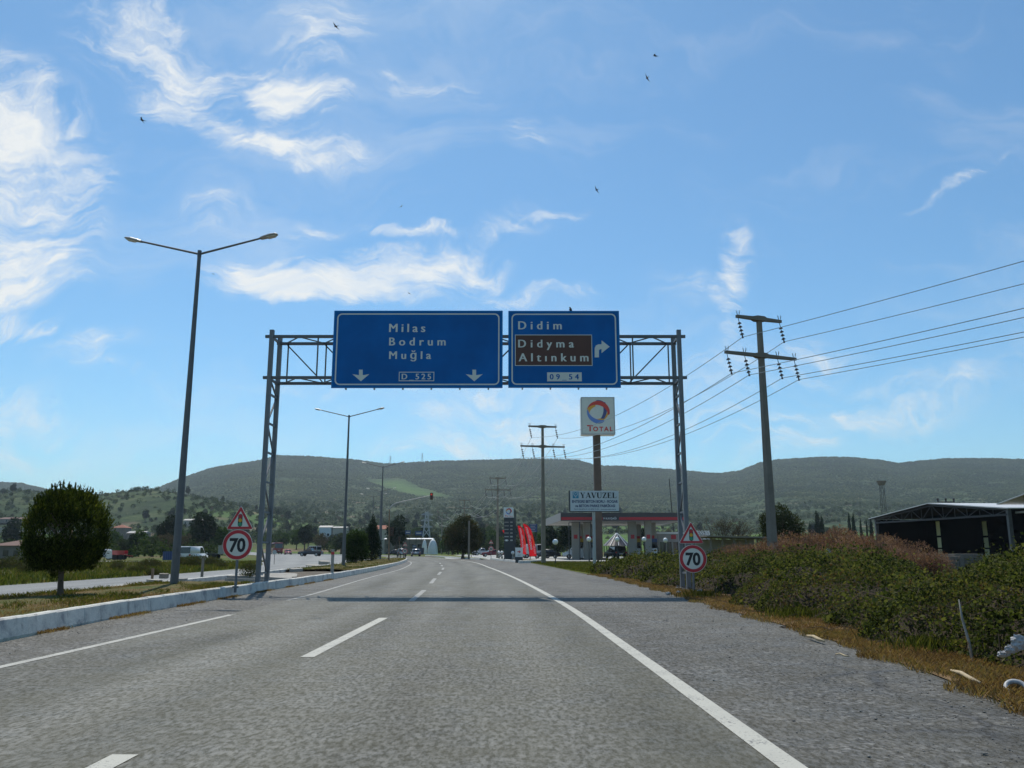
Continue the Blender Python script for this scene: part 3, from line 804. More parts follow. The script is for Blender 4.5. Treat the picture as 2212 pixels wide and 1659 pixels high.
# ---------------- round speed signs and warning triangles
def disc(n=40, r=1.0): return [(r * math.cos(2 * math.pi * k / n), r * math.sin(2 * math.pi * k / n)) for k in range(n)]
def tri(r, rc, n=5):
    pts = []
    for k in range(3):
        a = R(90 + 120 * k); c = Vector((math.cos(a), math.sin(a))) * (r - 2 * rc)
        for j in range(n + 1):
            bta = a - R(60) + R(120) * j / n; pts.append((c.x + rc * math.cos(bta), c.y + rc * math.sin(bta)))
    return pts
def round_sign(root, cx, cz, r, number, yf=-.06, ring='sign red', face='sign white', ink='sign black'):
    b = MB(); b.cur = 0; b.prism([(cx + p, cz + q) for p, q in disc(40, r)], (0, yf, 0), XA, ZA, .012); b.cur = 1
    b.prism([(cx + p, cz + q) for p, q in disc(40, r * .99)], (0, yf + .013, 0), XA, ZA, .012)
    pl = b.build('speed_disc' if number else 'disc', [M[face], M['aluminium back']], root)
    b = MB(); b.ring([(cx + p, cz + q) for p, q in disc(40, r * .97)], [(cx + p, cz + q) for p, q in disc(40, r * .745)], (0, yf - .003, 0), XA, ZA, .003); b.build('red_rim', M[ring], pl)
    if number:
        b = MB(); b.text(number, (cx, yf - .003, cz - r * .44), XA, ZA, r * .88, r * 1.08, .035, .003, center=True); b.build('digits', M[ink], pl)
def warning_triangle(root, cx, cz, r, yf=-.06):
    """the traffic-light warning: r = centre to corner"""
    b = MB(); b.cur = 0; b.prism([(cx + p, cz + q) for p, q in tri(r, r * .07)], (0, yf, 0), XA, ZA, .012); b.cur = 1
    b.prism([(cx + p * .99, cz + q * .99) for p, q in tri(r, r * .07)], (0, yf + .013, 0), XA, ZA, .012)
    pl = b.build('triangle_plate', [M['sign white'], M['aluminium back']], root)
    b = MB(); b.ring([(cx + p, cz + q) for p, q in tri(r * .96, r * .06)], [(cx + p, cz + q) for p, q in tri(r * .66, r * .02)], (0, yf - .003, 0), XA, ZA, .003); b.build('red_rim', M['sign red'], pl)
    w, h = r * .14, r * .40; z0 = cz + r * .07
    b = MB(); b.prism([(cx + p, z0 + q) for p, q in rrect(-w, -h, w, h, w * .95)], (0, yf - .003, 0), XA, ZA, .003); b.build('signal_body', M['sign black'], pl)
    for k, m in ((1, 'sign red'), (0, 'signal amber'), (-1, 'signal green')):
        b = MB(); b.prism([(cx + p, z0 + k * h * .62 + q) for p, q in disc(20, w * .86)], (0, yf - .006, 0), XA, ZA, .003); b.build('signal_dot', M[m], pl)
def speed_sign(label, uc, vc, y, zg, r=.43, tri_v=None, number='70', name='speed_limit_sign', rz=0, dx_tri=0.0):
    c = at(uc, vc, y)
    root = thing(name, label, 'road sign', (c.x, y, zg), rz, 'speed limit signs under warning triangles')
    zc = c.z - zg; b = MB()
    ztop = zc + r * (2.6 if tri_v else .9)
    b.tube((-.0, 0, -.15), (0, 0, ztop), .038, n=10); b.tube((0, 0, -.02), (0, 0, .03), .09, n=10)
    b.build('post', M['galvanised steel'], root)
    round_sign(root, 0, zc, r, number)
    if tri_v:
        rt = r * 1.06; t = at(uc, tri_v, y); warning_triangle(root, dx_tri, t.z - zg, rt)
    return root
speed_sign('70 speed limit sign under a warning triangle on the grassy median', 514.4, 1176.7, 24.2, .27, .425, 1126.5, dx_tri=.035)
speed_sign('70 speed limit sign under a warning triangle beside the bramble hedge', 1496.3, 1206.8, 27.0, 0.0, .435, 1158, dx_tri=-.03)
speed_sign('small 70 sign under a triangle at the tip of the median', 874.8, 1190.5, 113.0, .22, .36, 1176.5)
speed_sign('small 30 speed limit sign before the filling station entrance', 1060.8, 1185.6, 118.0, 0, .36, 1171.5, '30')
def plain_round():
    p = gnd(592, 1219, 0); root = thing('round_sign', 'small round sign seen from behind on a thin post by the far carriageway', 'road sign', p)
    b = MB(); b.tube((0, 0, -.1), (0, 0, 1.15), .022, n=8); b.build('post', M['dark steel'], root)
    b = MB(); b.prism(disc(24, .19), (0, -.03, 1.1), XA, ZA, .012); b.build('disc', M['aluminium back'], root)
plain_round()

# ---------------- double-armed street lamps
def make_lamp(label, loc, rz):
    root = thing('street_lamp', label, 'street lamp', loc, rz, 'street lamps along the median')
    zt = 10.5; b = MB(); b.tube((0, 0, -.1), (0, 0, zt), .125, .058, 12); b.tube((0, 0, zt - .1), (0, 0, zt + .12), .065, n=12); b.box((0, 0, .02), (.4, .4, .05)); b.box((0, -.115, 1.0), (.10, .03, .35)); b.build('pole', M['painted steel'], root)
    for s in (-1, 1):
        b = MB(); b.tube((0, 0, zt), (s * 2.05, 0, zt + .50), .036, .03, 8); b.build('arm', M['painted steel'], root)
        a = Vector((s * 2.0, 0, zt + .49)); d = Vector((s, 0, .25)).normalized(); up = Vector((-s * .25, 0, 1)).normalized(); Y = Vector((0, 1, 0))
        b = MB(); prof = [(0, .10, .055), (.12, .125, .075), (.36, .15, .085), (.52, .13, .06), (.58, .07, .03)]
        vs = []
        for (l, w, h) in prof:
            for k in range(10):
                t = math.pi * k / 9; vs.append(a + d * l + Y * (w * math.cos(t)) + up * (h * math.sin(t) - .02))
        n = 10; b.add(vs, [(i * n + k, i * n + k + 1, (i + 1) * n + k + 1, (i + 1) * n + k) for i in range(4) for k in range(n - 1)] + [(i * n, (i + 1) * n, (i + 1) * n + n - 1, i * n + n - 1) for i in range(4)] + [tuple(range(n))[::-1], tuple(range(4 * n, 5 * n))])
        hd = b.build('lamp_head', M['lamp housing'], root)
        b = MB(); vs = [a + d * l + Y * w * q - up * (.02 + dz) for (l, w, dz) in ((.2, .105, .002), (.26, .11, .04), (.48, .10, .045), (.54, .08, .002)) for q in (-1, 1)]
        b.add(vs, [(0, 1, 3, 2), (2, 3, 5, 4), (4, 5, 7, 6), (0, 2, 4, 6), (1, 7, 5, 3)]); b.build('lamp_glass', M['lamp glass'], hd)
    return root
L1 = make_lamp('nearest double-armed street lamp standing on the grass median behind the tree', (at(376, 1261, 25.8).x, 25.8, .25), R(-4))
again(L1, (-11.75, 59.4, .22), R(-5), 'double-armed street lamp beside the round bush on the median')
again(L1, (-15.0, 96.9, .22), R(-8), 'double-armed street lamp rising behind the conical cypress, reaching the ridge line')
again(L1, (-21.4, 137, .14), R(-12), 'faint double-armed street lamp past the crossing, its heads below the ridge line')
again(L1, (-24.9, 151, .14), R(-14), 'farthest double-armed street lamp, behind the traffic signal arm')

# ---------------- concrete power poles
def make_pole(label, loc, rz, hang):
    root = thing('power_pole', label, 'power pole', loc, rz, 'concrete power poles')
    zt = 12.42
    b = MB(); b.box((0, 0, zt / 2 - .1), (.37, .34, zt + .2), taper=.54); b.build('pole', M['concrete'], root)
    ends = []
    for zz, hw, offs in ((zt, 1.34, (-1.24, 1.24)), (zt - 1.85, 2.1, (-2.0, -.98, .98, 2.0))):
        b = MB(); vs = []
        for (x, h, w) in ((-hw, .13, .14), (-.42, .16, .2), (-.2, .24, .36), (.2, .24, .36), (.42, .16, .2), (hw, .13, .14)):
            for sy, sz in ((-1, 0), (1, 0), (1, 1), (-1, 1)): vs.append((x, sy * w / 2, zz - h * (.5 if True else 0) + sz * h))
        fs = [(i * 4 + k, i * 4 + (k + 1) % 4, (i + 1) * 4 + (k + 1) % 4, (i + 1) * 4 + k) for i in range(5) for k in range(4)] + [(0, 3, 2, 1), (20, 21, 22, 23)]
        b.add(vs, fs); arm = b.build('crossarm', M['concrete'], root)
        for x in offs:
            s = MB()
            for dx, dy in ((-.10, 0), (0, .03), (.03, -.04), (.16, .02)): s.tube((x + dx * .3, dy, zz), (x + dx, dy * 2, zz + .3), .009, n=5)
            s.build('bird_spike', M['dark steel'], root)
            p0 = Vector((x, 0, zz - .08)); p1 = p0 + Vector(hang)
            s = MB(); s.tube(p0, p1, .016, n=6)
            for k in range(4):
                c = p0.lerp(p1, .28 + .19 * k); a = (p1 - p0).normalized()
                s.tube(c - a * .05, c + a * .02, .05, .105, 12); s.tube(c + a * .02, c + a * .035, .105, .09, 12)
            s.tube(p0.lerp(p1, .9), p1 + (p1 - p0) * .06, .03, .05, 8)
            s.build('insulator', M['porcelain'], root)
            ends.append(p1)
    return root, ends
def world_ends(root, ends):
    Mx = Matrix.Translation(root.location) @ Euler(root.rotation_euler).to_matrix().to_4x4()
    return [Mx @ e for e in ends]
P1 = at(1655, 950, 39.5); P2 = at(1173, 1075, 81); P3 = at(1075, 1100, 141); P4 = at(1003, 1100, 205); P5 = at(955, 1110, 275)
pole1, E0 = make_pole('tall near concrete power pole rising from the reddish shrubs', (P1.x, 39.5, 0), R(22), (.17, -.05, -.95))
poles = [pole1]
for p, rz, lab in ((P2, 12, 'concrete power pole at the filling station entrance beside the red flags'), (P3, 10, 'concrete power pole behind the price board, half as tall in view'), (P4, 14, 'distant concrete power pole above the island tree'), (P5, 20, 'farthest small power pole left of the island tree')):
    poles.append(again(pole1, (p.x, p.y, float(terrain(p.x, p.y))), R(rz), lab, 1.06))
WE = [world_ends(poles[0], E0)] + [world_ends(q, [e * 1.06 for e in E0]) for q in poles[1:]]
# the pole outside the frame that the near wires run to
O0 = Vector((P1.x + 27, 39.5 - 53.5, .4)); ang = R(27)
Mx0 = Matrix.Translation(O0) @ Euler((0, 0, ang)).to_matrix().to_4x4()
WE0 = [Mx0 @ e for e in E0]
WHICH = ['left wire of the upper arm', 'right wire of the upper arm', 'outer left wire of the lower arm', 'inner left wire of the lower arm', 'inner right wire of the lower arm', 'outer right wire of the lower arm']
def wires(A, B, sag, r, span):
    for k, (a, b2) in enumerate(zip(A, B)):
        a, b2 = Vector(a), Vector(b2); pts = []
        for i in range(25):
            s = i / 24; p = a.lerp(b2, s); p.z -= 4 * sag * s * (1 - s) * (1 + .06 * math.sin(k * 2.1)); pts.append(p)
        b = MB(); b.path(pts, r, 5); o = b.build('power_cable', M['cable'])
        tag(o, f'{WHICH[k]} {span}', 'power cable', 'power cables between the concrete poles')
wires(WE0, WE[0], .85, .016, 'from the near pole out of the frame')
wires(WE[0], WE[1], 1.3, .017, 'between the near pole and the station pole')
wires(WE[1], WE[2], 1.6, .017, 'between the station pole and the pole behind it')
wires(WE[2], WE[3], 2.0, .020, 'between the two poles over the island')
wires(WE[3], WE[4], 2.2, .022, 'between the two farthest poles')

# ---------------- traffic signals on the median
mat('signal housing', (.075, .035, .02), .5, 0, 0); mat('lit red lamp', (.5, .02, .01), .3, 0, 0, emit=((1, .03, .015), .7)); mat('dark lens', (.06, .02, .015), .2, 0, 0)
mat('signal pole', (.22, .14, .08), .6, 0, .3, 3)
def signal_head(root, c, lit=True, s=1.0):
    b = MB(); b.box(c, (.34 * s, .22 * s, .95 * s)); b.box((c[0], c[1] + .13 * s, c[2]), (.52 * s, .015, 1.15 * s)); h = b.build('signal_head', M['signal housing'], root)
    for k in (1, 0, -1):
        z = c[2] + k * .29 * s
        b = MB(); b.tube((c[0], c[1] - .11 * s, z), (c[0], c[1] - .125 * s, z), .115 * s, n=14); b.build('signal_lens', M['lit red lamp' if (lit and k == 1) else 'dark lens'], h)
        b = MB(); v = []
        for i in range(9):
            a = math.pi * i / 8
            for yy in (-.11, -.30): v.append((c[0] + .13 * s * math.cos(a), c[1] + yy * s, z + .13 * s * math.sin(a)))
        b.add(v, [(2 * i, 2 * i + 1, 2 * i + 3, 2 * i + 2) for i in range(8)]); b.build('hood', M['signal housing'], h)
def make_signals():
    p = gnd(840, 1211, .22); root = thing('traffic_signal', 'traffic signal with a long curved arm holding a lit red lamp over the road', 'traffic signal', p)
    y = p.y; q = lambda u, v: at(u, v, y) - p
    b = MB(); b.tube((0, 0, -.1), q(841, 1100), .085, .06, 10); b.build('pole', M['signal pole'], root)
    pts = [q(841, 1101), q(843, 1096), q(848, 1091), q(857, 1086), q(875, 1082), q(900, 1077), q(929, 1070.5)]
    b = MB(); b.path(pts, [.06, .06, .055, .05, .048, .045, .04], 8); b.build('arm', M['lamp housing'], root)
    e = q(932, 1073); signal_head(root, (e.x, 0, e.z + .05), True, .62); m = q(841, 1148); signal_head(root, (m.x + .25, 0, m.z), False, .8)
    for uv, lab, h in (((862, 1204), 'thin signal post with a signal head beyond the crossing', 3.5), ((1018, 1203.5), 'short signal post with a dark head by the island tree', 2.6)):
        p = gnd(*uv, 0); p.y = min(p.y, 150); p.x = at(*uv, p.y).x
        r2 = thing('signal_post', lab, 'traffic signal', p); b = MB(); b.tube((0, 0, -.1), (0, 0, h), .06, n=8); b.build('pole', M['signal pole'], r2); signal_head(r2, (.0, -.15, h - .3), False, .75)
make_signals()
# bollards at the tip of the median, marker post, rubble at the gantry foot
b = MB(); b.tube((0, 0, -.05), (0, 0, .62), .055, n=10); b.tube((0, 0, .62), (0, 0, .66), .055, .02, 10); b.tube((0, 0, .45), (0, 0, .52), .058, n=10)
bol = tag(b.build('bollard', M['dark steel'], None, False, (-14.3, 112.3, .2)), 'nearest black bollard on the tip of the median', 'bollard', 'black bollards on the tip of the median')
for (x, y2), lab in zip(((-14.75, 112.7), (-15.2, 112.6), (-13.9, 110.8)), ('middle black bollard on the tip of the median', 'leftmost black bollard on the tip of the median', 'black bollard nearest the kerb line of the median tip')):
    again(bol, (x, y2, .2), 0, lab)
p = gnd(1116 * 0 + 717, 1243, .15)
b = MB(); b.box((0, 0, .55), (.13, .10, 1.25), taper=.9); b.cur = 1; b.box((0, -.004, 1.0), (.132, .10, .12)); tag(b.build('marker_post', [M['pale stone'], M['sign red']], None, False, p), 'pale marker post with a red band on the rubble median', 'marker post')
def slab(label, u, v, z, d, rz, tilt, name='concrete_slab', m='pale stone'):
    p = gnd(u, v, z); b = MB(); n = 8
    out = [(d[0] / 2 * math.copysign(abs(math.cos(a)) ** .45, math.cos(a)) * random.uniform(.86, 1.05), d[1] / 2 * math.copysign(abs(math.sin(a)) ** .45, math.sin(a)) * random.uniform(.86, 1.05)) for a in [2 * math.pi * (k + .3) / n for k in range(n)]]
    b.prism(out, (0, 0, d[2]), (1, 0, 0), (0, 1, 0), d[2])
    o = b.build(name, M[m], None, False, p); o.rotation_euler = (tilt, random.uniform(-.06, .06), rz)
    return tag(o, label, 'concrete slab', 'broken concrete slabs around the gantry foot')
slab('large pale slab leaning at the right of the gantry foot', 605, 1248, .12, (1.5, 1.0, .12), .2, .16)
slab('flat slab lying along the kerb before the gantry foot', 590, 1255, .12, (1.5, .55, .16), .12, .05)
slab('thin dark edged slab left of the gantry foot', 540, 1250, .16, (1.9, .5, .12), -.05, .08)
slab('low slab just left of the speed sign base', 530, 1256, .16, (1.6, .5, .10), .05, -.03)
slab('white slab lying alone on the rubble near the marker post', 678, 1228, .12, (1.2, .7, .22), -.3, .1)
slab('smaller broken slab beside the street lamp on rubble', 700, 1220, .16, (.9, .6, .3), .4, .2)
slab('broken kerb piece on rubble against the far kerb', 640, 1236, .1, (.8, .4, .2), .8, .1)
slab('dark lump of stone on the soil by the nearest lamp', 353, 1249, .27, (.34, .28, .17), .3, .1, 'stone', 'concrete')
slab('pale flat stone on the soil left of the nearest lamp', 334, 1258, .27, (.5, .3, .09), -.2, .05, 'stone')
slab('small pale stone on the grass right of the nearest lamp', 392, 1254, .27, (.4, .25, .07), .2, .05, 'stone')
b = MB(); b.box((0, 0, .17), (.07, .07, .44)); tag(b.build('wooden_stake', M['signal pole'], None, False, gnd(328.5, 1252.5, .27)), 'short dark stake in the soil left of the nearest lamp', 'stake')
# ================================================================== FILLING STATION AND BUILDINGS
mat('canopy dark', (.055, .045, .048), .45, 0, .1, 1); mat('canopy red', (.42, .02, .03), .4, 0, .05, 1); mat('soffit', (.48, .48, .45), .6, 0, .05, 1)
mat('cream cladding', (.29, .275, .235), .6, 0, .06, 1); mat('white paint', (.78, .78, .76), .5, 0, .05, 2); mat('grey cladding', (.30, .285, .265), .6, 0, .08, 1)
mat('dark panel', (.035, .038, .045), .4, 0, .1); mat('blue panel', (.015, .05, .16), .4, 0, .05); mat('yellow panel', (.45, .30, .04), .5, 0, .1)
mat('glass dark', (.018, .022, .026), .08, 0, 0, spec=.6); mat('globe', (.80, .80, .78), .25, 0, .02)
mat('flag red', (.58, .012, .022), .6, 0, .06, 2); mat('flag yellow', (.75, .40, .03), .6, 0, 0); mat('logo blue', (.14, .26, .62), .45, 0, .05); mat('logo navy', (.06, .07, .22), .45, 0, .05); mat('logo orange', (.80, .38, .03), .45, 0, .05); mat('logo red', (.66, .05, .03), .45, 0, .05)
mat('rust brown', (.13, .085, .06), .6, .2, .2, 1.0); mat('roof tile', (.26, .085, .045), .85, 0, .25, 2); mat('brown tile', (.14, .075, .055), .85, 0, .25, 1)
mat('plaster', (.42, .37, .31), .9, 0, .12, .7); mat('rough wall', (.19, .165, .14), .9, 0, .25, .8); mat('corrugated dark', (.006, .006, .007), .9, 0, .3, .6, spec=.03); mat('roof underside shade', (.03, .03, .03), .9, 0, .2, .5, spec=.05); mat('roof sheet', (.55, .55, .54), .5, .3, .12, .4)
mat('billboard white', (.56, .60, .64), .5, 0, .05, .5); mat('bill ink', (.012, .03, .12), .5, 0, 0); mat('teal logo', (.05, .25, .40), .5, 0, .05)
mat('galvanised pole', (.40, .41, .42), .5, .4, .1, 2)
YA = Vector((0, 1, 0))
def translucent(name, col, k=.95):
    m = bpy.data.materials.new(name); m.use_nodes = True; t = NT(m.node_tree); b = m.node_tree.nodes['Principled BSDF']; out = m.node_tree.nodes['Material Output']
    tr = t.new('ShaderNodeBsdfTranslucent'); tr.inputs[0].default_value = (*col, 1); mx = t.new('ShaderNodeMixShader'); mx.inputs[0].default_value = k
    b.inputs['Base Color'].default_value = (*col, 1); b.inputs['Roughness'].default_value = .7; t.l.new(b.outputs[0], mx.inputs[1]); t.l.new(tr.outputs[0], mx.inputs[2]); t.l.new(mx.outputs[0], out.inputs[0]); M[name] = m
translucent('flag cloth', (.70, .014, .022), .55)

# ---- tall pole sign
def logo(parent, ox, oz, r, yf):
    """a ball of three crossing ribbons: red over the top, blue below, orange and navy between"""
    def arc(cx, cz, rx, rz, a0, a1, rot, n=22):
        out = []
        for k in range(n + 1):
            a = R(a0 + (a1 - a0) * k / n); x, z = rx * math.cos(a), rz * math.sin(a); c, s = math.cos(R(rot)), math.sin(R(rot))
            out.append((ox + r * (cx + x * c - z * s), oz + r * (cz + x * s + z * c)))
        return out
    def crescent(m, o, i, lift):
        P = arc(*o) + arc(*i)[::-1]
        b = MB(); n = len(P) // 2
        b.add([Vector((p[0], yf - lift, p[1])) for p in P] , [(k, 2 * n - 1 - k, 2 * n - 2 - k, k + 1) for k in range(n - 1)])
        b.build('logo_ribbon', M[m], parent)
    crescent('logo navy', (0, .02, .92, 1.06, 35, 100, 0), (.0, -.12, .80, 1.0, 35, 100, 0), .010)
    crescent('logo navy', (0, .0, .93, 1.03, 215, 295, 0), (.08, .12, .86, .96, 215, 295, 0), .010)
    crescent('logo orange', (0, .0, 1.0, 1.0, 100, 200, 10), (.22, .0, 1.0, .62, 110, 196, 10), .012)
    crescent('logo orange', (-.05, -.02, 1.0, .85, 225, 350, 20), (-.05, .12, .93, .72, 228, 352, 20), .012)
    crescent('logo blue', (0, 0, 1.0, 1.0, 172, 300, 0), (.30, .30, 1.20, 1.02, 182, 280, 0), .016)
    crescent('logo navy', (-1.25, .25, 2.02, 1.7, -30, 22, 0), (-1.55, .25, 2.02, 1.7, -30, 22, 0), .020)
    crescent('logo red', (0, 0, 1.02, 1.0, -12, 155, 0), (-.18, -.28, 1.02, .92, 0, 152, 0), .024)
def smallcaps(parent, x0, x1, z0, h, yf, m='logo red'):
    w = x1 - x0; b = MB()
    b.text('T', (x0, yf, z0), XA, ZA, h * 1.12, w * .24, .03, .02); b.text('OTAL', (x0 + w * .235, yf, z0), XA, ZA, h * .82, w * .765, .035, .02)
    b.build('lettering', M[m], parent)
def pole_sign():
    y = 112; p = at(1291, 1208, y); p.z = 0
    c0, c1 = at(1257, 858, y), at(1330, 938.5, y); root = thing('pole_sign', 'tall pole with a white square sign bearing a coloured ball emblem and TOTAL', 'pole sign', p)
    z1, z0 = c0.z, c1.z; x0, x1 = at(1256, 938, y).x - p.x, at(1329, 938, y).x - p.x
    b = MB(); b.box(((x0 + x1) / 2, .9, (z0 + z1) / 2), (x1 - x0, 1.8, z1 - z0)); box = b.build('sign_box', M['sign white'], root)
    o = MB(); f = .12
    o.ring([(x0 - .02, z0 - .02), (x1 + .02, z0 - .02), (x1 + .02, z1 + .02), (x0 - .02, z1 + .02)], [(x0 + f, z0 + f), (x1 - f, z0 + f), (x1 - f, z1 - f), (x0 + f, z1 - f)], (0, -.03, 0), XA, ZA, .03)
    o.build('frame', M['lamp housing'], box)
    cx = (x0 + x1) / 2; h = z1 - z0
    logo(box, cx + .05, z0 + h * .60, h * .30, -.01); smallcaps(box, x0 + h * .15, x1 - h * .06, z0 + h * .09, h * .145, -.012)
    b = MB(); b.box((cx - .15, .95, z0 / 2 - .2), (.95, .9, z0 + .4)); b.box((cx - .15, .95, .1), (2.2, 2.2, .3)); b.build('pole', M['rust brown'], root)
pole_sign()

# ---- billboard of a concrete pipe works
def serif_word(b, word, O, h, width):
    """heavy serif capitals from strokes; each letter in a cell 1 high"""
    T, t, sf = .24, .075, .06
    def quad(p0, p1, w0):
        x0, z0 = p0; x1, z1 = p1; return [(x0 - w0 / 2, z0), (x0 + w0 / 2, z0), (x1 + w0 / 2, z1), (x1 - w0 / 2, z1)]
    def srf(x, z, w): return [(x - w / 2, z), (x + w / 2, z), (x + w / 2, z + sf), (x - w / 2, z + sf)]
    L = {
     'Y': (.95, [quad((.47, 0), (.47, .45), T), quad((.45, .42), (.17, 1), T), quad((.5, .42), (.78, 1), t), srf(.47, 0, .46), srf(.17, .94, .42), srf(.78, .94, .30)]),
     'A': (1.0, [quad((.14, 0), (.48, 1), t), quad((.82, 0), (.48, 1), T), [(.26, .28), (.70, .28), (.68, .35), (.28, .35)], srf(.14, 0, .30), srf(.84, 0, .40)]),
     'V': (.98, [quad((.5, 0), (.17, 1), T), quad((.5, 0), (.82, 1), t), srf(.17, .94, .42), srf(.82, .94, .30)]),
     'U': (.98, [quad((.22, .22), (.22, 1), T), quad((.80, .22), (.80, 1), t), [(.10, .25), (.18, .06), (.38, -.02), (.60, -.02), (.76, .08), (.835, .25), (.76, .25), (.66, .10), (.5, .06), (.38, .12), (.34, .25)], srf(.22, .94, .42), srf(.80, .94, .28)]),
     'Z': (.88, [quad((.20, .02), (.68, .98), T), [(.08, 0), (.80, 0), (.80, .08), (.08, .08)], [(.10, .92), (.80, .92), (.80, 1), (.10, 1)], [(.72, 0), (.80, 0), (.83, .28), (.78, .28)], [(.07, .72), (.12, .72), (.18, 1), (.10, 1)]]),
     'E': (.88, [quad((.24, 0), (.24, 1), T), [(.08, 0), (.78, 0), (.78, .08), (.08, .08)], [(.08, .92), (.76, .92), (.76, 1), (.08, 1)], [(.3, .47), (.58, .47), (.58, .54), (.3, .54)], [(.70, 0), (.78, 0), (.81, .27), (.76, .27)], [(.69, .76), (.74, .76), (.76, 1), (.68, 1)], [(.54, .36), (.58, .36), (.58, .65), (.54, .65)]]),
     'L': (.84, [quad((.24, 0), (.24, 1), T), [(.08, 0), (.76, 0), (.76, .08), (.08, .08)], [(.68, 0), (.76, 0), (.79, .30), (.74, .30)], srf(.24, .94, .42)]),
    }
    tot = sum(L[c][0] for c in word); k = width / tot; x = 0; lift = 0
    for c in word:
        for poly in L[c][1]:
            a = sum(poly[i][0] * poly[(i + 1) % len(poly)][1] - poly[(i + 1) % len(poly)][0] * poly[i][1] for i in range(len(poly)))
            poly = poly if a > 0 else poly[::-1]
            lift += .0006
            b.prism([((x + px) * k, pz * h) for px, pz in poly], (O[0], O[1] - lift, O[2]), XA, ZA, .02)
        x += L[c][0]
def billboard():
    y = 76; X = lambda q: at(1017.0 + 197.0 + (q - 1155) * .18383 + 0, 1090, y).x
    u = lambda q: (1500 + q * .27125) / 1.4756; v = lambda q: (1500 + q * .27125) / 1.4756
    p = gnd(1284.5, 1218.5); p.y = y; p.x = at(u(1460), 1218, y).x
    root = thing('billboard', 'white billboard reading YAVUZEL on a grey pole before the filling station canopy', 'billboard', (p.x, y, 0))
    q = lambda a, b2: (at(u(a), v(b2), y).x - p.x, at(u(a), v(b2), y).z)
    x0, z1 = q(1168, 240); x1, z0 = q(1740, 476)
    b = MB(); b.prism([(x0, z0), (x1, z0), (x1, z1), (x0, z1)], (0, -.25, 0), XA, ZA, .10); pan = b.build('panel', M['billboard white'], root)
    b = MB(); b.box((x0 - .06, .1, (z0 + z1) / 2), (.10, .7, z1 - z0 + .06)); b.box(((x0 + x1) / 2, -.2, z0 - .05), (x1 - x0 + .2, .2, .07)); b.build('side_frame', M['dark panel'], root)
    b = MB(); b.tube((0, .15, -.1), (0, .15, z0 + .6), .15, .13, 14); b.box((0, .15, .02), (.6, .6, .06)); b.build('pole', M['galvanised pole'], root)
    f = -.253
    xa, za = q(1285, 325); xb, zb = q(1712, 260); b = MB(); serif_word(b, 'YAVUZEL', (xa, f, za), zb - za, xb - xa); b.build('lettering', M['sign black'], pan)
    for t, a0, a1, vb, vt, bold in (('ENTEGRE BETON BORU - ROGAR', 1190, 1727, 380, 348, .03), ('ve BETON PARKE FABRİKASI', 1225, 1694, 430, 400, .03), ('Tel: 0 256 876 19 14 / 876 19 33 -  www.yavuzel.com.tr', 1213, 1706, 463, 447, .008)):
        xa, za = q(a0, vb); xb, zb = q(a1, vt); b = MB(); b.text(t, (xa, f, za), XA, ZA, zb - za, xb - xa, bold, .015); b.build('lettering', M['bill ink'], pan)
    xa, za = q(1197, 328); xb, zb = q(1267, 250); b = MB(); b.prism([(xa, za), (xb, za), (xb, zb), (xa, zb)], (0, f, 0), XA, ZA, .012); em = b.build('emblem', M['teal logo'], pan)
    w, h = xb - xa, zb - za; b = MB(); L = lambda pts: [(xa + w * i, za + h * j) for i, j in pts]
    for k, P in enumerate(([(.12, .95), (.12, .55), (.5, .18), (.88, .55), (.88, .95), (.80, .95), (.80, .6), (.5, .3), (.2, .6), (.2, .95)], [(.22, .95), (.5, .58), (.78, .95), (.70, .95), (.5, .70), (.30, .95)], [(.46, .08), (.54, .08), (.54, .25), (.46, .25)])):
        a = sum(P[i][0] * P[(i + 1) % len(P)][1] - P[(i + 1) % len(P)][0] * P[i][1] for i in range(len(P)))
        b.prism(L(P if a > 0 else P[::-1]), (0, f - .004 - .001 * k, 0), XA, ZA, .006)
    b.build('emblem_mark', M['billboard white'], em)
billboard()

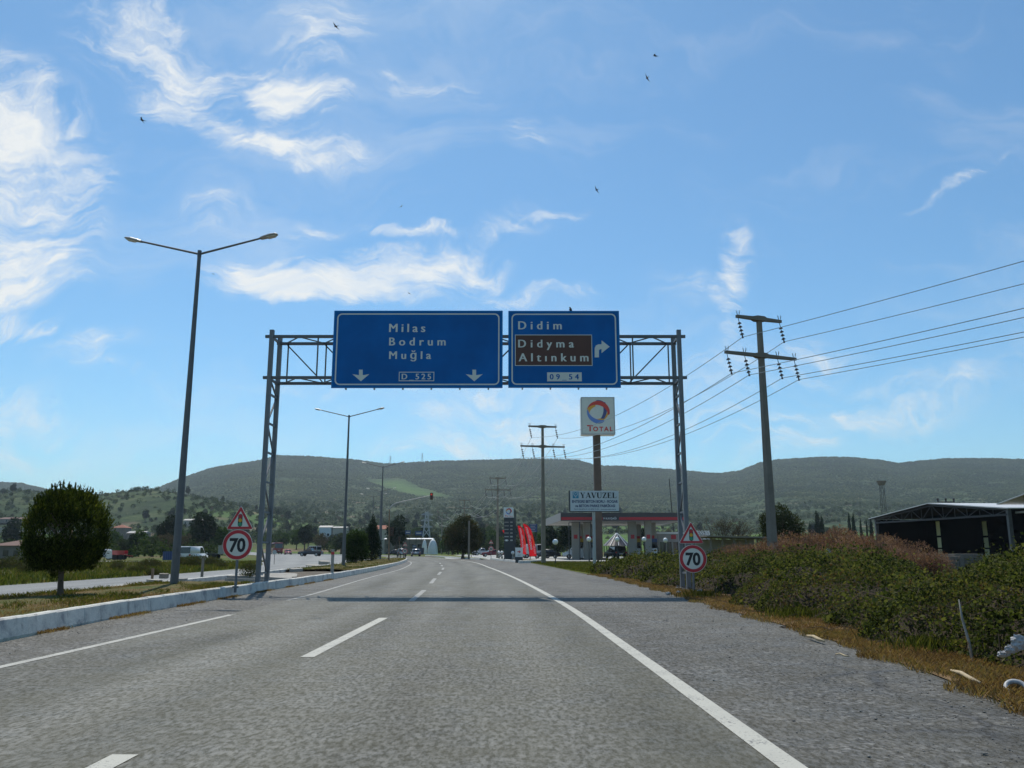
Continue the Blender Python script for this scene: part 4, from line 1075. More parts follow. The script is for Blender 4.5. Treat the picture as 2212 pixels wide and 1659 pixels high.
# ---- canopy
def canopy():
    y0, y1 = 114.0, 137.0; x0, x1 = at(1212, 1115, y0).x, at(1482, 1115, y0).x
    zt, zb = at(1213, 1107.5, y0).z, at(1213, 1125, y0).z; xl = at(1180, 1122, y1).x
    root = thing('station_canopy', 'filling station canopy with a dark fascia, a red stripe and pale columns', 'canopy', ((x0 + x1) / 2, y0, 0)); O = root.location
    P = [(x0, y0), (x1, y0), (x1 + .5, y1), (xl, y1)]; P = [(a - O.x, b2 - O.y) for a, b2 in P]
    b = MB(); b.prism(P, (0, 0, zt - .02), XA, YA, .5); b.build('roof', M['grey cladding'], root)
    b = MB(); b.prism([(a * .995, c * .995 + .05) for a, c in P], (0, 0, zb + .16), XA, YA, .12); b.build('soffit', M['soffit'], root)
    b = MB()
    for (a, c), m in (((0, 1), 0), ((1, 2), 0), ((2, 3), 0), ((3, 0), 1)):
        p, q = Vector((*P[a], 0)), Vector((*P[c], 0)); d = (q - p).normalized()
        b.cur = m; b.box(((p + q) / 2) + Vector((0, 0, (zt + zb) / 2)), ((q - p).length + .1, .16, zt - zb), Matrix.Rotation(math.atan2(d.y, d.x), 3, 'Z'))
    fa = b.build('fascia', [M['canopy dark'], M['grey cladding']], root)
    zs = zb + .30; w0, w1 = P[0][0], P[1][0]; tx = at(1420 + 0, 1118, y0)
    def fx(q): return at((1500 + q * .27125) / 1.4756, 1118, y0).x - O.x
    for (a, c) in ((fx(1030), fx(1550)), (fx(1745), w1)):
        b = MB(); a = max(a, w0 + .03); b.box(((a + c) / 2, -.09, zs), (c - a, .05, .38)); b.build('red_stripe', M['canopy red'], fa)
    b = MB(); b.text('M KAVŞAĞI', (fx(1560), -.085, zs - .12), XA, ZA, .27, fx(1713) - fx(1560), .0, .02); b.build('lettering', M['white paint'], fa)
    for uq, yy, w in ((1232, 118, 1.0), (1370, 118, 1.0), (1900, 118, 1.15), (2085, 117, .9), (2135, 124, 1.0), (1285, 130, .9), (1425, 131, .9), (1968, 131, .9)):
        x = at((1500 + uq * .27125) / 1.4756, 1160, yy).x - O.x; b = MB(); b.box((x, yy - O.y, (zb + .1) / 2), (w, .7, zb + .1)); col = b.build('column', M['cream cladding'], root)
        b = MB(); b.box((x, yy - O.y - .36, 3.1), (.5, .03, .55)); b.build('number_plate', M['canopy red'], col)
    return O, zb
canopy()
def pump(label, uq, y, top, rz=0):
    x = at((1500 + uq * .27125) / 1.4756, 1180, y).x
    root = thing('fuel_pump', label, 'fuel pump', (x, y, 0), rz, 'fuel pumps under the canopy')
    b = MB(); b.box((0, 0, .1), (1.6, 1.2, .2)); b.build('plinth', M['concrete'], root)
    b = MB(); b.box((0, 0, 1.05), (1.15, .6, 1.7)); b.build('cabinet', M['white paint'], root)
    b = MB(); b.box((0, -.01, 1.95), (1.12, .58, .85)); sc = b.build('head', M['dark panel'], root)
    b = MB(); b.box((0, -.31, 1.95), (.7, .03, .35)); b.build('display', M['glass dark'], sc)
    b = MB(); b.box((0, 0, 2.62), (1.2, .62, .5)); b.build('topper', M[top], root)
    for s in (-1, 1):
        b = MB(); b.path([(s * .6, -.1, 1.9), (s * .8, -.15, 1.5), (s * .78, -.15, .7), (s * .62, -.15, .9), (s * .62, -.1, 1.3)], .025, 6); b.build('hose', M['dark panel'], root)
pump('fuel pump with a yellow top left of the billboard pole', 1275, 120, 'yellow panel'); pump('fuel pump with a yellow top just behind the billboard pole', 1405, 121, 'yellow panel')
pump('fuel pump with a yellow top right of the striped pavilion', 1945, 120, 'yellow panel'); pump('fuel pump with a blue top at the right end of the canopy', 2140, 119, 'blue panel')
b = MB()
x = lambda q: at((1500 + q * .27125) / 1.4756, 1130, 111).x
for q in (1155, 1410): b.tube((x(q) - x(1280), 0, 0), (x(q) - x(1280), 0, 5.0 if q > 1200 else 4.8), .06, n=8)
b.tube((x(1280) - x(1280), 0, 0), (0, 0, 4.9), .07, n=8); b.tube((x(1155) - x(1280), 0, 4.9), (x(1410) - x(1280), 0, 4.9), .06, n=8)
tag(b.build('pipe_frame', M['dark steel'], None, False, (x(1280), 111, 0)), 'thin dark pipe frame standing before the left canopy columns', 'frame')

# ---- striped pavilion, kiosk, low shed
def pavilion():
    y = 150; c = at(1332.7, 1179, y); ap = at(1332.7, 1151.7, y); r = 160 * .1838 / 1800 * y * 1.0
    root = thing('pavilion', 'round pavilion with a dark conical roof and white ribs under the canopy', 'pavilion', (c.x, y, 0))
    b = MB(); n = 10; vs = [(0, 0, ap.z)] + [(r * math.cos(2 * math.pi * k / n), r * math.sin(2 * math.pi * k / n), c.z) for k in range(n)]
    b.add(vs, [(0, 1 + k, 1 + (k + 1) % n) for k in range(n)] + [tuple(range(n, 0, -1))]); rf = b.build('roof', M['canopy dark'], root)
    for k in range(n):
        a = 2 * math.pi * (k + .5) / n * 1.0; b = MB(); b.bar((.12 * math.cos(a), .12 * math.sin(a), ap.z + .02), (r * 1.0 * math.cos(a), r * 1.0 * math.sin(a), c.z + .06), .10, .04); b.build('rib', M['white paint'], rf)
    b = MB(); b.tube((0, 0, ap.z - .1), (0, 0, ap.z + 1.5), .08, n=8); b.build('spike', M['dark steel'], rf)
    for k in range(8):
        a = 2 * math.pi * k / 8; b = MB(); b.tube((r * .93 * math.cos(a), r * .93 * math.sin(a), 0), (r * .93 * math.cos(a), r * .93 * math.sin(a), c.z + .05), .08, n=8); b.build('post', M['dark steel'], root)
pavilion()
def kiosk():
    y = 128; x0, x1 = at(1421.5, 1170, y).x, at(1466, 1170, y).x + 1.2; zt = at(1430, 1151, y).z
    root = thing('kiosk', 'small grey kiosk with a white roof edge and a red emblem by the canopy', 'kiosk', ((x0 + x1) / 2, y, 0)); w = x1 - x0
    b = MB(); b.box((0, 2.5, zt - .75), (w, 5, 1.2)); b.build('upper_wall', M['grey cladding'], root)
    b = MB(); b.box((0, 2.5, zt - .02), (w + .3, 5.3, .24)); b.build('roof', M['white paint'], root)
    b = MB(); b.box((0, 2.6, (zt - 1.3) / 2), (w - .4, 4.6, zt - 1.4)); b.build('glazing', M['glass dark'], root)
    for k in range(5): b = MB(); b.box((-w / 2 + .15 + k * (w - .3) / 4, .12, (zt - 1.3) / 2), (.28, .25, zt - 1.3)); b.build('column', M['cream cladding'], root)
    b = MB(); b.box((.2, -.04, zt - .62), (.75, .06, .62), (0, 0, 0)); b.build('emblem', M['canopy red'], root)
    y = 118; xw = at(1519.5, 1165, y); z1 = at(1519, 1146.5, y).z
    b = MB(); b.box((0, .1, z1 / 2), (1.9, .2, z1)); tag(b.build('white_wall', M['white paint'], None, False, (xw.x, y, 0)), 'plain white wall piece standing right of the triangle sign behind the hedge', 'wall')
kiosk()
def low_shed():
    y = 72; x0, x1 = at(1532, 1165, y).x, at(1668, 1165, y).x; zt = at(1540, 1158.5, y).z
    root = thing('low_shed', 'long low dark shed with a flat roof behind the bare tree', 'shed', ((x0 + x1) / 2, y, 0)); w = x1 - x0
    b = MB(); b.box((0, 3, zt - .06), (w + .6, 7, .12), (0, R(1.5), 0)); b.build('roof', M['rough wall'], root)
    b = MB(); b.box((0, 5.5, zt / 2 - .1), (w, .2, zt - .2)); b.box((0, .4, .45), (w, .2, .9)); b.build('wall', M['plaster'], root)
    for k in range(6): b = MB(); b.box((-w / 2 + .2 + k * (w - .4) / 5, .3, zt / 2 - .08), (.14, .14, zt - .1)); b.build('post', M['rough wall'], root)
    for k in range(3): b = MB(); b.box((-w / 3 + k * w / 3.2, 1.6 + .3 * k, .7), (1.2, .5, 1.4)); b.build('crate', M['rough wall'], root)
low_shed()

# ---- price board, arrow sign, flags, lamps, balusters
def price_board():
    y = 100; q = lambda a, b2: ((813.2 + a * .18381), (1016.5 + b2 * .18381))
    pa = at(*q(1494, 432), y); pb = at(*q(1627, 1060), y); cx = (pa.x + at(*q(1630, 600), y).x) / 2
    root = thing('price_board', 'tall dark fuel price board topped by a white emblem panel reading TOTAL', 'price board', (cx, y, 0)); w = at(*q(1612, 500), y).x - pa.x
    x0 = pa.x - cx; z1 = pa.z; zs = at(*q(1500, 552), y).z
    b = MB(); b.box((x0 + w / 2 + .06, .25, (zs + .05) / 2), (w, .5, zs - .05)); body = b.build('body', M['dark panel'], root)
    b = MB(); b.prism([(x0, zs), (x0 + w, zs), (x0 + w, z1 - .12), (x0 + w - .14, z1), (x0, z1)], (0, -.03, 0), XA, ZA, .5); pn = b.build('emblem_panel', M['white paint'], root)
    b = MB(); b.box((x0 + w + .17, .25, (z1 - .3) / 2), (.18, .5, z1 - .35)); b.build('side_post', M['dark panel'], root)
    logo(pn, x0 + w * .52, zs + (z1 - zs) * .60, (z1 - zs) * .29, -.04); smallcaps(pn, x0 + w * .12, x0 + w * .92, zs + (z1 - zs) * .07, (z1 - zs) * .14, -.045)
    for k in range(6):
        z = zs - .55 - k * .42; b = MB()
        b.box((x0 + w * .3, -.006, z), (w * .42, .012, .10)); b.box((x0 + w * .78, -.006, z), (w * .24, .012, .16)); b.build('price_row', M['lamp housing' if k > 3 else 'grey cladding'], body)
    b = MB(); b.box((x0 + w * .3, -.02, at(*q(1527, 820), y).z), (.26, .03, .2)); b.build('card', M['white paint'], body)
price_board()
def arrow_board():
    y = 88; q = lambda a, b2: ((813.2 + a * .18381), (1016.5 + b2 * .18381))
    a, c, d = at(*q(1632, 905), y), at(*q(1720, 1015), y), at(*q(1627, 1062), y); cx = (a.x + c.x) / 2; w = c.x - a.x
    root = thing('arrow_sign', 'small white sign with a red arrow pointing right before the price board', 'sign', (cx, y, 0))
    b = MB(); b.box((0, .15, c.z / 2), (w, .3, c.z)); b.build('base', M['dark panel'], root)
    b = MB(); b.box((0, .15, (a.z + c.z) / 2), (w + .02, .32, a.z - c.z)); pn = b.build('panel', M['white paint'], root)
    h = a.z - c.z; z = c.z + h * .55
    b = MB(); b.prism([(-w * .22, z - .05), (w * .04, z - .05), (w * .0, z - .17), (w * .24, z), (w * .0, z + .17), (w * .04, z + .05), (-w * .22, z + .05)], (0, -.015, 0), XA, ZA, .01); b.build('arrow', M['sign red'], pn)
    b = MB(); b.text('GİRİŞ', (0, -.015, c.z + h * .13), XA, ZA, .11, w * .4, .01, .01, center=True); b.build('lettering', M['grey cladding'], pn)
arrow_board()
def flag(label, top_l, top_r, bot_l, bot_r, y, curve, partial=False):
    """feather flag seen from behind: its words run down the cloth, mirrored"""
    q = lambda a, b2: at(813.2 + a * .18381, 1016.5 + b2 * .18381, y)
    A, B, Cc, D = q(*top_l), q(*top_r), q(*bot_l), q(*bot_r)
    base = Vector((D.x if False else Cc.x, y, 0)); root = thing('feather_flag', label, 'flag', base, 0, 'red feather flags by the price board')
    n, m = 16, 5; vs = []
    L = lambda s: A.lerp(Cc, s); Rr = lambda s: B.lerp(D, s)
    def P(s, t):
        l, r = L(s), Rr(s); bow = curve * math.sin(math.pi * min(1, s)) ; top = .20 * (1 - t) ** 2 * 0
        p = l.lerp(r, t) + Vector((bow, 0, 0)); p.y += .10 * math.sin(s * 5 + t * 2); p.z -= (t - .25) ** 2 * .55 * max(0, 1 - s * 6)
        return p - base
    for i in range(n + 1):
        for k in range(m + 1): vs.append(P(i / n, k / m))
    b = MB(); b.add(vs, [(i * (m + 1) + k, (i + 1) * (m + 1) + k, (i + 1) * (m + 1) + k + 1, i * (m + 1) + k + 1) for i in range(n) for k in range(m)])
    cl = b.build('cloth', M['flag cloth'], root, True)
    pts = [Vector((P(1, 0).x, P(1, 0).y + .02, -.05))] + [P(s, 0) + Vector((-.02, .03, 0)) for s in (1, .8, .6, .4, .2, .05)] + [P(0, .4) + Vector((0, .03, .03)), P(.02, .9) + Vector((0, .03, 0))]
    b = MB(); b.path(pts, .022, 6); b.build('pole', M['dark steel'], root)
    for word, t0, t1, s0, s1, mt in (('excellium', .22, .66, .80, .10, 'white paint'), ('TOTAL', .70, .92, .93, .66, 'white paint')):
        v2, f2, x0, x1 = text_shape(word, 1.0, None, .02, 1.0)
        zs_ = [z for _, z in v2]; z0, z1_ = min(zs_), max(zs_)
        V = []
        for (x, z) in v2:
            s = s0 + (s1 - s0) * (x - x0) / (x1 - x0); t = t1 - (t1 - t0) * (z - z0) / (z1_ - z0)   # letters climb the cloth, mirrored
            t = t0 + t1 - t
            V.append(P(s, t) + Vector((0, -.012, 0)))
        bb = MB(); bb.add(V, f2); bb.build('lettering', M[mt], cl)
    bb = MB(); V = []
    for k in range(13):
        s = .70 - .36 * k / 12; t = .70 + .16 * math.sin(math.pi * k / 12)
        V += [P(s, t) + Vector((0, -.012, 0)), P(s, t + .05) + Vector((0, -.012, 0))]
    bb.add(V, [(2 * k, 2 * k + 1, 2 * k + 3, 2 * k + 2) for k in range(12)]); bb.build('swoosh', M['flag yellow'], cl)
flag('tallest red feather flag with white mirrored lettering, nearest the utility pole', (1722, 622), (1800, 640), (1800, 1008), (1882, 1005), 104, .12)
flag('middle red feather flag with white mirrored lettering beside the price board', (1660, 645), (1722, 655), (1700, 975), (1762, 988), 107, .10)
flag('red feather flag half hidden behind the dark price board', (1480, 700), (1560, 700), (1560, 915), (1614, 960), 112, .1)
def globe_lamp(label, uq, vq, y, z0=0.0, zs=None):
    u, v = (1500 + uq * .27125) / 1.4756, (1500 + vq * .27125) / 1.4756; c = at(u, v, y)
    root = thing('globe_lamp', label, 'garden lamp', (c.x, y, z0), 0, 'white globe lamps along the forecourt'); z = c.z - z0
    b = MB(); b.tube((0, 0, -.05), (0, 0, z - .2), .045, n=8); b.tube((0, 0, -.02), (0, 0, .25), .09, .06, 8); b.tube((0, 0, z - .24), (0, 0, z - .16), .05, .12, 10); b.build('post', M['dark steel'], root)
    b = MB(); b.sphere((0, 0, z), .26, 16, 10); b.build('globe', M['globe'], root, True)
globe_lamp('white globe lamp on the lawn just right of the station power pole', 995, 838, 78)
globe_lamp('white globe lamp left of the billboard pole', 1390, 807, 92, .1); globe_lamp('white globe lamp in front of the striped pavilion', 1722, 807, 92, .1)
globe_lamp('white globe lamp by the right pump columns', 2038, 808, 92, .1)
u_ = (1950 + 540 * .31646) / 1.4756
globe_lamp('white globe lamp in front of the grey kiosk', (u_ * 1.4756 - 1500) / .27125, ((1400 + 1018 * .31646) - 1500) / .27125, 93, .1)
b = MB(); b.tube((0, 0, -.05), (0, 0, .42), .16, .07, 10); b.tube((0, 0, .42), (0, 0, .62), .07, .10, 10); b.cur = 1; b.sphere((0, 0, .80), .20, 12, 8)
ball0 = None
NTH = ['first', 'second', 'third', 'fourth', 'fifth', 'sixth', 'seventh', 'eighth', 'ninth', 'tenth']
for k, qx in enumerate((1440, 1475, 1525, 1560, 1602)):
    y = 116 - 4.2 * k; x = at(813.2 + qx * .18381, 1200, y).x; z = at(813.2 + qx * .18381, 1016.5 + 995 * .18381, y).z - .85
    lab = f'{NTH[k]} white ball-topped baluster from the left on the planter kerb'
    if k == 0: ball0 = tag(b.build('ball_baluster', [M['pale stone'], M['globe']], None, True, (x, y, .18)), lab, 'baluster', 'ball-topped balusters on the planter kerb')
    else: again(ball0, (x, y, .18), 0, lab)
strip('planter_ground', [(-3.0, 118), (-1.6, 105), (.2, 92), (1.0, 84)], [(-2.4, 118.6), (1.2, 110), (3.2, 101), (3.6, 92)], M['median soil'], .14, 8, 2)
kerb('kerb', [(-3.0, 118), (-1.6, 105), (.2, 92), (1.0, 84)], .22, .2, lambda y: .24, 1.5, side=1)
kerb('kerb', [(1.0, 83.6), (2.0, 87), (3.0, 92), (3.6, 99)], .3, .2, lambda y: .26, 1.5, side=1)
# blue signs
def blue_board(label, u0, u1, v0, v1, y, lines, leg=True, name='blue_sign'):
    a, c = at(u0, v0, y), at(u1, v1, y); cx = (a.x + c.x) / 2; zb = float(terrain(cx, y)); w = c.x - a.x; h = a.z - c.z
    root = thing(name, label, 'road sign', (cx, y, zb)); z0 = c.z - zb
    b = MB(); b.box((0, 0, z0 + h / 2), (w, .06, h)); pn = b.build('panel', M['blue panel'], root)
    for s in (-.35, .35): b = MB(); b.tube((s * w, .06, -.2), (s * w, .06, z0 + h), .05, n=6); b.build('post', M['dark steel'], root)
    b = MB()
    for k in range(lines): b.box((-w * .05 * (k % 2), -.036, z0 + h * (k + .6) / (lines + .2)), (w * (.7 - .12 * (k % 2)), .012, h * .28 / lines))
    b.build('text_rows', M['lamp housing'], pn)
blue_board('dark blue direction board behind the red flags at the side road', 1143, 1160.5, 1131.5, 1149.5, 122, 5)
blue_board('small blue sign beyond the crossing, left one of two', 875.5, 887, 1146, 1154, 230, 1); blue_board('small dark blue sign beyond the crossing, right one of two', 897, 912.5, 1147, 1156.5, 230, 1)
blue_board('low blue sign on short legs beside the far road', 891.5, 898.8, 1177.5, 1182.5, 215, 1)

# ---- open steel hall on the right
translucent('fibreglass sheet', (.80, .78, .55))
def hall():
    PL, PR, PK = at(1902, 1118.7, 92), at(2190, 1097, 70), at(2023.6, 1089.2, 81.5)
    root = thing('steel_hall', 'dark open steel hall with a white sheet roof and pale window strips', 'hall', (PL.x, PL.y, 0)); o = Vector(root.location)
    X = Vector((PR.x - PL.x, PR.y - PL.y, 0)); Wd = X.length; X.normalize(); N = Vector((-X.y, X.x, 0))       # N points away from the road
    if N.x < 0: N = -N
    zl, zr, zk = PL.z, PR.z, PK.z; zl = zr = (zl + zr) / 2; D = 34
    mid = Wd * .5; Lc = lambda a, d, z: X * a + N * d + Vector((0, 0, z))
    tilt = at(2190, 1097, 70).z - at(1902, 1118.7, 92).z
    ze = lambda a: PL.z + (PR.z - PL.z) * a / Wd
    b = MB()
    nseg = 36
    for (a0, a1, s) in ((-.7, mid, 0), (mid, Wd + .7, 1)):
        zz0 = ze(0) - .12 if s == 0 else zk; zz1 = zk if s == 0 else ze(Wd) - .12
        for (d0, d1) in ((-1.0, D),):
            vs = [Lc(a0, d0, zz0), Lc(a1, d0, zz1), Lc(a1, d1, zz1), Lc(a0, d1, zz0)]; vs += [v + Vector((0, 0, .09)) for v in vs]
            b.add(vs, [(3, 2, 1, 0)], 1); b.add(vs, [(4, 5, 6, 7), (0, 1, 5, 4), (1, 2, 6, 5), (2, 3, 7, 6), (3, 0, 4, 7)], 0)  # underside faces take a near-black colour, painting in the shade below the roof
    b.build('roof', [M['roof sheet'], M['roof underside shade']], root)
    # truss in the gable
    b = MB(); zb = lambda a: ze(a) - .55; zt = lambda a: (ze(0) + (zk - ze(0)) * a / mid if a < mid else zk + (ze(Wd) - zk) * (a - mid) / mid) - .15
    b.bar(Lc(0, -.6, zb(0)), Lc(Wd, -.6, zb(Wd)), .16); b.bar(Lc(0, -.6, zt(0)), Lc(mid, -.6, zt(mid)), .14); b.bar(Lc(mid, -.6, zt(mid)), Lc(Wd, -.6, zt(Wd)), .14)
    nb = 12
    for k in range(nb):
        a0, a1 = Wd * k / nb, Wd * (k + 1) / nb; b.bar(Lc(a1, -.6, zb(a1)), Lc(a1, -.6, zt(a1)), .06)
        b.bar(Lc(a0, -.6, zb(a0) if k % 2 else zt(a0)), Lc(a1, -.6, zt(a1) if k % 2 else zb(a1)), .06)
    b.build('truss', M['dark steel'], root)
    for a in (0, Wd):
        b = MB(); b.bar(Lc(a, -.5, -.2), Lc(a, -.5, ze(a)), .30, .30); b.build('column', M['painted steel'], root)
    # clad end wall with three panes stacked in two strips, set behind the truss
    strips = []; WD_ = 5.0
    for u in (2028, 2129):
        d = ray(u, 1160); k = None
        # where the sight line meets the wall plane (1.2 m behind the truss)
        Oc = Vector((0, 0, EYE)); Dv = Vector((d[0], d[1], 0)); q = o + N * WD_
        den = Dv.x * N.x + Dv.y * N.y; k = ((q - Oc).x * N.x + (q - Oc).y * N.y) / den
        hit = Vector((Dv.x * k, Dv.y * k, 0)); strips.append(((hit - Vector((o.x, o.y, 0))).dot(X), hit.y))
    zz = lambda v, yy: at(2050, v, yy).z
    b = MB(); cuts = sorted(strips); w = .75; prev = .0; hz = []
    for (a, yy) in cuts:
        hz.append([(zz(1157 + dv, yy), zz(1126 + dv, yy)) for dv in (0,)] + [(zz(1183, yy), zz(1161, yy)), (zz(1208, yy), zz(1186, yy))])
    th = .06
    def wall(a0, a1, z0, z1):
        vs = [Lc(a0, WD_, z0), Lc(a1, WD_, z0), Lc(a1, WD_, z1), Lc(a0, WD_, z1)]; vs += [v + N * th for v in vs]
        b.add(vs, [(0, 1, 2, 3), (7, 6, 5, 4), (0, 4, 5, 1), (1, 5, 6, 2), (2, 6, 7, 3), (3, 7, 4, 0)])
    for (a, yy), H in zip(cuts, hz):
        wall(prev, a - w / 2, -.3, zb(Wd / 2) + .9)
        zs = sorted(H); z = -.3
        for (lo, hi) in zs: wall(a - w / 2, a + w / 2, z, lo); z = hi
        wall(a - w / 2, a + w / 2, z, zb(Wd / 2) + .9); prev = a + w / 2
    wall(prev, Wd, -.3, zb(Wd / 2) + .9)
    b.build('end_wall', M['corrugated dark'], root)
    for (a, yy), H in zip(cuts, hz):
        for (lo, hi) in H:
            p = MB(); vs = [Lc(a - w / 2, WD_ + .02, lo), Lc(a + w / 2, WD_ + .02, lo), Lc(a + w / 2, WD_ + .02, hi), Lc(a - w / 2, WD_ + .02, hi)]; p.add(vs, [(0, 1, 2, 3)]); p.build('window_pane', M['fibreglass sheet'], root)
    for s, a in ((0, 0), (1, Wd)):
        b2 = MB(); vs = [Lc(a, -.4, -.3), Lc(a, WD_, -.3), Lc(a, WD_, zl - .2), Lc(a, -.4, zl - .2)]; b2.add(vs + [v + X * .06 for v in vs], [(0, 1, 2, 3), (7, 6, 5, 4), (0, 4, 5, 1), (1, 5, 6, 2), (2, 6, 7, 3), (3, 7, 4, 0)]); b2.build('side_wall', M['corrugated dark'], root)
    # second bay to the right, mostly out of the frame
    r2 = thing('steel_hall', 'white sheet roof edge of a second hall at the right border', 'hall', (PR.x, PR.y, 0))
    b = MB(); vs = [X * .2 + Vector((0, 0, PR.z + .25)), X * 11 + Vector((0, 0, PR.z + 2.1)), X * 11 + N * 30 + Vector((0, 0, PR.z + 2.1)), X * .2 + N * 30 + Vector((0, 0, PR.z + .25))]
    vs = [v - N * 1.6 if i < 2 else v for i, v in enumerate(vs)]
    vs += [v + Vector((0, 0, .09)) for v in vs]; b.add(vs, [(3, 2, 1, 0), (4, 5, 6, 7), (0, 1, 5, 4), (1, 2, 6, 5), (2, 3, 7, 6), (3, 0, 4, 7)]); b.build('roof', M['roof sheet'], r2)
    b = MB(); b.bar(X * .2 + Vector((0, 0, PR.z - .4)), X * 20 + Vector((0, 0, PR.z - .2)), .16); b.bar(X * 18 + Vector((0, 0, -.2)), X * 18 + Vector((0, 0, PR.z + 1)), .3); b.build('truss', M['grey cladding'], r2)
    b = MB(); b.add([X * .4 + N * 2, X * 20 + N * 2, X * 20 + N * 2 + Vector((0, 0, PR.z - .2)), X * .4 + N * 2 + Vector((0, 0, PR.z - .2))], [(0, 1, 2, 3)]); b.build('end_wall', M['corrugated dark'], r2)
hall()
def block_stack(label, u, v, y, w, h, rz):
    p = at(u, v, y); root = thing('block_stack', label, 'pallet of blocks', (p.x, y, 0), rz, 'pallets of paving blocks before the hall')
    b = MB(); b.box((0, 0, .07), (w, 1.1, .12)); b.build('pallet', M['rough wall'], root)
    b = MB(); n = int(w / .24); rows = int(h / .12)
    for i in range(n):
        for j in range(rows): b.box((-w / 2 + (i + .5) * w / n + random.uniform(-.008, .008), random.uniform(-.01, .01), .14 + (j + .5) * .12), (w / n - .02, 1.0, .105))
    b.build('blocks', M['concrete'], root)
block_stack('left pallet of grey paving blocks seen through the gap in the bushes', 2000, 1225, 47, 1.6, 1.0, .1); block_stack('middle pallet of grey paving blocks seen through the gap in the bushes', 2042, 1225, 45, 1.6, .9, -.1); block_stack('right pallet of grey paving blocks seen through the gap in the bushes', 2084, 1225, 46.5, 1.6, 1.05, .05)
# lattice mast with a stork nest, line pole behind the hall
def mast():
    y = 150; p = at(1909, 1100, y); zt = at(1909, 1048, y).z; root = thing('lattice_mast', 'slim lattice mast topped by a round nest platform left of the hall', 'mast', (p.x, y, 0))
    b = MB(); w = .45
    for sx, sy in ((-1, -1), (1, -1), (1, 1), (-1, 1)): b.bar((sx * w, sy * w, -.2), (sx * w * .6, sy * w * .6, zt), .06)
    n = 9
    for k in range(n):
        z0, z1 = zt * k / n, zt * (k + 1) / n; a, c = w * (1 - .4 * k / n), w * (1 - .4 * (k + 1) / n)
        b.bar((-a, -a, z0), (c, -c, z1), .035) if k % 2 else b.bar((a, -a, z0), (-c, -c, z1), .035); b.bar((-c, -c, z1), (c, -c, z1), .035); b.bar((-a, -a, z0), (-c, c, z1), .03)
    b.build('lattice', M['dark steel'], root)
    b = MB(); b.tube((0, 0, zt), (0, 0, zt + .75), .55, .85, 12); b.build('nest', M['rough wall'], root)
    y = 125; p = at(2045, 1100, y); zt = at(2045, 1083, y).z; root = thing('line_pole', 'power pole top with dark insulators showing over the hall roof', 'power pole', (p.x, y, 0))
    for dx in (-.5, .5): b = MB(); b.tube((dx, 0, -.2), (dx, 0, zt), .10, n=8); b.build('pole', M['concrete'], root)
    for zz, hw in ((zt - .1, 1.25), (zt - 1.2, 1.6)):
        b = MB(); b.box((0, 0, zz), (hw * 2, .12, .12)); b.build('crossarm', M['dark steel'], root)
        for s in (-1, 0, 1): b = MB(); b.tube((s * hw * .95, 0, zz + .05), (s * hw * .95, 0, zz + .35), .15, .12, 8); b.sphere((s * hw * .95, 0, zz + .42), .17, 8, 6); b.build('insulator', M['porcelain'], root)
    y = 130; p = at(1456, 1100, y)
    b = MB(); b.tube((0, 0, 0), (at(1445.5, 1034, y).x - p.x, 0, at(1445.5, 1034, y).z), .10, .06, 8); tag(b.build('leaning_pole', M['dark steel'], None, False, (p.x, y, 0)), 'thin dark pole leaning left behind the right gantry leg', 'pole')
mast()

# ---- buildings and odds beyond the crossing and on the left
def house(name, label, u0, u1, vroof, veave, y, depth, wall, roof, wins=2, hip=True):
    a, c = at(u0, veave, y), at(u1, veave, y); cx = (a.x + c.x) / 2; zb = float(terrain(cx, y + depth / 2)) - .3; zb = min(zb, a.z - 2.3); w = c.x - a.x; h = a.z - zb; hr = at(u0, vroof, y).z - a.z
    root = thing(name, label, 'house', (cx, y, zb))
    b = MB(); b.box((0, depth / 2, h / 2), (w, depth, h)); b.build('wall', M[wall], root)
    e = .35; b = MB(); i = min(w, depth) * .45 if hip else 0
    vs = [(-w / 2 - e, -e, h), (w / 2 + e, -e, h), (w / 2 + e, depth + e, h), (-w / 2 - e, depth + e, h), (-w / 2 - e * (not hip) + i, depth / 2, h + hr), (w / 2 + e * (not hip) - i, depth / 2, h + hr)]
    b.add(vs, [(0, 1, 5, 4), (1, 2, 5), (2, 3, 4, 5), (3, 0, 4), (3, 2, 1, 0)]); b.build('roof', M[roof], root)
    for k in range(wins):
        x = -w / 2 + (k + .5) * w / wins; b = MB(); b.box((x, -.02, h * .55), (min(1.1, w / wins * .5), .06, min(1.3, h * .35))); b.build('window', M['glass dark'], root)
    return root
house('house', 'tall brick house with a red hipped roof behind the clipped tree', 243, 271, 1133, 1140, 430, 7, 'rough wall', 'roof tile', 2)
house('barn', 'long grey roofed barn right of the tall brick house', 274, 311, 1147, 1151.5, 420, 8, 'rough wall', 'grey cladding', 3, False)
house('low_house', 'low building with a brown tiled roof at the left border', -20, 48, 1166.5, 1178.5, 118, 7, 'rough wall', 'brown tile', 3)
house('farm_house', 'dark farm buildings with reddish roofs high at the left border', -10, 72, 1117, 1121, 640, 10, 'rough wall', 'brown tile', 5)
house('house', 'pale house with a red gable roof beyond the crossing', 813, 848, 1134, 1143, 285, 8, 'plaster', 'roof tile', 2, False)
house('hut', 'small pale hut in the scrub behind the left speed sign', 419.5, 434, 1156.5, 1158.5, 300, 5, 'plaster', 'roof sheet', 1, False)
house('greenhouse', 'long pale greenhouse among trees left of the warning triangle', 396, 452, 1120.5, 1124, 620, 9, 'plaster', 'grey cladding', 6, False)
house('long_shed', 'long low shed with a white roof beyond the crossing', 831, 932, 1162, 1164.5, 262, 8, 'rough wall', 'white paint', 6, False)
house('shed', 'pale blue shed on the field beyond the crossing', 690, 716, 1135, 1139, 430, 6, 'billboard white', 'grey cladding', 2, False)
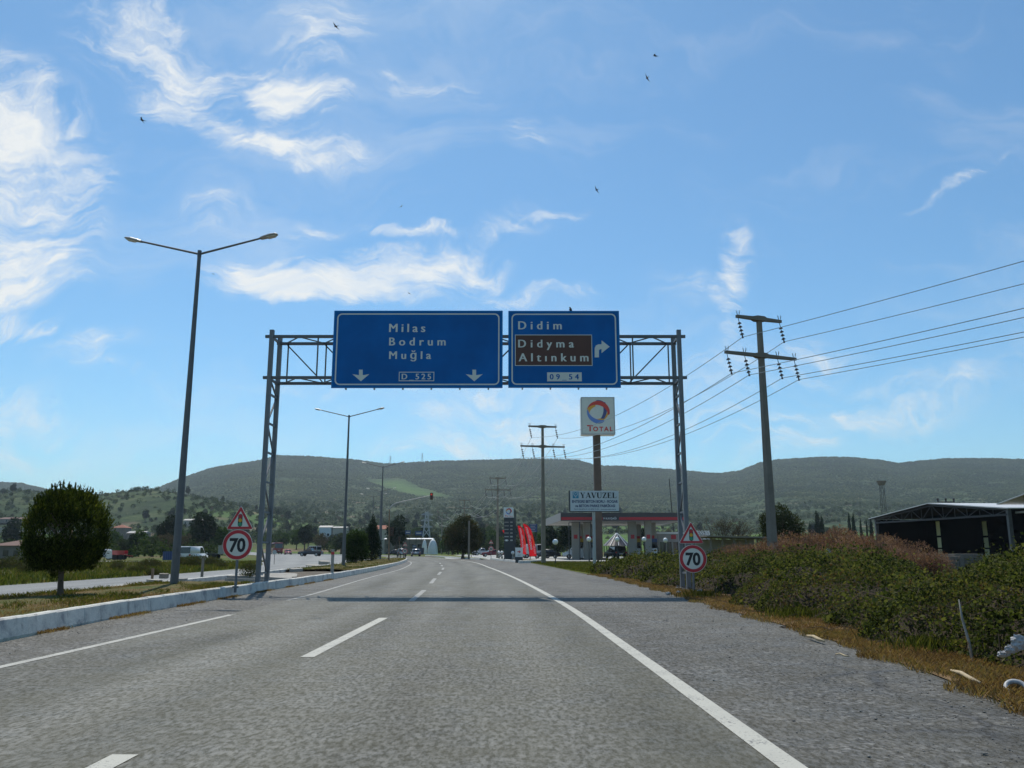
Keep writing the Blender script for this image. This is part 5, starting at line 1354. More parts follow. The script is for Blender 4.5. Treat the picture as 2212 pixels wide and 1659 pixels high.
house('shed', 'pale low shed among trees right of the second street lamp', 719, 748, 1137, 1140, 430, 6, 'plaster', 'grey cladding', 2, False)
def dome(label, u, v0, v1, ru, y):
    p = at(u, v1, y); r = ru / 1800 * y; zb = float(terrain(p.x, y)); h = at(u, v0, y).z - zb; b = MB(); n, m = 14, 6; vs = []
    for j in range(m + 1):
        ph = math.pi / 2 * j / m
        for i in range(n): a = 2 * math.pi * i / n; vs.append((r * math.cos(ph) * math.cos(a), r * math.cos(ph) * math.sin(a), h * math.sin(ph)))
    b.add(vs, [(j * n + i, j * n + (i + 1) % n, (j + 1) * n + (i + 1) % n, (j + 1) * n + i) for j in range(m) for i in range(n)])
    tag(b.build('dome_tent', M['white paint'], None, True, (p.x, y, zb)), label, 'dome tent', 'white domes by the long shed')
dome('larger white dome tent right of the long shed', 935, 1164.5, 1178, 11, 250); dome('smaller white dome tent partly behind the dark container', 917, 1165.5, 1178, 6, 256)
p = at(905, 1170, 244); b = MB(); b.box((0, 0, .95), (2.9, 2.3, 1.9)); b.cur = 1
for k in range(9): b.box((-1.3 + k * .325, -1.17, .95), (.06, .05, 1.8))
tag(b.build('container', [M['dark panel'], M['logo navy']], None, False, (p.x, 244, 0)), 'dark container box standing before the white domes', 'container')
b = MB(); a, c = at(-60, 1140, 480), at(242, 1151, 480); d = c - a; zb = float(terrain((a.x + c.x) / 2, 480))
b.bar(a, c, .4, 1.3); b.bar(a + Vector((0, 1.5, -1.2)), c + Vector((0, 1.5, -1.2)), 2.0, 1.6); tag(b.build('field_wall', M['pale stone'], None), 'long white field wall across the slope behind the clipped tree', 'wall')
# transmission pylons on the ridge and one in the valley
def pylon(label, u, vt, vb, y, name='pylon'):
    p = at(u, vb, y); zt = at(u, vt, y).z; z0 = float(terrain(p.x, y)) - 2; h = zt - z0; root = thing(name, label, 'pylon', (p.x, y, z0), 0, 'transmission pylons')
    b = MB(); w = h * .11; t = max(.25, h * .012); lv = [0, .25, .45, .62, .76, .88, 1.0]; wd = lambda s: w * (1 - s) ** 1.2 + .35
    for k in range(6):
        s0, s1 = lv[k], lv[k + 1]
        for sx, sy in ((-1, -1), (1, -1), (1, 1), (-1, 1)): b.bar((sx * wd(s0), sy * wd(s0), h * s0), (sx * wd(s1), sy * wd(s1), h * s1), t)
        for sy in (-1, 1): b.bar((-wd(s0), sy * wd(s0), h * s0), (wd(s1), sy * wd(s1), h * s1), t * .6); b.bar((wd(s0), sy * wd(s0), h * s0), (-wd(s1), sy * wd(s1), h * s1), t * .6)
    b.build('tower', M['galvanised pole'], root)
    for s in (.66, .80, .93): b = MB(); b.bar((-h * .13, 0, h * s), (h * .13, 0, h * s), t); b.bar((-h * .13, 0, h * s), (0, 0, h * (s + .05)), t * .7); b.bar((h * .13, 0, h * s), (0, 0, h * (s + .05)), t * .7); b.build('crossarm', M['galvanised pole'], root)
pylon('right and taller of the two pylons on the ridge', 912, 979, 996, 2560); pylon('left and shorter of the two pylons on the ridge', 843, 984.5, 1001, 2560)
pylon('grey lattice pylon standing in the valley beyond the long shed', 921, 1105, 1160, 300)
# ================================================================== VEHICLES, BIRDS, LITTER
mat('tyre', (.02, .02, .02), .85, 0, .1); mat('rim', (.40, .40, .41), .35, .7, 0); mat('car glass', (.02, .025, .03), .05, 0, 0, spec=.7); mat('tail lamp', (.35, .01, .01), .25, 0, 0); mat('head lamp', (.75, .76, .78), .1, 0, 0); mat('plate', (.7, .7, .7), .4, 0, 0); mat('bumper', (.03, .03, .032), .6, 0, 0)
for nm, c in (('silver car', (.42, .43, .44)), ('white car', (.74, .74, .73)), ('dark car', (.02, .024, .03)), ('red car', (.38, .015, .02)), ('maroon car', (.16, .012, .02)), ('bus red', (.26, .05, .045)), ('pale blue car', (.40, .46, .52))): mat(nm, c, .28, .25 if 'silver' in nm else 0, .02, coat=.6)
BODY = {  # side outlines: lower body then glasshouse (x forward, z up), as fractions of length and height
 'hatch': ([(-.5, .22), (-.5, .55), (-.47, .62), (.20, .62), (.44, .52), (.49, .42), (.5, .22)], [(-.47, .62), (-.38, .97), (-.30, 1.0), (.02, 1.0), (.20, .62)]),
 'sedan': ([(-.5, .22), (-.5, .58), (-.46, .65), (.22, .64), (.46, .55), (.5, .42), (.5, .22)], [(-.36, .65), (-.22, .97), (-.12, 1.0), (.04, 1.0), (.22, .64)]),
 'suv': ([(-.5, .22), (-.5, .60), (-.48, .64), (.24, .62), (.45, .57), (.5, .45), (.5, .22)], [(-.48, .64), (-.44, .96), (-.38, 1.0), (.06, 1.0), (.24, .62)]),
 'pickup': ([(-.5, .26), (-.5, .60), (-.49, .62), (.24, .62), (.46, .56), (.5, .45), (.5, .24)], [(-.10, .62), (-.06, .97), (.0, 1.0), (.08, 1.0), (.24, .62)]),
 'van': ([(-.5, .14), (-.5, .5), (-.5, .52), (.30, .52), (.44, .40), (.5, .30), (.5, .14)], [(-.5, .52), (-.49, .97), (-.46, 1.0), (.14, 1.0), (.32, .52)]),
 'bus': ([(-.5, .10), (-.5, .5), (-.5, .52), (.49, .52), (.5, .40), (.5, .25), (.5, .10)], [(-.5, .52), (-.49, .97), (-.48, 1.0), (.48, 1.0), (.5, .52)]),
}
def make_car(name, label, kind, body, L, Wd, H, loc, rz, cat='car', group=None, glass_frac=1.0):
    root = thing(name, label, cat, loc, rz, group)
    lo, hi = BODY[kind]
    def shell(pts, w0, w1, z0, z1, m, nm, parent, bev=.06):
        b = bmesh.new(); rows = []
        for s in (-1, 1):
            rows.append([b.verts.new((x * L, s * (w0 + (w1 - w0) * ((z * H - z0) / max(1e-6, z1 - z0))) / 2, z * H)) for x, z in pts])
        n = len(pts)
        for i in range(n): j = (i + 1) % n; b.faces.new((rows[0][i], rows[0][j], rows[1][j], rows[1][i]))
        b.faces.new(rows[0][::-1]); b.faces.new(rows[1])
        bmesh.ops.recalc_face_normals(b, faces=b.faces)
        bmesh.ops.bevel(b, geom=[e for e in b.edges], offset=bev, segments=2, affect='EDGES', clamp_overlap=True)
        me = bpy.data.meshes.new(nm); b.to_mesh(me); b.free(); me.materials.append(m); me.polygons.foreach_set('use_smooth', [True] * len(me.polygons))
        return link(nm, me, parent)
    zl = min(z for _, z in lo) * H; zm = max(z for _, z in lo) * H
    bd = shell(lo, Wd, Wd * .96, zl, zm, body, 'body', root)
    wt = .94 if kind in ('van', 'bus') else .80
    cabin = shell([(x, z - (.01 if z < .9 else 0)) for x, z in hi], Wd * .95, Wd * wt, zm, H, body, 'cabin', root, .05)
    zb, zt = zm + .04, H - (.10 if kind != 'bus' else .35)
    wz = lambda z: (Wd * .95 + (Wd * wt - Wd * .95) * (z - zm) / (H - zm)) / 2
    def xi(z, rear):
        P = hi[:2] if rear else hi[-2:][::-1]; (x0, z0), (x1, z1) = P; s = (z / H - z0) / max(1e-6, z1 - z0); return (x0 + (x1 - x0) * min(1, max(0, s))) * L
    for rear, nm in ((True, 'rear_window'), (False, 'windscreen')):
        o = -.012 if rear else .012; b = MB(); a, c = wz(zb) - .10, wz(zt) - .08
        f = [(xi(zb, rear) + o, -a, zb), (xi(zb, rear) + o, a, zb), (xi(zt, rear) + o, c, zt), (xi(zt, rear) + o, -c, zt)]
        b.add(f, [(0, 1, 2, 3)] if not rear else [(3, 2, 1, 0)]); b.build(nm, M['car glass'], cabin)
    r0, r1 = xi(zb, True) + .15, xi(zb, False) - .18; t0, t1 = xi(zt, True) + .14, xi(zt, False) - .14
    if kind == 'van' and glass_frac < 1: r0 = t0 = L * .0
    n = {'bus': 6, 'van': 4 if glass_frac == 1 else 1}.get(kind, 2)
    for s in (-1, 1):
        for k in range(n):
            q0, q1 = (k + .03) / n, (k + .97) / n; b = MB()
            f = [(r0 + (r1 - r0) * q0, s * (wz(zb) + .012), zb + .03), (r0 + (r1 - r0) * q1, s * (wz(zb) + .012), zb + .03), (t0 + (t1 - t0) * q1, s * (wz(zt) + .012), zt - .02), (t0 + (t1 - t0) * q0, s * (wz(zt) + .012), zt - .02)]
            b.add(f, [(0, 1, 2, 3)] if s < 0 else [(3, 2, 1, 0)]); b.build('side_window', M['car glass'], cabin)
        rw = {'bus': .5, 'van': .34, 'suv': .36, 'pickup': .37}.get(kind, .31)
        for fx in ((-.32, .32) if kind != 'bus' else (-.25, .33)):
            b = MB(); x = fx * L; yo = s * (Wd / 2 - .10); b.tube((x, yo - s * .10, rw), (x, yo + s * .11, rw), rw, n=18); wl = b.build('wheel', M['tyre'], root, False)
            b = MB(); b.tube((x, yo + s * .105, rw), (x, yo + s * .12, rw), rw * .62, n=14); b.build('rim', M['rim'], wl)
        b = MB(); b.box((-L / 2 - .005, s * Wd * .40, zm * .80), (.06, Wd * .13, H * .12)); b.build('tail_light', M['tail lamp'], root)
        b = MB(); b.box((L * .487, s * Wd * .36, zm * .70), (.08, Wd * .17, H * .09)); b.build('headlight', M['head lamp'], root)
        b = MB(); b.box((L * (.17 if kind not in ('van', 'bus') else .33), s * (Wd / 2 + .09), zm + .06), (.12, .16, .12)); b.build('mirror', body, root)
    b = MB(); b.box((-L / 2 - .01, 0, zl + .16), (.10, Wd * .94, .22)); b.build('rear_bumper', M['bumper'], root)
    b = MB(); b.box((L / 2 - .01, 0, zl + .14), (.10, Wd * .92, .22)); b.build('front_bumper', M['bumper'], root)
    b = MB(); b.box((-L / 2 - .045, 0, zm * .62), (.03, .52, .12)); b.build('number_plate', M['plate'], root)
    return root
gz = lambda x, y: float(terrain(x, y)) + .005
def spot(u, y): x = at(u, 1195, y).x; return (x, y, gz(x, y))
make_car('hatchback_car', 'light coloured hatchback driving away, left one of two beyond the median tip', 'suv', M['silver car'], 4.2, 1.75, 1.55, spot(868, 172), R(98), 'car', 'cars driving away beyond the crossing')
make_car('hatchback_car', 'silver hatchback driving away, right one of two beyond the median tip', 'hatch', M['silver car'], 4.1, 1.75, 1.48, spot(898, 172), R(100), 'car', 'cars driving away beyond the crossing')
make_car('bus', 'red bus seen from behind on the left carriageway', 'bus', M['bus red'], 11.0, 2.5, 3.5, spot(597, 262), R(112), 'bus')
make_car('red_car', 'small red car driving toward the camera beside the red bus', 'hatch', M['red car'], 3.8, 1.68, 1.42, spot(622, 240), R(-68), 'car')
make_car('pickup_truck', 'dark pickup turning across the gap in the median', 'pickup', M['dark car'], 4.9, 1.8, 1.7, spot(671, 178), R(172), 'pickup')
make_car('minibus', 'white minibus with a row of dark windows behind the dark pickup', 'van', M['silver car'], 6.2, 2.0, 2.5, spot(676, 268), R(140), 'minibus')
make_car('pickup_truck', 'pale pickup parked on the side road behind the red car', 'pickup', M['silver car'], 5.0, 1.8, 1.75, spot(1043, 205), R(196), 'pickup')
make_car('parked_car', 'dark red car waiting on the side road behind the 30 sign', 'sedan', M['maroon car'], 4.4, 1.75, 1.45, spot(1063, 165), R(190), 'car')
make_car('panel_van', 'white van standing under the canopy by the left pumps', 'van', M['white car'], 5.4, 2.0, 2.35, spot(1254, 127), R(178), 'van', None, .4)
make_car('suv_car', 'black SUV parked before the striped pavilion', 'suv', M['dark car'], 4.5, 1.85, 1.85, spot(1330, 122), R(103), 'car')
make_car('parked_car', 'dark blue car parked beside the globe lamp at the forecourt edge', 'sedan', M['dark car'], 4.4, 1.75, 1.42, spot(1180, 132), R(175), 'car')
make_car('tank_truck', 'white rounded truck behind the station power pole', 'van', M['white car'], 5.2, 2.0, 2.2, spot(1158, 135), R(10), 'truck', None, .4)
make_car('parked_car', 'dark car parked before the long shed beyond the crossing', 'sedan', M['dark car'], 4.4, 1.75, 1.4, spot(852, 225), R(180), 'car')
make_car('hatchback_car', 'silver estate car parked on the field behind the clipped tree', 'hatch', M['pale blue car'], 2.9, 1.6, 1.4, (at(219, 1200, 112).x, 112, .01), R(200), 'car')
make_car('panel_van', 'white van on the left field, seen from behind over brown weeds', 'van', M['white car'], 4.4, 1.75, 1.9, (at(419, 1200, 112).x, 112, -.15), R(80), 'van', None, .4)
def trailer(label, u, y, L, col, rz, box):
    root = thing('farm_trailer', label, 'trailer', (at(u, 1200, y).x, y, 0), rz)
    b = MB(); b.box((0, 0, .72), (L, 1.6, .16)); b.bar((L / 2, 0, .6), (L / 2 + .9, 0, .5), .1); b.build('bed', M[col], root)
    if box: b = MB(); b.box((0, -.78, 1.0), (L, .06, .45)); b.box((0, .78, 1.0), (L, .06, .45)); b.box((-L / 2, 0, 1.0), (.06, 1.5, .45)); b.build('side_board', M[col], root)
    for s in (-1, 1):
        for x in (-L * .25, L * .25): b = MB(); b.tube((x, s * .6, .36), (x, s * .8, .36), .36, n=16); b.build('wheel', M['tyre'], root)
trailer('red farm trailer parked beside the silver estate car', 258, 112, 1.6, 'red car', .15, True)
trailer('long flatbed trailer left of the left speed sign', 456, 125, 3.0, 'dark car', -.05, False)
b = MB(); b.box((0, 0, .55), (.75, .08, 1.05), (.25, 0, .1)); tag(b.build('white_board', M['white paint'], None, False, (at(235, 1200, 110).x, 110, .2)), 'white board leaning between the estate car and red trailer', 'board')
b = MB(); b.box((0, 0, .55), (1.5, 1.2, 1.1)); b.cur = 1
for k in range(6): b.box((-.65 + k * .26, -.61, .55), (.05, .04, 1.0))
tag(b.build('water_tank', [M['blue panel'], M['logo navy']], None, False, (at(368, 1200, 112).x, 112, 0)), 'small dark blue tank box left of the nearest street lamp foot', 'tank')
b = MB(); b.box((0, 0, .55), (.8, .9, 1.1)); b.box((0, 0, 1.14), (.9, 1.0, .08)); tag(b.build('cabinet', M['grey cladding'], None, False, (at(479, 1200, 120).x, 120, .75)), 'grey box on the flatbed beside the left speed sign', 'box')
for k, (u, v0, v1, y, lab) in enumerate(((238, 1140, 1206, 150, 'thin pale utility post behind the red farm trailer'), (196, 1204, 1222, 62, 'short grey fence post left of the estate car'), (439, 1205, 1232, 42, 'thin fence post left of the left speed sign'), (1013.5, 1125, 1203, 119, 'pale concrete post in front of the island tree'))):
    a = at(u, v0, y); b = MB(); b.tube((0, 0, -.1), (0, 0, a.z), .16 if k == 3 else .07, .13 if k == 3 else .06, 8); b.build  # built next line
    tag(b.build('utility_post', M['concrete'], None, False, (a.x, y, 0)), lab, 'post')

# birds
def bird(label, u, v, y, span, roll, yaw):
    c = at(u, v, y); b = MB(); s = span / 2
    b.path([(0, -.42 * s, 0), (0, -.15 * s, .02 * s), (0, .25 * s, .02 * s), (0, .5 * s, .0)], [.03 * s, .11 * s, .10 * s, .03 * s], 8)
    b.add([(-.03 * s, -.35 * s, 0), (-.14 * s, -.75 * s, .01), (0, -.55 * s, 0), (.14 * s, -.75 * s, .01), (.03 * s, -.35 * s, 0)], [(0, 1, 2, 3, 4)])
    for q in (-1, 1):
        top = [(q * .06 * s, .28 * s, .03 * s), (q * .45 * s, .36 * s, .20 * s), (q * 1.0 * s, -.12 * s, .10 * s), (q * .5 * s, .10 * s, .17 * s), (q * .07 * s, -.10 * s, .03 * s)]
        b.add(top + [(x, y2, z - .015 * s) for x, y2, z in top], [(0, 1, 3, 4), (1, 2, 3), (9, 8, 6, 5), (8, 7, 6), (0, 5, 6, 1), (1, 6, 7, 2), (2, 7, 8, 3), (3, 8, 9, 4)])
    o = b.build('bird', M['sign black'], None, False, c); o.rotation_euler = (R(10), R(roll), R(yaw))
    tag(o, label, 'bird', 'swallows in the sky')
for a in ((726, 57, 30, .42, 20, 60, 'dark bird high in the sky among the thin top clouds'), (1416, 121, 30, .42, -15, 80, 'dark bird in clear blue sky, higher of two together'), (1398, 168, 30, .40, 55, 30, 'dark banking bird in clear blue sky, lower of two together'), (308, 260, 30, .42, 10, 100, 'dark bird at the upper left between the white clouds'), (1289, 410, 32, .38, 50, 40, 'dark banking bird above the gap right of the signs'), (867, 446, 32, .32, -40, 20, 'small dark bird above the wide blue sign'), (884, 634, 45, .3, 30, 40, 'tiny dark bird under the lens shaped cloud'), (461, 592, 45, .25, 0, 70, 'tiny dark bird right of the nearest lamp pole')):
    bird(a[6], *a[:6])
c = at(1232.5, 668, SY + .05); b = MB(); b.sphere((0, 0, .03), .05, 10, 7, (1, .8, 1.2)); b.sphere((-.02, 0, .10), .028, 8, 6); b.tube((-.04, 0, .10), (-.065, 0, .10), .006, .002, 5); b.path([(.03, 0, 0), (.07, 0, -.05)], [.02, .008], 5)
tag(b.build('perched_bird', M['sign black'], None, True, (c.x, c.y, at(1232, 671.5, SY).z + .03)), 'small dark bird perched on top of the narrower blue sign', 'bird')

# litter on the verge and in the brambles
mat('plastic bag', (.36, .36, .36), .5, 0, .3, 14); mat('stick', (.42, .33, .20), .8, 0, .2, 8)
def bag(label, c, s, sq=(1, .8, 1.0)):
    b = bmesh.new(); bmesh.ops.create_icosphere(b, subdivisions=3, radius=s)
    for v in b.verts:
        n = v.co.normalized(); k = 1 + .28 * math.sin(n.x * 5 + n.z * 7 + s * 90) * math.sin(n.y * 6 + s * 40) + random.uniform(-.12, .12); v.co = Vector((v.co.x * sq[0], v.co.y * sq[1], v.co.z * sq[2])) * k
    me = bpy.data.meshes.new('plastic_bag'); b.to_mesh(me); b.free(); me.materials.append(M['plastic bag']); o = link('plastic_bag', me, None, c); tag(o, label, 'plastic bag', 'plastic bags caught along the verge')
bag('upright white plastic bag caught high in the brambles', at(1788, 1198, 24.5), .11, (.8, .7, 1.4))
bag('crumpled clear plastic bag low in the brambles by the green tuft', gnd(1675, 1299, .12), .17, (1.2, .8, .7))
bag('white plastic scraps at the right border, upper one', gnd(2200, 1388, .5), .05, (1.2, .8, 1.3)); bag('white plastic scraps at the right border, lower one', gnd(2168, 1413, .32), .04, (1.4, .8, .7)); bag('larger white plastic scrap at the right border, middle one', gnd(2185, 1402, .38), .042, (1.5, .8, .9))
for k, (u, v, s) in enumerate(((1368, 1245, .09), (1443, 1282, .06), (1466, 1279, .05), (1512, 1277, .07), (1345, 1235, .08), (1549, 1273, .06), (1823, 1335, .05))):
    bag(['pale scrap of litter on the verge left of the speed sign', 'small pale scrap beside the right gantry foot', 'small white scrap just right of the gantry foot', 'white scrap on the grass right of the speed sign post', 'pale scrap at the left end of the verge', 'small scrap farther right of the speed sign post', 'tiny white scrap below the bramble hedge'][k], gnd(u, v, .06), s, (1.3, .8, .7))
def stick(label, u0, v0, u1, v1, w):
    a, c = gnd(u0, v0, .05), gnd(u1, v1, .05); b = MB(); m = (a + c) / 2
    b.path([a - m, (a - m) * .3 + Vector((0, 0, .015)), (c - m) * .4, c - m], [w * .6, w, w, w * .5], 6); tag(b.build('stick', M['stick'], None, True, m), label, 'stick', 'pale sticks on the verge')
stick('pale bent stick on the dry verge, nearest the gantry', 1744, 1373, 1781, 1385, .025); stick('short pale stick lying on the gravel shoulder', 1805, 1413, 1833, 1418, .012); stick('longest pale stick in the dry grass near the right border', 2055, 1448, 2118, 1475, .022)
b = MB(); n, m = 28, 8; vs = []
for i in range(n):
    a = 2 * math.pi * i / n
    for k in range(m): t = 2 * math.pi * k / m; vs.append(((.085 + .022 * math.cos(t)) * math.cos(a), (.085 + .022 * math.cos(t)) * math.sin(a), .022 * math.sin(t)))
b.add(vs, [(i * m + k, ((i + 1) % n) * m + k, ((i + 1) % n) * m + (k + 1) % m, i * m + (k + 1) % m) for i in range(n) for k in range(m)])
o = b.build('plastic_ring', M['plastic bag'], None, True, gnd(2196, 1487, .045)); o.rotation_euler = (.62, -.25, 0); tag(o, 'white plastic ring lying on the verge at the right border', 'ring')
# ================================================================== VEGETATION
leafmat('clipped foliage', [(.012, .020, .006), (.028, .040, .010), (.055, .072, .014), (.115, .122, .022)], .4, 1.1)
leafmat('cypress foliage', [(.008, .018, .010), (.016, .032, .016), (.032, .050, .020)], .2, .5)
leafmat('bush foliage', [(.014, .030, .010), (.030, .055, .016), (.060, .085, .022)], .3, .8)
leafmat('willow foliage', [(.014, .022, .010), (.030, .042, .014), (.065, .065, .022)], .3, .5)
leafmat('island tree foliage', [(.022, .030, .014), (.045, .050, .022), (.10, .070, .035)], .3, .5)
leafmat('olive foliage', [(.028, .040, .022), (.048, .062, .034), (.080, .092, .052)], .25, .25)
leafmat('broadleaf foliage', [(.024, .050, .014), (.048, .085, .020), (.085, .125, .032)], .3, .25)
leafmat('pine foliage', [(.010, .020, .011), (.020, .034, .017), (.036, .050, .024)], .2, .25)
leafmat('twig foliage', [(.060, .048, .035), (.095, .075, .052), (.14, .105, .07)], .2, .4)
leafmat('bramble foliage', [(.010, .013, .005), (.026, .034, .010), (.066, .080, .022), (.15, .148, .052), (.10, .058, .034)], .42, .9)
leafmat('tamarisk foliage', [(.10, .052, .042), (.19, .100, .080), (.28, .155, .125), (.36, .23, .19)], .35, .7)
leafmat('dry grass blades', [(.14, .080, .042), (.23, .14, .070), (.34, .23, .12), (.17, .145, .06)], .3, .8)
leafmat('green grass blades', [(.050, .065, .016), (.085, .105, .022), (.14, .14, .035), (.18, .12, .055)], .35, .5)
leafmat('scrub foliage', [(.007, .016, .006), (.016, .032, .010), (.030, .050, .016), (.065, .078, .026)], .15, .01)
leafmat('weed foliage', [(.055, .045, .025), (.085, .075, .035), (.06, .085, .022), (.13, .10, .06)], .3, .3)
mat('bark', (.115, .085, .062), .95, 0, .25, 5, .8, 25)

def mesh_from(V, F4, material, name, smooth=False):
    me = bpy.data.meshes.new(name); nv, nf = len(V), len(F4); k = F4.shape[1]
    me.vertices.add(nv); me.vertices.foreach_set('co', V.astype(np.float32).ravel())
    me.loops.add(nf * k); me.loops.foreach_set('vertex_index', F4.astype(np.int32).ravel())
    me.polygons.add(nf); me.polygons.foreach_set('loop_start', np.arange(0, nf * k, k, dtype=np.int32)); me.polygons.foreach_set('loop_total', np.full(nf, k, dtype=np.int32))
    me.materials.append(material); me.update(calc_edges=True)
    return me
def unit(v): return v / np.maximum(1e-9, np.linalg.norm(v, axis=-1, keepdims=True))
def leaves(P, size, rng, asp=.55, dirs=None, spread=1.0, fold=True):
    """pointed leaf-shaped faces at points P; dirs = preferred long axis"""
    n = len(P); a = rng.normal(size=(n, 3)) * spread
    if dirs is not None: a = a + dirs
    a = unit(a); r = unit(np.cross(a, rng.normal(size=(n, 3)))); s = (size * rng.uniform(.6, 1.35, n))[:, None]
    w = r * s * asp * .5; l = a * s
    V = np.stack([P - l * .5, P - l * .05 + w, P + l * .5, P - l * .05 - w], 1)
    return V.reshape(-1, 3), np.arange(4 * n).reshape(n, 4)
def shell_points(n, lobes, rng, inner=.45):
    wts = np.array([l[3] * l[4] * l[5] for l in lobes]) ** .75; idx = rng.choice(len(lobes), n, p=wts / wts.sum()); L = np.array([l[:6] for l in lobes])[idx]
    d = unit(rng.normal(size=(n, 3))); r = (inner ** 3 + (1 - inner ** 3) * rng.random(n)) ** (1 / 3)
    r = r * (1 + .10 * np.sin(d[:, 0] * 7 + idx) * np.sin(d[:, 2] * 8 + idx * 2) + rng.normal(0, .04, n))
    return L[:, :3] + d * r[:, None] * L[:, 3:6], d
def trunk_mesh(name, h, r, limbs, rng, lean=(0, 0), sides=9):
    b = MB(); pts = [(0, 0, -.1)]; rr = [r * 1.35]
    for k in range(1, 6):
        s = k / 5; pts.append((lean[0] * s + rng.normal(0, .03) * h * .2, lean[1] * s + rng.normal(0, .03) * h * .2, h * s)); rr.append(r * (1 - .45 * s))
    b.path(pts, rr, sides)
    for (z0, ex, ey, ez, rl) in limbs:
        p0 = Vector((lean[0] * z0, lean[1] * z0, h * z0)); p3 = Vector((ex, ey, ez)); m = p0.lerp(p3, .5) + Vector((rng.normal(0, .08), rng.normal(0, .08), .06)) * (p3 - p0).length * .5
        b.path([p0, p0.lerp(m, .6), m, m.lerp(p3, .6), p3], [rl, rl * .8, rl * .6, rl * .42, rl * .2], 6)
    return b
def make_tree(name, label, cat, loc, h_trunk, r_trunk, lobes, n, size, m, rng, asp=.5, up=0.0, inner=.45, group=None, limbs=None, rz=0, spread=1.0, fringe=0):
    root = thing(name, label, cat, loc, rz, group)
    if limbs is None:
        limbs = [(min(.95, .55 + .1 * i), l[0] + l[3] * .3 * rng.normal(), l[1] + l[4] * .3 * rng.normal(), l[2] + .2 * l[5], r_trunk * .5) for i, l in enumerate(lobes[:7])]
    trunk_mesh('trunk', h_trunk, r_trunk, limbs, rng).build('trunk', M['bark'], root, True)
    P, d = shell_points(n, lobes, rng, inner)
    dirs = d * .5 + np.array([0, 0, up])
    V, Fq = leaves(P, size, rng, asp, dirs, spread)
    link('crown', mesh_from(V, Fq, M[m], 'crown'), root)
    return root
r1 = np.random.default_rng(5)
# ---- the clipped tree on the median
def clipped_tree():
    p = gnd(129.5, 1287, .27); k = p.y / _cp / 1800 * 1.03; rng = np.random.default_rng(21)
    root = thing('clipped_tree', 'clipped dark conifer with a squarish rounded crown on the near median', 'tree', p)
    h0 = .62; W2, D2, z0, z1 = 75 * k, 72 * k, .60, 2.32
    n = 26000
    d = unit(rng.normal(size=(n, 3))); e = .62                       # squarish round body
    q = np.sign(d) * np.abs(d) ** e; q = q / np.maximum(1e-6, (np.abs(q) ** 3.0).sum(-1, keepdims=True) ** (1 / 3.0))
    s = rng.uniform(.72, 1.0, n) ** .8 * (1 + .045 * np.sin(q[:, 0] * 6 + 1) * np.sin(q[:, 2] * 9) + .04 * np.sin(q[:, 1] * 11 + q[:, 0] * 8))
    zc = (z0 + z1) / 2; hz = (z1 - z0) / 2
    P = q * s[:, None] * np.array([W2, D2, hz]); low = P[:, 2] < 0
    P[:, 0] *= np.where(low, 1 - .14 * (P[:, 2] / hz) ** 2, 1 - .52 * np.clip(P[:, 2] / hz, 0, 1) ** 2.2); P[:, 1] *= np.where(low, 1 - .14 * (P[:, 2] / hz) ** 2, 1 - .5 * np.clip(P[:, 2] / hz, 0, 1) ** 2.2); P[:, 2] += zc; P += rng.normal(0, 1, P.shape) * np.array([.035, .035, .11]); P[:, 2] = np.maximum(P[:, 2], z0 - .04 + rng.random(n) * .1)
    V, Fq = leaves(P, .085, rng, .30, np.array([0, 0, .9]) + q * .35, .42)
    # loose upright shoots at the top and shoulders
    m = 90; a = rng.uniform(0, 6.283, m); rr_ = np.sqrt(rng.random(m)) * .86; B = np.stack([np.cos(a) * rr_ * W2 * .9, np.sin(a) * rr_ * D2 * .9, zc + hz * (.98 - .5 * rr_ ** 2.5)], -1)
    L = rng.uniform(.08, .34, m) * (1.1 - .4 * rr_); L[:10] *= 1.25; SP = []
    for b0, l in zip(B, L):
        t = rng.random(46); o = rng.normal(0, .035, (46, 3)) * (1 - t)[:, None]; SP.append(b0 + np.stack([b0[0] * .12 * t, b0[1] * .12 * t, t * l], -1) + o)
    V2, F2 = leaves(np.concatenate(SP), .075, rng, .3, np.array([0, 0, 1.2]), .35)
    V = np.concatenate([V, V2]); Fq = np.concatenate([Fq, F2 + len(Fq) * 4])
    # a small tuft on the stem
    T = rng.normal(0, 1, (260, 3)) * np.array([.07, .06, .07]) + np.array([-.17, -.05, .50]); V3, F3 = leaves(T, .07, rng, .3)
    V = np.concatenate([V, V3]); Fq = np.concatenate([Fq, F3 + len(Fq) * 4])
    link('crown', mesh_from(V, Fq, M['clipped foliage'], 'crown'), root)
    b = MB(); b.path([(.01, 0, -.1), (.0, 0, .1), (-.02, 0, .35), (-.03, 0, .7), (-.05, .02, 1.2), (-.05, .02, 1.9)], [.085, .068, .062, .06, .045, .02], 10)
    for k2 in range(7):
        a2 = k2 * .9; b.path([(-.04, 0, .75 + .12 * k2), (.3 * math.cos(a2), .3 * math.sin(a2), 1.1 + .1 * k2), (.55 * math.cos(a2), .55 * math.sin(a2), 1.35 + .1 * k2)], [.03, .02, .008], 6)
    b.build('trunk', M['bark'], root, True)
clipped_tree()
p = gnd(769, 1217, .2)
make_tree('round_bush', 'dense round green bush on the median beside the second street lamp', 'bush', p, .5, .08, [(0, 0, 1.35, 1.0, 1.0, 1.25), (-.25, .1, 2.1, .75, .7, .75), (.3, -.1, 2.0, .7, .7, .7), (-.45, 0, .75, .65, .7, .6), (.45, 0, .8, .65, .7, .6)], 9000, .13, 'bush foliage', r1, .5, .4)
p = gnd(803, 1212.5, .2)
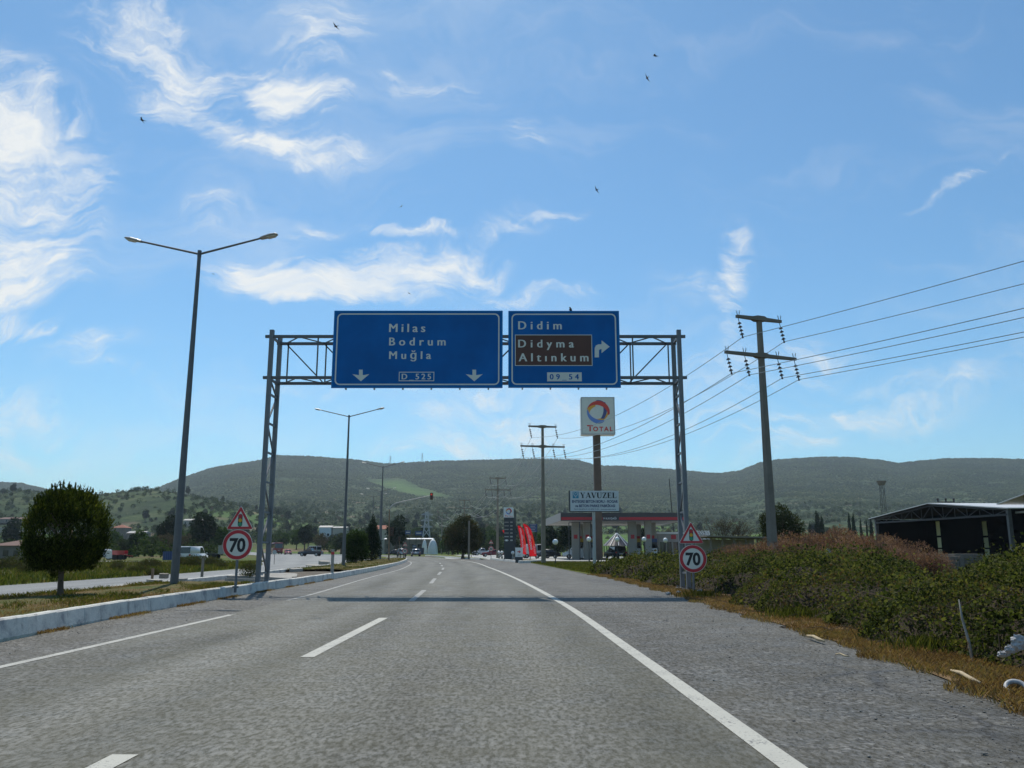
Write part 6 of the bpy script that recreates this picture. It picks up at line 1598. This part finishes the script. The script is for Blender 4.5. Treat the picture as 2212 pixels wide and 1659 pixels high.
make_tree('cypress_tree', 'pointed dark conifer right of the round bush on the median', 'tree', p, .6, .1, [(0, 0, 1.0, 1.0, 1.0, .95), (0, 0, 1.9, .88, .88, .95), (-.05, 0, 2.7, .65, .65, .9), (0, 0, 3.4, .42, .42, .75), (.02, 0, 4.0, .20, .20, .6)], 9000, .15, 'cypress foliage', r1, .35, .9)
p = gnd(755, 1216, .2); make_tree('small_shrub', 'small low shrub at the foot of the second street lamp', 'bush', p, .2, .03, [(0, 0, .35, .5, .4, .38)], 700, .11, 'bush foliage', r1, .5, .3)
p = gnd(552 - 70, 1247, .2); p = gnd(534, 1248, .2); make_tree('small_shrub', 'small brown shrub left of the gantry foot on the median', 'bush', p, .2, .03, [(0, 0, .32, .36, .3, .34), (.15, 0, .2, .3, .3, .22)], 900, .08, 'weed foliage', r1, .4, .5)
c = at(1000, 1150, 128); make_tree('island_tree', 'broad brownish green tree on the island beyond the road bend', 'tree', (c.x, 128, .1), 2.2, .22, [(0, 0, 4.0, 2.3, 2.2, 2.2), (-1.7, .2, 3.1, 1.5, 1.5, 1.9), (1.6, 0, 3.0, 1.5, 1.5, 1.8), (.3, 0, 5.4, 1.3, 1.3, 1.2), (-.6, .3, 1.8, 1.8, 1.6, 1.2), (1.0, -.3, 1.6, 1.5, 1.4, 1.1), (1.5, 0, 4.7, .9, .9, .9)], 9500, .30, 'island tree foliage', r1, .4, .1)
c = at(1690, 1110, 80); make_tree('willow_tree', 'large dark drooping tree behind the near concrete pole', 'tree', (c.x, 80, 0), 1.8, .2, [(0, 0, 3.3, 1.7, 1.6, 1.7), (-1.1, 0, 3.4, 1.1, 1.1, 1.4), (.9, .1, 3.0, 1.2, 1.2, 1.6), (-.2, 0, 4.7, 1.0, 1.0, .95), (.9, 0, 1.9, 1.2, 1.1, 1.3), (-1.5, 0, 2.2, 1.0, 1.0, 1.4), (0, 0, 1.5, 1.5, 1.3, 1.2), (-1.7, .1, 4.0, .55, .55, .9)], 14000, .22, 'willow foliage', r1, .32, -.5)
def bare_tree():
    c = at(1572, 1120, 90); rng = np.random.default_rng(8); root = thing('bare_tree', 'leafless spreading tree behind the low dark shed', 'tree', (c.x, 90, 0)); b = MB(); tips = []
    def grow(p, d, l, r, n):
        q = p + d * l; m = p.lerp(q, .5) + Vector(rng.normal(0, .05, 3)) * l; b.path([p, m, q], [r, r * .8, r * .62], 5)
        if n == 0: tips.append(q); return
        for k in range(3 if n > 1 else 4):
            nd = (d + Vector(rng.normal(0, .42, 3)) + Vector((0, 0, .12))).normalized(); grow(q, nd, l * rng.uniform(.62, .85), r * .6, n - 1)
    for k in range(6):
        a = k * 1.05; grow(Vector((0, 0, -.1)), Vector((math.cos(a) * .55, math.sin(a) * .4, 1)).normalized(), 1.55, .07, 4)
    b.build('trunk', M['twig foliage'], root)
    P = np.array([tuple(t) for t in tips]); P = np.repeat(P, 3, 0) + rng.normal(0, .12, (len(P) * 3, 3)); V, Fq = leaves(P, .14, rng, .3); link('crown', mesh_from(V, Fq, M['twig foliage'], 'crown'), root)
bare_tree()
# cypresses before the green field on the right
cy = None
for k, (u, vt, vb, wd, lab) in enumerate(((1763.5, 1104, 1150, 15, 'tallest dark cypress over the reddish shrubs, right of the willow tree'), (1774, 1114, 1152, 11, 'shorter cypress touching the right side of the tallest one'), (1749, 1128, 1148, 6, 'smallest cypress left of the tallest one'), (1833, 1110, 1150, 9, 'first cypress of the row left of the steel hall'), (1842.5, 1111, 1150, 10, 'second cypress of the row left of the steel hall'), (1858, 1121, 1150, 6.5, 'third slim cypress of the row left of the steel hall'), (1871, 1125, 1150, 5, 'fourth and slimmest cypress of the row left of the hall'), (1880, 1118, 1150, 9, 'last cypress of the row beside the steel hall'))):
    y = 250; a, c = at(u, vt, y), at(u, vb, y); h = a.z + .2; w = wd / 1800 * y / 2
    if cy is None:
        cy = make_tree('cypress_tree', lab, 'tree', (a.x, y, 0), 2.0, .15, [(0, 0, 2.6, 1, 1, 2.6), (0, 0, 5.0, .95, .95, 2.6), (.1, 0, 7.4, .68, .68, 2.0), (-.05, 0, 9.0, .35, .35, 1.3)], 3500, .5, 'cypress foliage', r1, .35, 1.0, group='cypresses before the green field'); H0 = 10.2
        cy.scale = (w / 1.0, w / 1.0, h / H0)
    else: again(cy, (a.x, y, 0), k * .8, lab, (w / 1.0, w / 1.0, h / H0))
# reddish feathery shrubs behind the brambles
tam = []
for v_ in range(3):
    rng = np.random.default_rng(40 + v_); lob = [(rng.uniform(-.8, .8), rng.uniform(-.7, .7), rng.uniform(.7, 1.3), rng.uniform(.6, .95), rng.uniform(.6, .9), rng.uniform(.55, .9)) for _ in range(7)]
    tam.append((lob, rng))
SH = [(1560, 1185, 44, .75), (1605, 1172, 42, .95), (1650, 1165, 40, .95), (1700, 1160, 41, 1.05), (1745, 1150, 43, 1.15), (1790, 1148, 42, 1.12), (1835, 1150, 41, 1.1), (1880, 1152, 38, 1.05), (1925, 1165, 35, .95), (1965, 1180, 33, .8), (1990, 1190, 31, .62), (1680, 1180, 36, .7), (1760, 1172, 37, .85), (1850, 1176, 35, .85), (1905, 1185, 32, .75)]
proto = [None] * 3
LAB = ['reddish feathery shrub at the left end of the row, under the low shed', 'reddish shrub second from the left end, left of the near concrete pole', 'reddish shrub at the foot of the near concrete pole', 'reddish shrub just right of the near concrete pole', 'reddish shrub below the dark willow tree', 'tall reddish shrub below the tallest cypress', 'tall reddish shrub midway between the cypress groups', 'tall reddish shrub left of the steel hall', 'reddish shrub before the left corner of the steel hall', 'reddish shrub left of the block pallets', 'smallest reddish shrub beside the block pallets', 'low reddish shrub in front, right of the concrete pole', 'low reddish shrub in front, above the white bag', 'low reddish shrub in front, right of the white bag', 'low reddish shrub in front of the hall corner']
for k, ((u, v, y, s), lab) in enumerate(zip(SH, LAB)):
    c = at(u, v, y); t = k % 3; loc = (c.x, y, 0); s = max(.3, (c.z) / 1.85)
    if proto[t] is None:
        lob, rng = tam[t]; o = thing('reddish_shrub', lab, 'shrub', loc, 0, 'reddish shrubs behind the bramble hedge')
        b = MB()
        for q in range(22): a = rng.uniform(0, 6.28); b.path([(0, 0, -.05), (.3 * math.cos(a), .3 * math.sin(a), .8), (rng.uniform(.4, 1.1) * math.cos(a), rng.uniform(.4, 1.1) * math.sin(a), rng.uniform(1.2, 2.0))], [.025, .015, .006], 5)
        b.build('stem', M['twig foliage'], o); P, d = shell_points(10000, lob, rng, .1); V, Fq = leaves(P, .12, rng, .26, d * .6 + np.array([0, 0, .5]), .8); link('foliage', mesh_from(V, Fq, M['tamarisk foliage'], 'foliage'), o); o.scale = (s,) * 3; proto[t] = o
    else: again(proto[t], loc, k * 1.3, lab, s)

# ---- the bramble hedge along the right verge
def bramble_top(x, y):
    edge = 5.45 + 1.15 * np.exp(-((y - 26.2) / 3.2) ** 4) + .25 * np.sin(y * .9) + .2 * np.sin(y * 2.3 + 1) + np.clip((y - 34) / 14, 0, 1) * -.9
    d = x - edge
    base = .86 - .12 * np.clip((y - 28) / 8, 0, 1) + .14 * np.sin(x * .9 + y * .35) + .12 * np.sin(y * .8 - x * .5 + 2) + .08 * np.sin(x * 2.3 + y * 1.9)
    base = base + .46 * np.exp(-((y - 10) / 3.5) ** 2) * np.clip((x - 6.2) / 1.5, 0, 1) + .50 * np.exp(-((y - 24) / 3.5) ** 2 - ((x - 9.2) / 2.0) ** 2) + .30 * np.exp(-((y - 43) / 5) ** 2)
    base = base - .75 * np.exp(-((x / np.maximum(y, 1) - .512) / .034) ** 2) * np.clip((y - 14) / 4, 0, 1)
    for bx, by, br, ba in BUMPS: base = base + ba * np.exp(-((x - bx) ** 2 + (y - by) ** 2 * .8) / br ** 2) * (.2 if (22 < by < 30 and bx < 8) or (by > 14 and abs(bx / by - .512) < .075) else 1)
    return base * np.clip(1 - (1 - np.clip(d / 1.35, 0, 1)) ** 2.2, 0, 1) * np.clip((52 - y) / 4, 0, 1), d
_BB = np.random.default_rng(55); BUMPS = np.stack([_BB.uniform(5.9, 15, 70), _BB.uniform(6, 46, 70), _BB.uniform(.45, 1.0, 70), _BB.uniform(-.10, .46, 70)], -1)
def brambles():
    rng = np.random.default_rng(77); Pn = []
    for (y0, y1, xm, n, s) in ((-2, 7, 14, 50000, .042), (7, 14, 16, 170000, .042), (14, 24, 22, 170000, .050), (24, 38, 30, 140000, .060), (38, 52, 40, 80000, .085)):
        x = 4.4 + (xm - 4.4) * rng.random(n) ** 1.5; y = rng.uniform(y0, y1, n); t, d = bramble_top(x, y); ok = (d > 0) & (t > .05); x, y, t = x[ok], y[ok], t[ok]
        lump = .5 + .5 * np.sin(x * 3.1 + 1.7 * np.sin(y * 2.2)) * np.sin(y * 2.7 + 1.3 * np.sin(x * 2.9)); hole = np.sin(x * 1.9 + 2 * np.sin(y * 1.1)) * np.sin(y * 1.6 + 1.5 * np.sin(x * 1.3)); kp = rng.random(len(x)) < np.clip(1.35 + hole * .9, .40, 1); x, y, t, lump, hole = x[kp], y[kp], t[kp], lump[kp], hole[kp]
        z = t * (1 - .75 * rng.random(len(x)) ** 2.2) * (.74 + .30 * lump + .12 * np.minimum(hole, .3)) + rng.normal(0, .045, len(x)); sh = rng.random(len(x)) < .035; z[sh] += rng.uniform(.03, .38, int(sh.sum()))
        Pn.append((np.stack([x, y, np.maximum(z, .02)], -1), s))
    Vs, Fs, k = [], [], 0
    for P, s in Pn:
        s = s * np.exp(rng.normal(0, .3, len(P))); V, Fq = leaves(P, s, rng, .75, np.array([0, -.1, .35]), 1.0); Vs.append(V); Fs.append(Fq + k); k += len(V)
    o = link('bramble_hedge', mesh_from(np.concatenate(Vs), np.concatenate(Fs), M['bramble foliage'], 'bramble_hedge')); tag(o, kind='stuff')
    # the dead canes and leaf litter underneath
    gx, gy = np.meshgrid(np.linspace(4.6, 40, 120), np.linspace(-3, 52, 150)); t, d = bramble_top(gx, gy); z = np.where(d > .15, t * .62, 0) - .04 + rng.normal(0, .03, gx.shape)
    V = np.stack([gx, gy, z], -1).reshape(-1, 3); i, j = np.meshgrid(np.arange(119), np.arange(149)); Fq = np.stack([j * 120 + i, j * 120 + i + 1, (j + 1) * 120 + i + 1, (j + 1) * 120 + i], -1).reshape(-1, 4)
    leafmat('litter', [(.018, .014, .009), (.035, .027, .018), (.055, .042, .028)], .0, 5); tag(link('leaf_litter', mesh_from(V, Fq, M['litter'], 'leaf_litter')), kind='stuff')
    b = MB()
    for k in range(420):
        y = rng.uniform(5, 34); x = 5.2 + abs(rng.normal(0, 1.6)); t, d = bramble_top(np.array(x), np.array(y)); a = rng.uniform(0, 6.28); l = rng.uniform(.3, 1.0); z = float(t) * rng.uniform(.2, .95)
        b.path([(x, y, z), (x + l * .5 * math.cos(a), y + l * .5 * math.sin(a), z + .15 * rng.random()), (x + l * math.cos(a), y + l * math.sin(a), max(.03, z - .25 * rng.random()))], [.007, .006, .003], 4)
    tag(b.build('bramble_canes', M['twig foliage']), kind='stuff')
    p = at(2095, 1370, 11.5)
    b = MB(); b.path([(0, 0, -.1), (-.03, 0, .25), (-.07, .02, .5), (-.08, .03, .72)], [.018, .016, .013, .006], 6); tag(b.build('pale_cane', M['pale stone'], None, True, (gnd(2103, 1432, 0).x, gnd(2103, 1432, 0).y, 0)), 'pale bent cane standing at the bramble edge near the right border', 'cane')
brambles()
# ---- grasses
def grass(name, pts, hgt, m, rng, lean=.5, wid=.007):
    n = len(pts); a = rng.uniform(0, 6.283, n); h = hgt * rng.uniform(.4, 1.3, n); w = wid * rng.uniform(.7, 1.5, n) if not hasattr(wid, '__len__') else wid
    dx, dy = np.cos(a), np.sin(a); l = lean * rng.uniform(.2, 1.2, n) * h; b0 = np.stack([dy * w, -dx * w, 0 * w], -1); mid = pts + np.stack([dx * l * .4, dy * l * .4, h * .6], -1); tip = pts + np.stack([dx * l, dy * l, h], -1)
    V = np.stack([pts - b0, pts + b0, mid + b0 * .6, tip, mid - b0 * .6], 1).reshape(-1, 3); F5 = np.arange(5 * n).reshape(n, 5)
    return tag(link(name, mesh_from(V, F5, M[m], name)), kind='stuff')
rg = np.random.default_rng(3)
def verge_pts(n, y0, y1, w0, w1, z=.0, pw=1.0):
    y = y0 + (y1 - y0) * rg.random(n) ** pw; e = np.interp(y, [p[1] for p in EDGE_R], [p[0] for p in EDGE_R]); edge = e + .10 * np.sin(y * 2.2) + .08 * np.sin(y * 5.1)
    x = edge + w0 + (w1 - w0) * rg.random(n); c = .5 + .5 * np.sin(x * 4 + y * 2.1) * np.sin(y * 3.3 - x * 2); ok = rg.random(n) < .35 + .65 * c
    return np.stack([x, y, np.full(n, z)], -1)[ok]
grass('dry_grass', np.concatenate([verge_pts(46000, 5, 46, -.12, 1.15, .0, 1.5), verge_pts(26000, 4, 14, .0, 1.1)]), .065, 'dry grass blades', rg, 1.0, .006)
rng_g = np.random.default_rng(4)
gp = np.concatenate([np.array([x, y, 0]) + rng_g.normal(0, 1, (400, 3)) * np.array([.28, .30, 0]) for (x, y) in ((5.5, 16.8), (5.5, 11.4), (5.3, 24.0))])
grass('green_grass', gp, .20, 'green grass blades', rg, .5, .007)
def median_pts(n, y0, y1, z, thr):
    y = y0 + (y1 - y0) * rg.random(n) ** 1.4; xr = np.interp(y, [p[1] for p in KERB_R], [p[0] for p in KERB_R]) - .2; xl = np.interp(y, [p[1] for p in KERB_L], [p[0] for p in KERB_L]) + .2
    x = xl + (xr - xl) * rg.random(n); c = np.sin(x * 1.7 + y * .4) * np.sin(y * .55 - x * .8) + .4 * np.sin(x * 5 + y * 3); ok = c > thr + rg.normal(0, .25, n)
    return np.stack([x, y, np.full(n, z)], -1)[ok]
ym = 8 + 20 * rg.random(26000) ** 1.3; xm_ = np.interp(ym, [p[1] for p in KERB_L], [p[0] for p in KERB_L]) + .2 + 3.2 * rg.random(26000)
grass('median_dry_grass', np.stack([xm_, ym, 0 * ym + .25], -1), .05, 'dry grass blades', rg, 1.1, .006)
grass('median_grass', np.concatenate([median_pts(30000, 8, 27.5, .26, .25), median_pts(14000, 47, 113, .24, -.2)]), .085, 'green grass blades', rg, .9, .007)
y_ = rg.uniform(46, 90, 26000); x_ = np.interp(y_, [46, 62, 78, 90], [4.4, 3.4, 2.6, 1.7]) + rg.random(26000) ** 1.3 * 17
grass('lawn_grass', np.stack([x_, y_, 0 * x_ + .01], -1), .15, 'green grass blades', rg, .8, .016)
y_ = 22 + 75 * rg.random(52000) ** 1.3; x_ = np.interp(y_, [22, 50, 67, 92], [-19.6, -19.2, -20.5, -27.5]) - rg.random(52000) ** 1.5 * 60
grass('field_grass', np.stack([x_, y_, 0 * x_ - .04], -1), .22, 'green grass blades', rg, .7, .022)
y_ = rg.uniform(6, 40, 9000); x_ = np.interp(y_, [p[1] for p in KERB_R], [p[0] for p in KERB_R]) + np.abs(rg.normal(.03, .07, 9000)); okk = np.sin(y_ * 1.9) + .6 * np.sin(y_ * 5) > .1
grass('kerb_weeds', np.stack([x_, y_, 0 * x_], -1)[okk], .05, 'dry grass blades', rg, 1.2, .006)
# tussock and weed shrubs on the left field
wp = None
WD = [(150, 1218, 64, 1.1), (30, 1214, 60, 1.2), (255, 1222, 58, .8), (325, 1216, 66, .9), (300, 1226, 50, .6), (392, 1213, 72, 1.0), (415, 1216, 70, 1.15), (440, 1212, 74, 1.1), (462, 1211, 76, .9), (480, 1216, 62, .7), (540, 1219, 58, .6), (75, 1222, 50, .8), (330, 1228, 46, .5)]
WL = ['brown weed clump behind the clipped tree trunk', 'brown weed clump at the left border beyond the far lane', 'low green weed clump left of the nearest lamp', 'weed clump in the field right of the clipped tree', 'low weed clump at the far lane edge left of the lamp', 'brown weed clump right of the nearest lamp foot', 'tall brown weeds before the white van', 'tall brown weeds right of the white van', 'brown weeds before the flatbed trailer', 'weed clump behind the left speed sign', 'weed clump left of the gantry leg beyond the far lane', 'weed clump under the left half of the clipped tree', 'small weed clump close to the far lane edge']
for k, ((u, v, y, s), lab) in enumerate(zip(WD, WL)):
    c = at(u, v, y); loc = (c.x, y, -.05)
    if wp is None:
        rng = np.random.default_rng(9); wp = make_tree('weed_clump', lab, 'weeds', loc, .2, .02, [(0, 0, .35, .9, .6, .5), (.6, .1, .28, .6, .5, .36), (-.6, 0, .3, .7, .5, .4)], 2600, .13, 'weed foliage', rng, .3, .8, group='weed clumps on the left field'); wp.scale = (s,) * 3
    else: again(wp, loc, k * .9, lab, s)
# small loose stones on the shoulder
def stones():
    rng = np.random.default_rng(15); n = 15000; y = 3.5 + 26 * rng.random(n) ** 1.8; lr = np.interp(y, [p[1] for p in LINE_R], [p[0] for p in LINE_R]); er = np.interp(y, [p[1] for p in EDGE_R], [p[0] for p in EDGE_R])
    x = lr + .25 + (er - lr + .2) * rng.random(n) ** .55; k = rng.random(n) < .28; xl = np.interp(y, [p[1] for p in LINE_L], [p[0] for p in LINE_L]); kr = np.interp(y, [p[1] for p in KERB_R], [p[0] for p in KERB_R]); x = np.where(k, xl - .1 + (kr - xl + .15) * rng.random(n) ** .7, x)
    s = .0042 * np.exp(rng.normal(0, .5, n)); base = np.array([[1, 0, 0], [0, 1, 0], [-1, 0, 0], [0, -1, 0], [0, 0, .4], [0, 0, -.4]], float); V = base[None] * s[:, None, None] * rng.uniform(.6, 1.4, (n, 6, 3)); V[:, :, 0] += x[:, None]; V[:, :, 1] += y[:, None]; V[:, :, 2] += (s * .3)[:, None]
    f = np.array([[0, 1, 4], [1, 2, 4], [2, 3, 4], [3, 0, 4], [1, 0, 5], [2, 1, 5], [3, 2, 5], [0, 3, 5]]); Fq = (f[None] + 6 * np.arange(n)[:, None, None]).reshape(-1, 3)
    leafmat('stone chips', [(.11, .108, .10), (.20, .195, .18), (.32, .31, .29)], 0.0, 1); tag(link('loose_gravel', mesh_from(V.reshape(-1, 3), Fq, M['stone chips'], 'loose_gravel')), kind='stuff')
stones()

# ---- trees of the valley
KINDS = [('olive_tree', 'rounded grey green olive like tree scattered over the valley slope', 'olive foliage', 3.0, [(0, 0, 2.6, 1.9, 1.8, 1.5), (1.1, .2, 2.2, 1.2, 1.2, 1.0), (-1.2, -.1, 2.3, 1.2, 1.2, 1.1), (.2, 0, 3.6, 1.1, 1.1, .9)], 1400, .42, 85, (.9, 1.6)),
         ('broadleaf_tree', 'bright green broadleaf tree standing on the valley floor', 'broadleaf foliage', 3.0, [(0, 0, 4.2, 2.6, 2.5, 2.2), (1.5, 0, 3.2, 1.6, 1.6, 1.6), (-1.6, .2, 3.4, 1.7, 1.6, 1.7), (.1, 0, 5.9, 1.5, 1.5, 1.2)], 1700, .55, 55, (.7, 1.25)),
         ('pine_tree', 'dark pine with a full crown among the valley trees', 'pine foliage', 3.4, [(0, 0, 4.6, 2.0, 2.0, 2.2), (.5, 0, 6.4, 1.4, 1.4, 1.3), (-.8, 0, 5.4, 1.5, 1.4, 1.4), (.9, 0, 3.6, 1.5, 1.5, 1.2)], 1700, .5, 95, (.8, 1.5)),
         ('bare_grey_tree', 'brownish half leafless tree among the green valley trees', 'twig foliage', 2.4, [(0, 0, 3.6, 1.9, 1.9, 1.9), (.8, 0, 4.6, 1.1, 1.1, 1.2), (-.9, 0, 3.2, 1.2, 1.2, 1.2)], 900, .36, 40, (.8, 1.4))]
rv = np.random.default_rng(123)
ROADX = catmull(LINE_R[8:], 6)
def free(x, y):
    t = x / y
    if y < 300 and -.36 < t < -.02 and y > 110:
        if np.interp(y, [p[1] for p in OPP_L], [p[0] for p in OPP_L]) - 6 < x < np.interp(y, [p[1] for p in LINE_R], [p[0] for p in LINE_R]) + 8: return False
    if y < 300 and -.03 < t < .04: return False
    if .09 < t < .6 and y < 460 and rv.random() < .85: return False
    return True
used = {k[0]: 0 for k in KINDS}
for (nm, lab, m, ht, lobes, nl, sz, count, (s0, s1)) in KINDS:
    protos = []
    for v_ in range(2):
        rng = np.random.default_rng(hash(nm) % 1000 + v_ if False else len(nm) * 7 + v_); jl = [(l[0] + rng.normal(0, .25), l[1] + rng.normal(0, .25), l[2] + rng.normal(0, .15), l[3] * rng.uniform(.85, 1.15), l[4], l[5] * rng.uniform(.85, 1.2)) for l in lobes]
        protos.append((jl, rng, [None]))
    k = 0; tries = 0
    while k < count and tries < 4000:
        tries += 1
        y = 215 + 900 * rv.random() ** 1.35; t = rv.uniform(-.66, .66) if rv.random() < .55 else rv.uniform(-.42, .10); x = t * y
        if nm == 'broadleaf_tree' and y > 520: continue
        if not free(x, y): continue
        z = float(terrain(x, y)) - .15; s = rv.uniform(s0, s1); jl, rng, pr = protos[k % 2]
        if pr[0] is None: pr[0] = make_tree(nm, lab, 'tree', (x, y, z), ht, .22, jl, nl, sz, m, rng, .6, .1, group=nm.replace('_', ' ') + 's of the valley'); pr[0].scale = (s,) * 3
        else: again(pr[0], (x, y, z), rv.uniform(0, 6.28), None, s)
        k += 1
# near rows that close the view beyond the crossing
mid = [o for o in C.objects if o.name.startswith('broadleaf_tree') and o.parent is None][0]; midp = [o for o in C.objects if o.name.startswith('pine_tree') and o.parent is None][0]; mido = [o for o in C.objects if o.name.startswith('olive_tree') and o.parent is None][0]; midb = [o for o in C.objects if o.name.startswith('bare_grey_tree') and o.parent is None][0]
for (u, y, o, s) in ((640, 330, mid, 1.1), (612, 345, mid, .9), (665, 350, midp, .9), (700, 320, midb, .9), (725, 330, mido, 1.1), (560, 380, mid, .8), (1060, 260, mido, 1.0), (1110, 250, mido, 1.1), (1145, 230, midp, .8), (1170, 210, mid, .8), (1190, 190, midp, .9), (1205, 185, mido, .8), (1225, 180, midp, .9), (1020, 300, mido, 1.3), (970, 290, midp, .9), (880, 330, mido, 1.2), (860, 345, midp, 1.0), (935, 310, mido, 1.1), (790, 350, midp, 1.1), (750, 330, mido, 1.2), (350, 190, midb, .9), (330, 170, mido, .9), (300, 180, mid, .8), (265, 165, mido, .8), (395, 200, midb, .9), (450, 190, mido, .7), (225, 175, midp, .6), (500, 240, midb, .9), (370, 175, midb, .8), (285, 158, midp, .55), (15, 160, mido, .7), (70, 150, midb, .6), (1540, 130, midb, .6), (1505, 150, mido, .7), (1590, 140, mido, .6)):
    x = at(u, 1188, y).x; again(o, (x, y, float(terrain(x, y)) - .1), u * .7, None, s)

# ---- the wood that closes the valley behind the single trees
def wood():
    rng = np.random.default_rng(61); n = 6500; y = 300 + 1000 * rng.random(n) ** 1.15; t = rng.uniform(-.8, .75, n); x = t * y
    d = vnoise(x, y, 90, 2) + .6 * vnoise(x, y, 37, 3); dens = np.interp(t, [-.8, -.5, -.1, .03, .12, .75], [.1, .05, .0, .15, .5, .45]); ok = d > dens - .35 + np.interp(y, [300, 900, 1300], [.35, 0, -.1])
    yb = 125 + 190 * rng.random(620); tb = rng.uniform(-.80, -.16, 620); xb = tb * yb; okb = (xb < np.interp(yb, [p[1] for p in OPP_L], [p[0] for p in OPP_L]) - 9) & (np.sin(xb * .11 + yb * .05) + rng.normal(0, .6, 620) > -.3)
    yc = 285 + 60 * rng.random(220); tc = rng.uniform(-.24, .09, 220); xc = tc * yc; okc = (xc > np.interp(yc, [p[1] for p in LINE_R], [p[0] for p in LINE_R]) + 8) | (yc > 318)
    ok &= ~((y < 640) & (t > .07)); ok &= ~((t > -.36) & (t < -.15) & (y < 360)); x, y = np.concatenate([x[ok], xb[okb], xc[okc]]), np.concatenate([y[ok], yb[okb], yc[okc]]); n = len(x); z = terrain(x, y); s = rng.uniform(1.3, 3.0, n) * np.where(y < 320, rng.uniform(.45, 1.0, n), 1) * np.interp(y, [300, 1300], [.85, 1.35])
    K = 110; d = unit(rng.normal(size=(n, K, 3))); r = (.35 + .65 * rng.random((n, K, 1))); P = d * r * s[:, None, None] * np.array([1.0, 1.0, .95]); P[:, :, 2] += s[:, None] * .95; P[:, :, 0] += x[:, None]; P[:, :, 1] += y[:, None]; P[:, :, 2] += z[:, None]
    V, Fq = leaves(P.reshape(-1, 3), np.repeat(np.interp(y, [150, 400, 1300], [.42, .75, 1.05]), K), rng, .75); tag(link('valley_wood', mesh_from(V, Fq, M['wood foliage'], 'valley_wood')), kind='stuff')
leafmat('wood foliage', [(.012, .022, .008), (.028, .046, .016), (.052, .078, .024), (.090, .110, .036)], .25, .03)
wood()

# ---- scrub that clothes the hills: far too much to count
def scrub():
    rng = np.random.default_rng(99); n = 190000
    y = 380 + 2330 * rng.random(n) ** .62; t = rng.uniform(-.95, .95, n); x = t * y; z = terrain(x, y)
    d = vnoise(x, y, 230, 1) * 1.1 + .8 * vnoise(x, y, 75, 2) + .5 * vnoise(x, y, 31, 3); thr = np.interp(y, [380, 700, 1100, 1600, 2500], [.35, .05, -.25, -.6, -.9]); ok = d > thr + rng.normal(0, .18, n)
    g1 = (y < 640) & (t > .08) & (t < .75) & (rng.random(n) < .9); g2 = np.exp(-((t + .115 + (y - 1700) / 9000) / .022) ** 2) * ((y > 1480) & (y < 2080)) > .35; ok &= ~(g1 | g2)
    x, y, z = x[ok], y[ok], z[ok]; n = len(x); s = rng.uniform(1.2, 2.6, n) * np.interp(y, [380, 1200, 2700], [.75, 1.0, 1.7])
    base = np.array([[1, 0, .3], [.3, .95, .2], [-.8, .6, .35], [-.8, -.6, .2], [.3, -.95, .35], [.1, 0, 1.15], [-.5, .2, .9], [.4, -.4, .85]], float)
    f = np.array([[0, 1, 5], [1, 2, 6], [1, 6, 5], [2, 3, 6], [3, 4, 7], [3, 7, 6], [4, 0, 7], [0, 5, 7], [5, 6, 7]])
    a = rng.uniform(0, 6.283, n); B = base[None] * rng.uniform(.65, 1.35, (n, 8, 3)) * s[:, None, None] * np.array([1, 1, .95]); X = B[:, :, 0] * np.cos(a)[:, None] - B[:, :, 1] * np.sin(a)[:, None]; Y = B[:, :, 0] * np.sin(a)[:, None] + B[:, :, 1] * np.cos(a)[:, None]
    V = np.stack([X + x[:, None], Y + y[:, None], B[:, :, 2] + z[:, None] - .5], -1).reshape(-1, 3); Fq = (f[None] + 8 * np.arange(n)[:, None, None]).reshape(-1, 3)
    tag(link('hillside_scrub', mesh_from(V, Fq, M['scrub foliage'], 'hillside_scrub')), kind='stuff')
scrub()

# ================================================================== the air
def air():
    m = bpy.data.materials.new('haze'); m.use_nodes = True; t = NT(m.node_tree); t.n.clear(); out = t.new('ShaderNodeOutputMaterial'); v = t.new('ShaderNodeVolumePrincipled')
    v.inputs['Color'].default_value = (.70, .84, .95, 1); v.inputs['Density'].default_value = HAZE; v.inputs['Anisotropy'].default_value = .3
    t.l.new(v.outputs[0], out.inputs['Volume'])
    b = MB(); b.box((0, 3000, 184), (13000, 7900, 376)); o = b.build('haze', m); tag(o, kind='stuff')
HAZE = 0.00011
air()
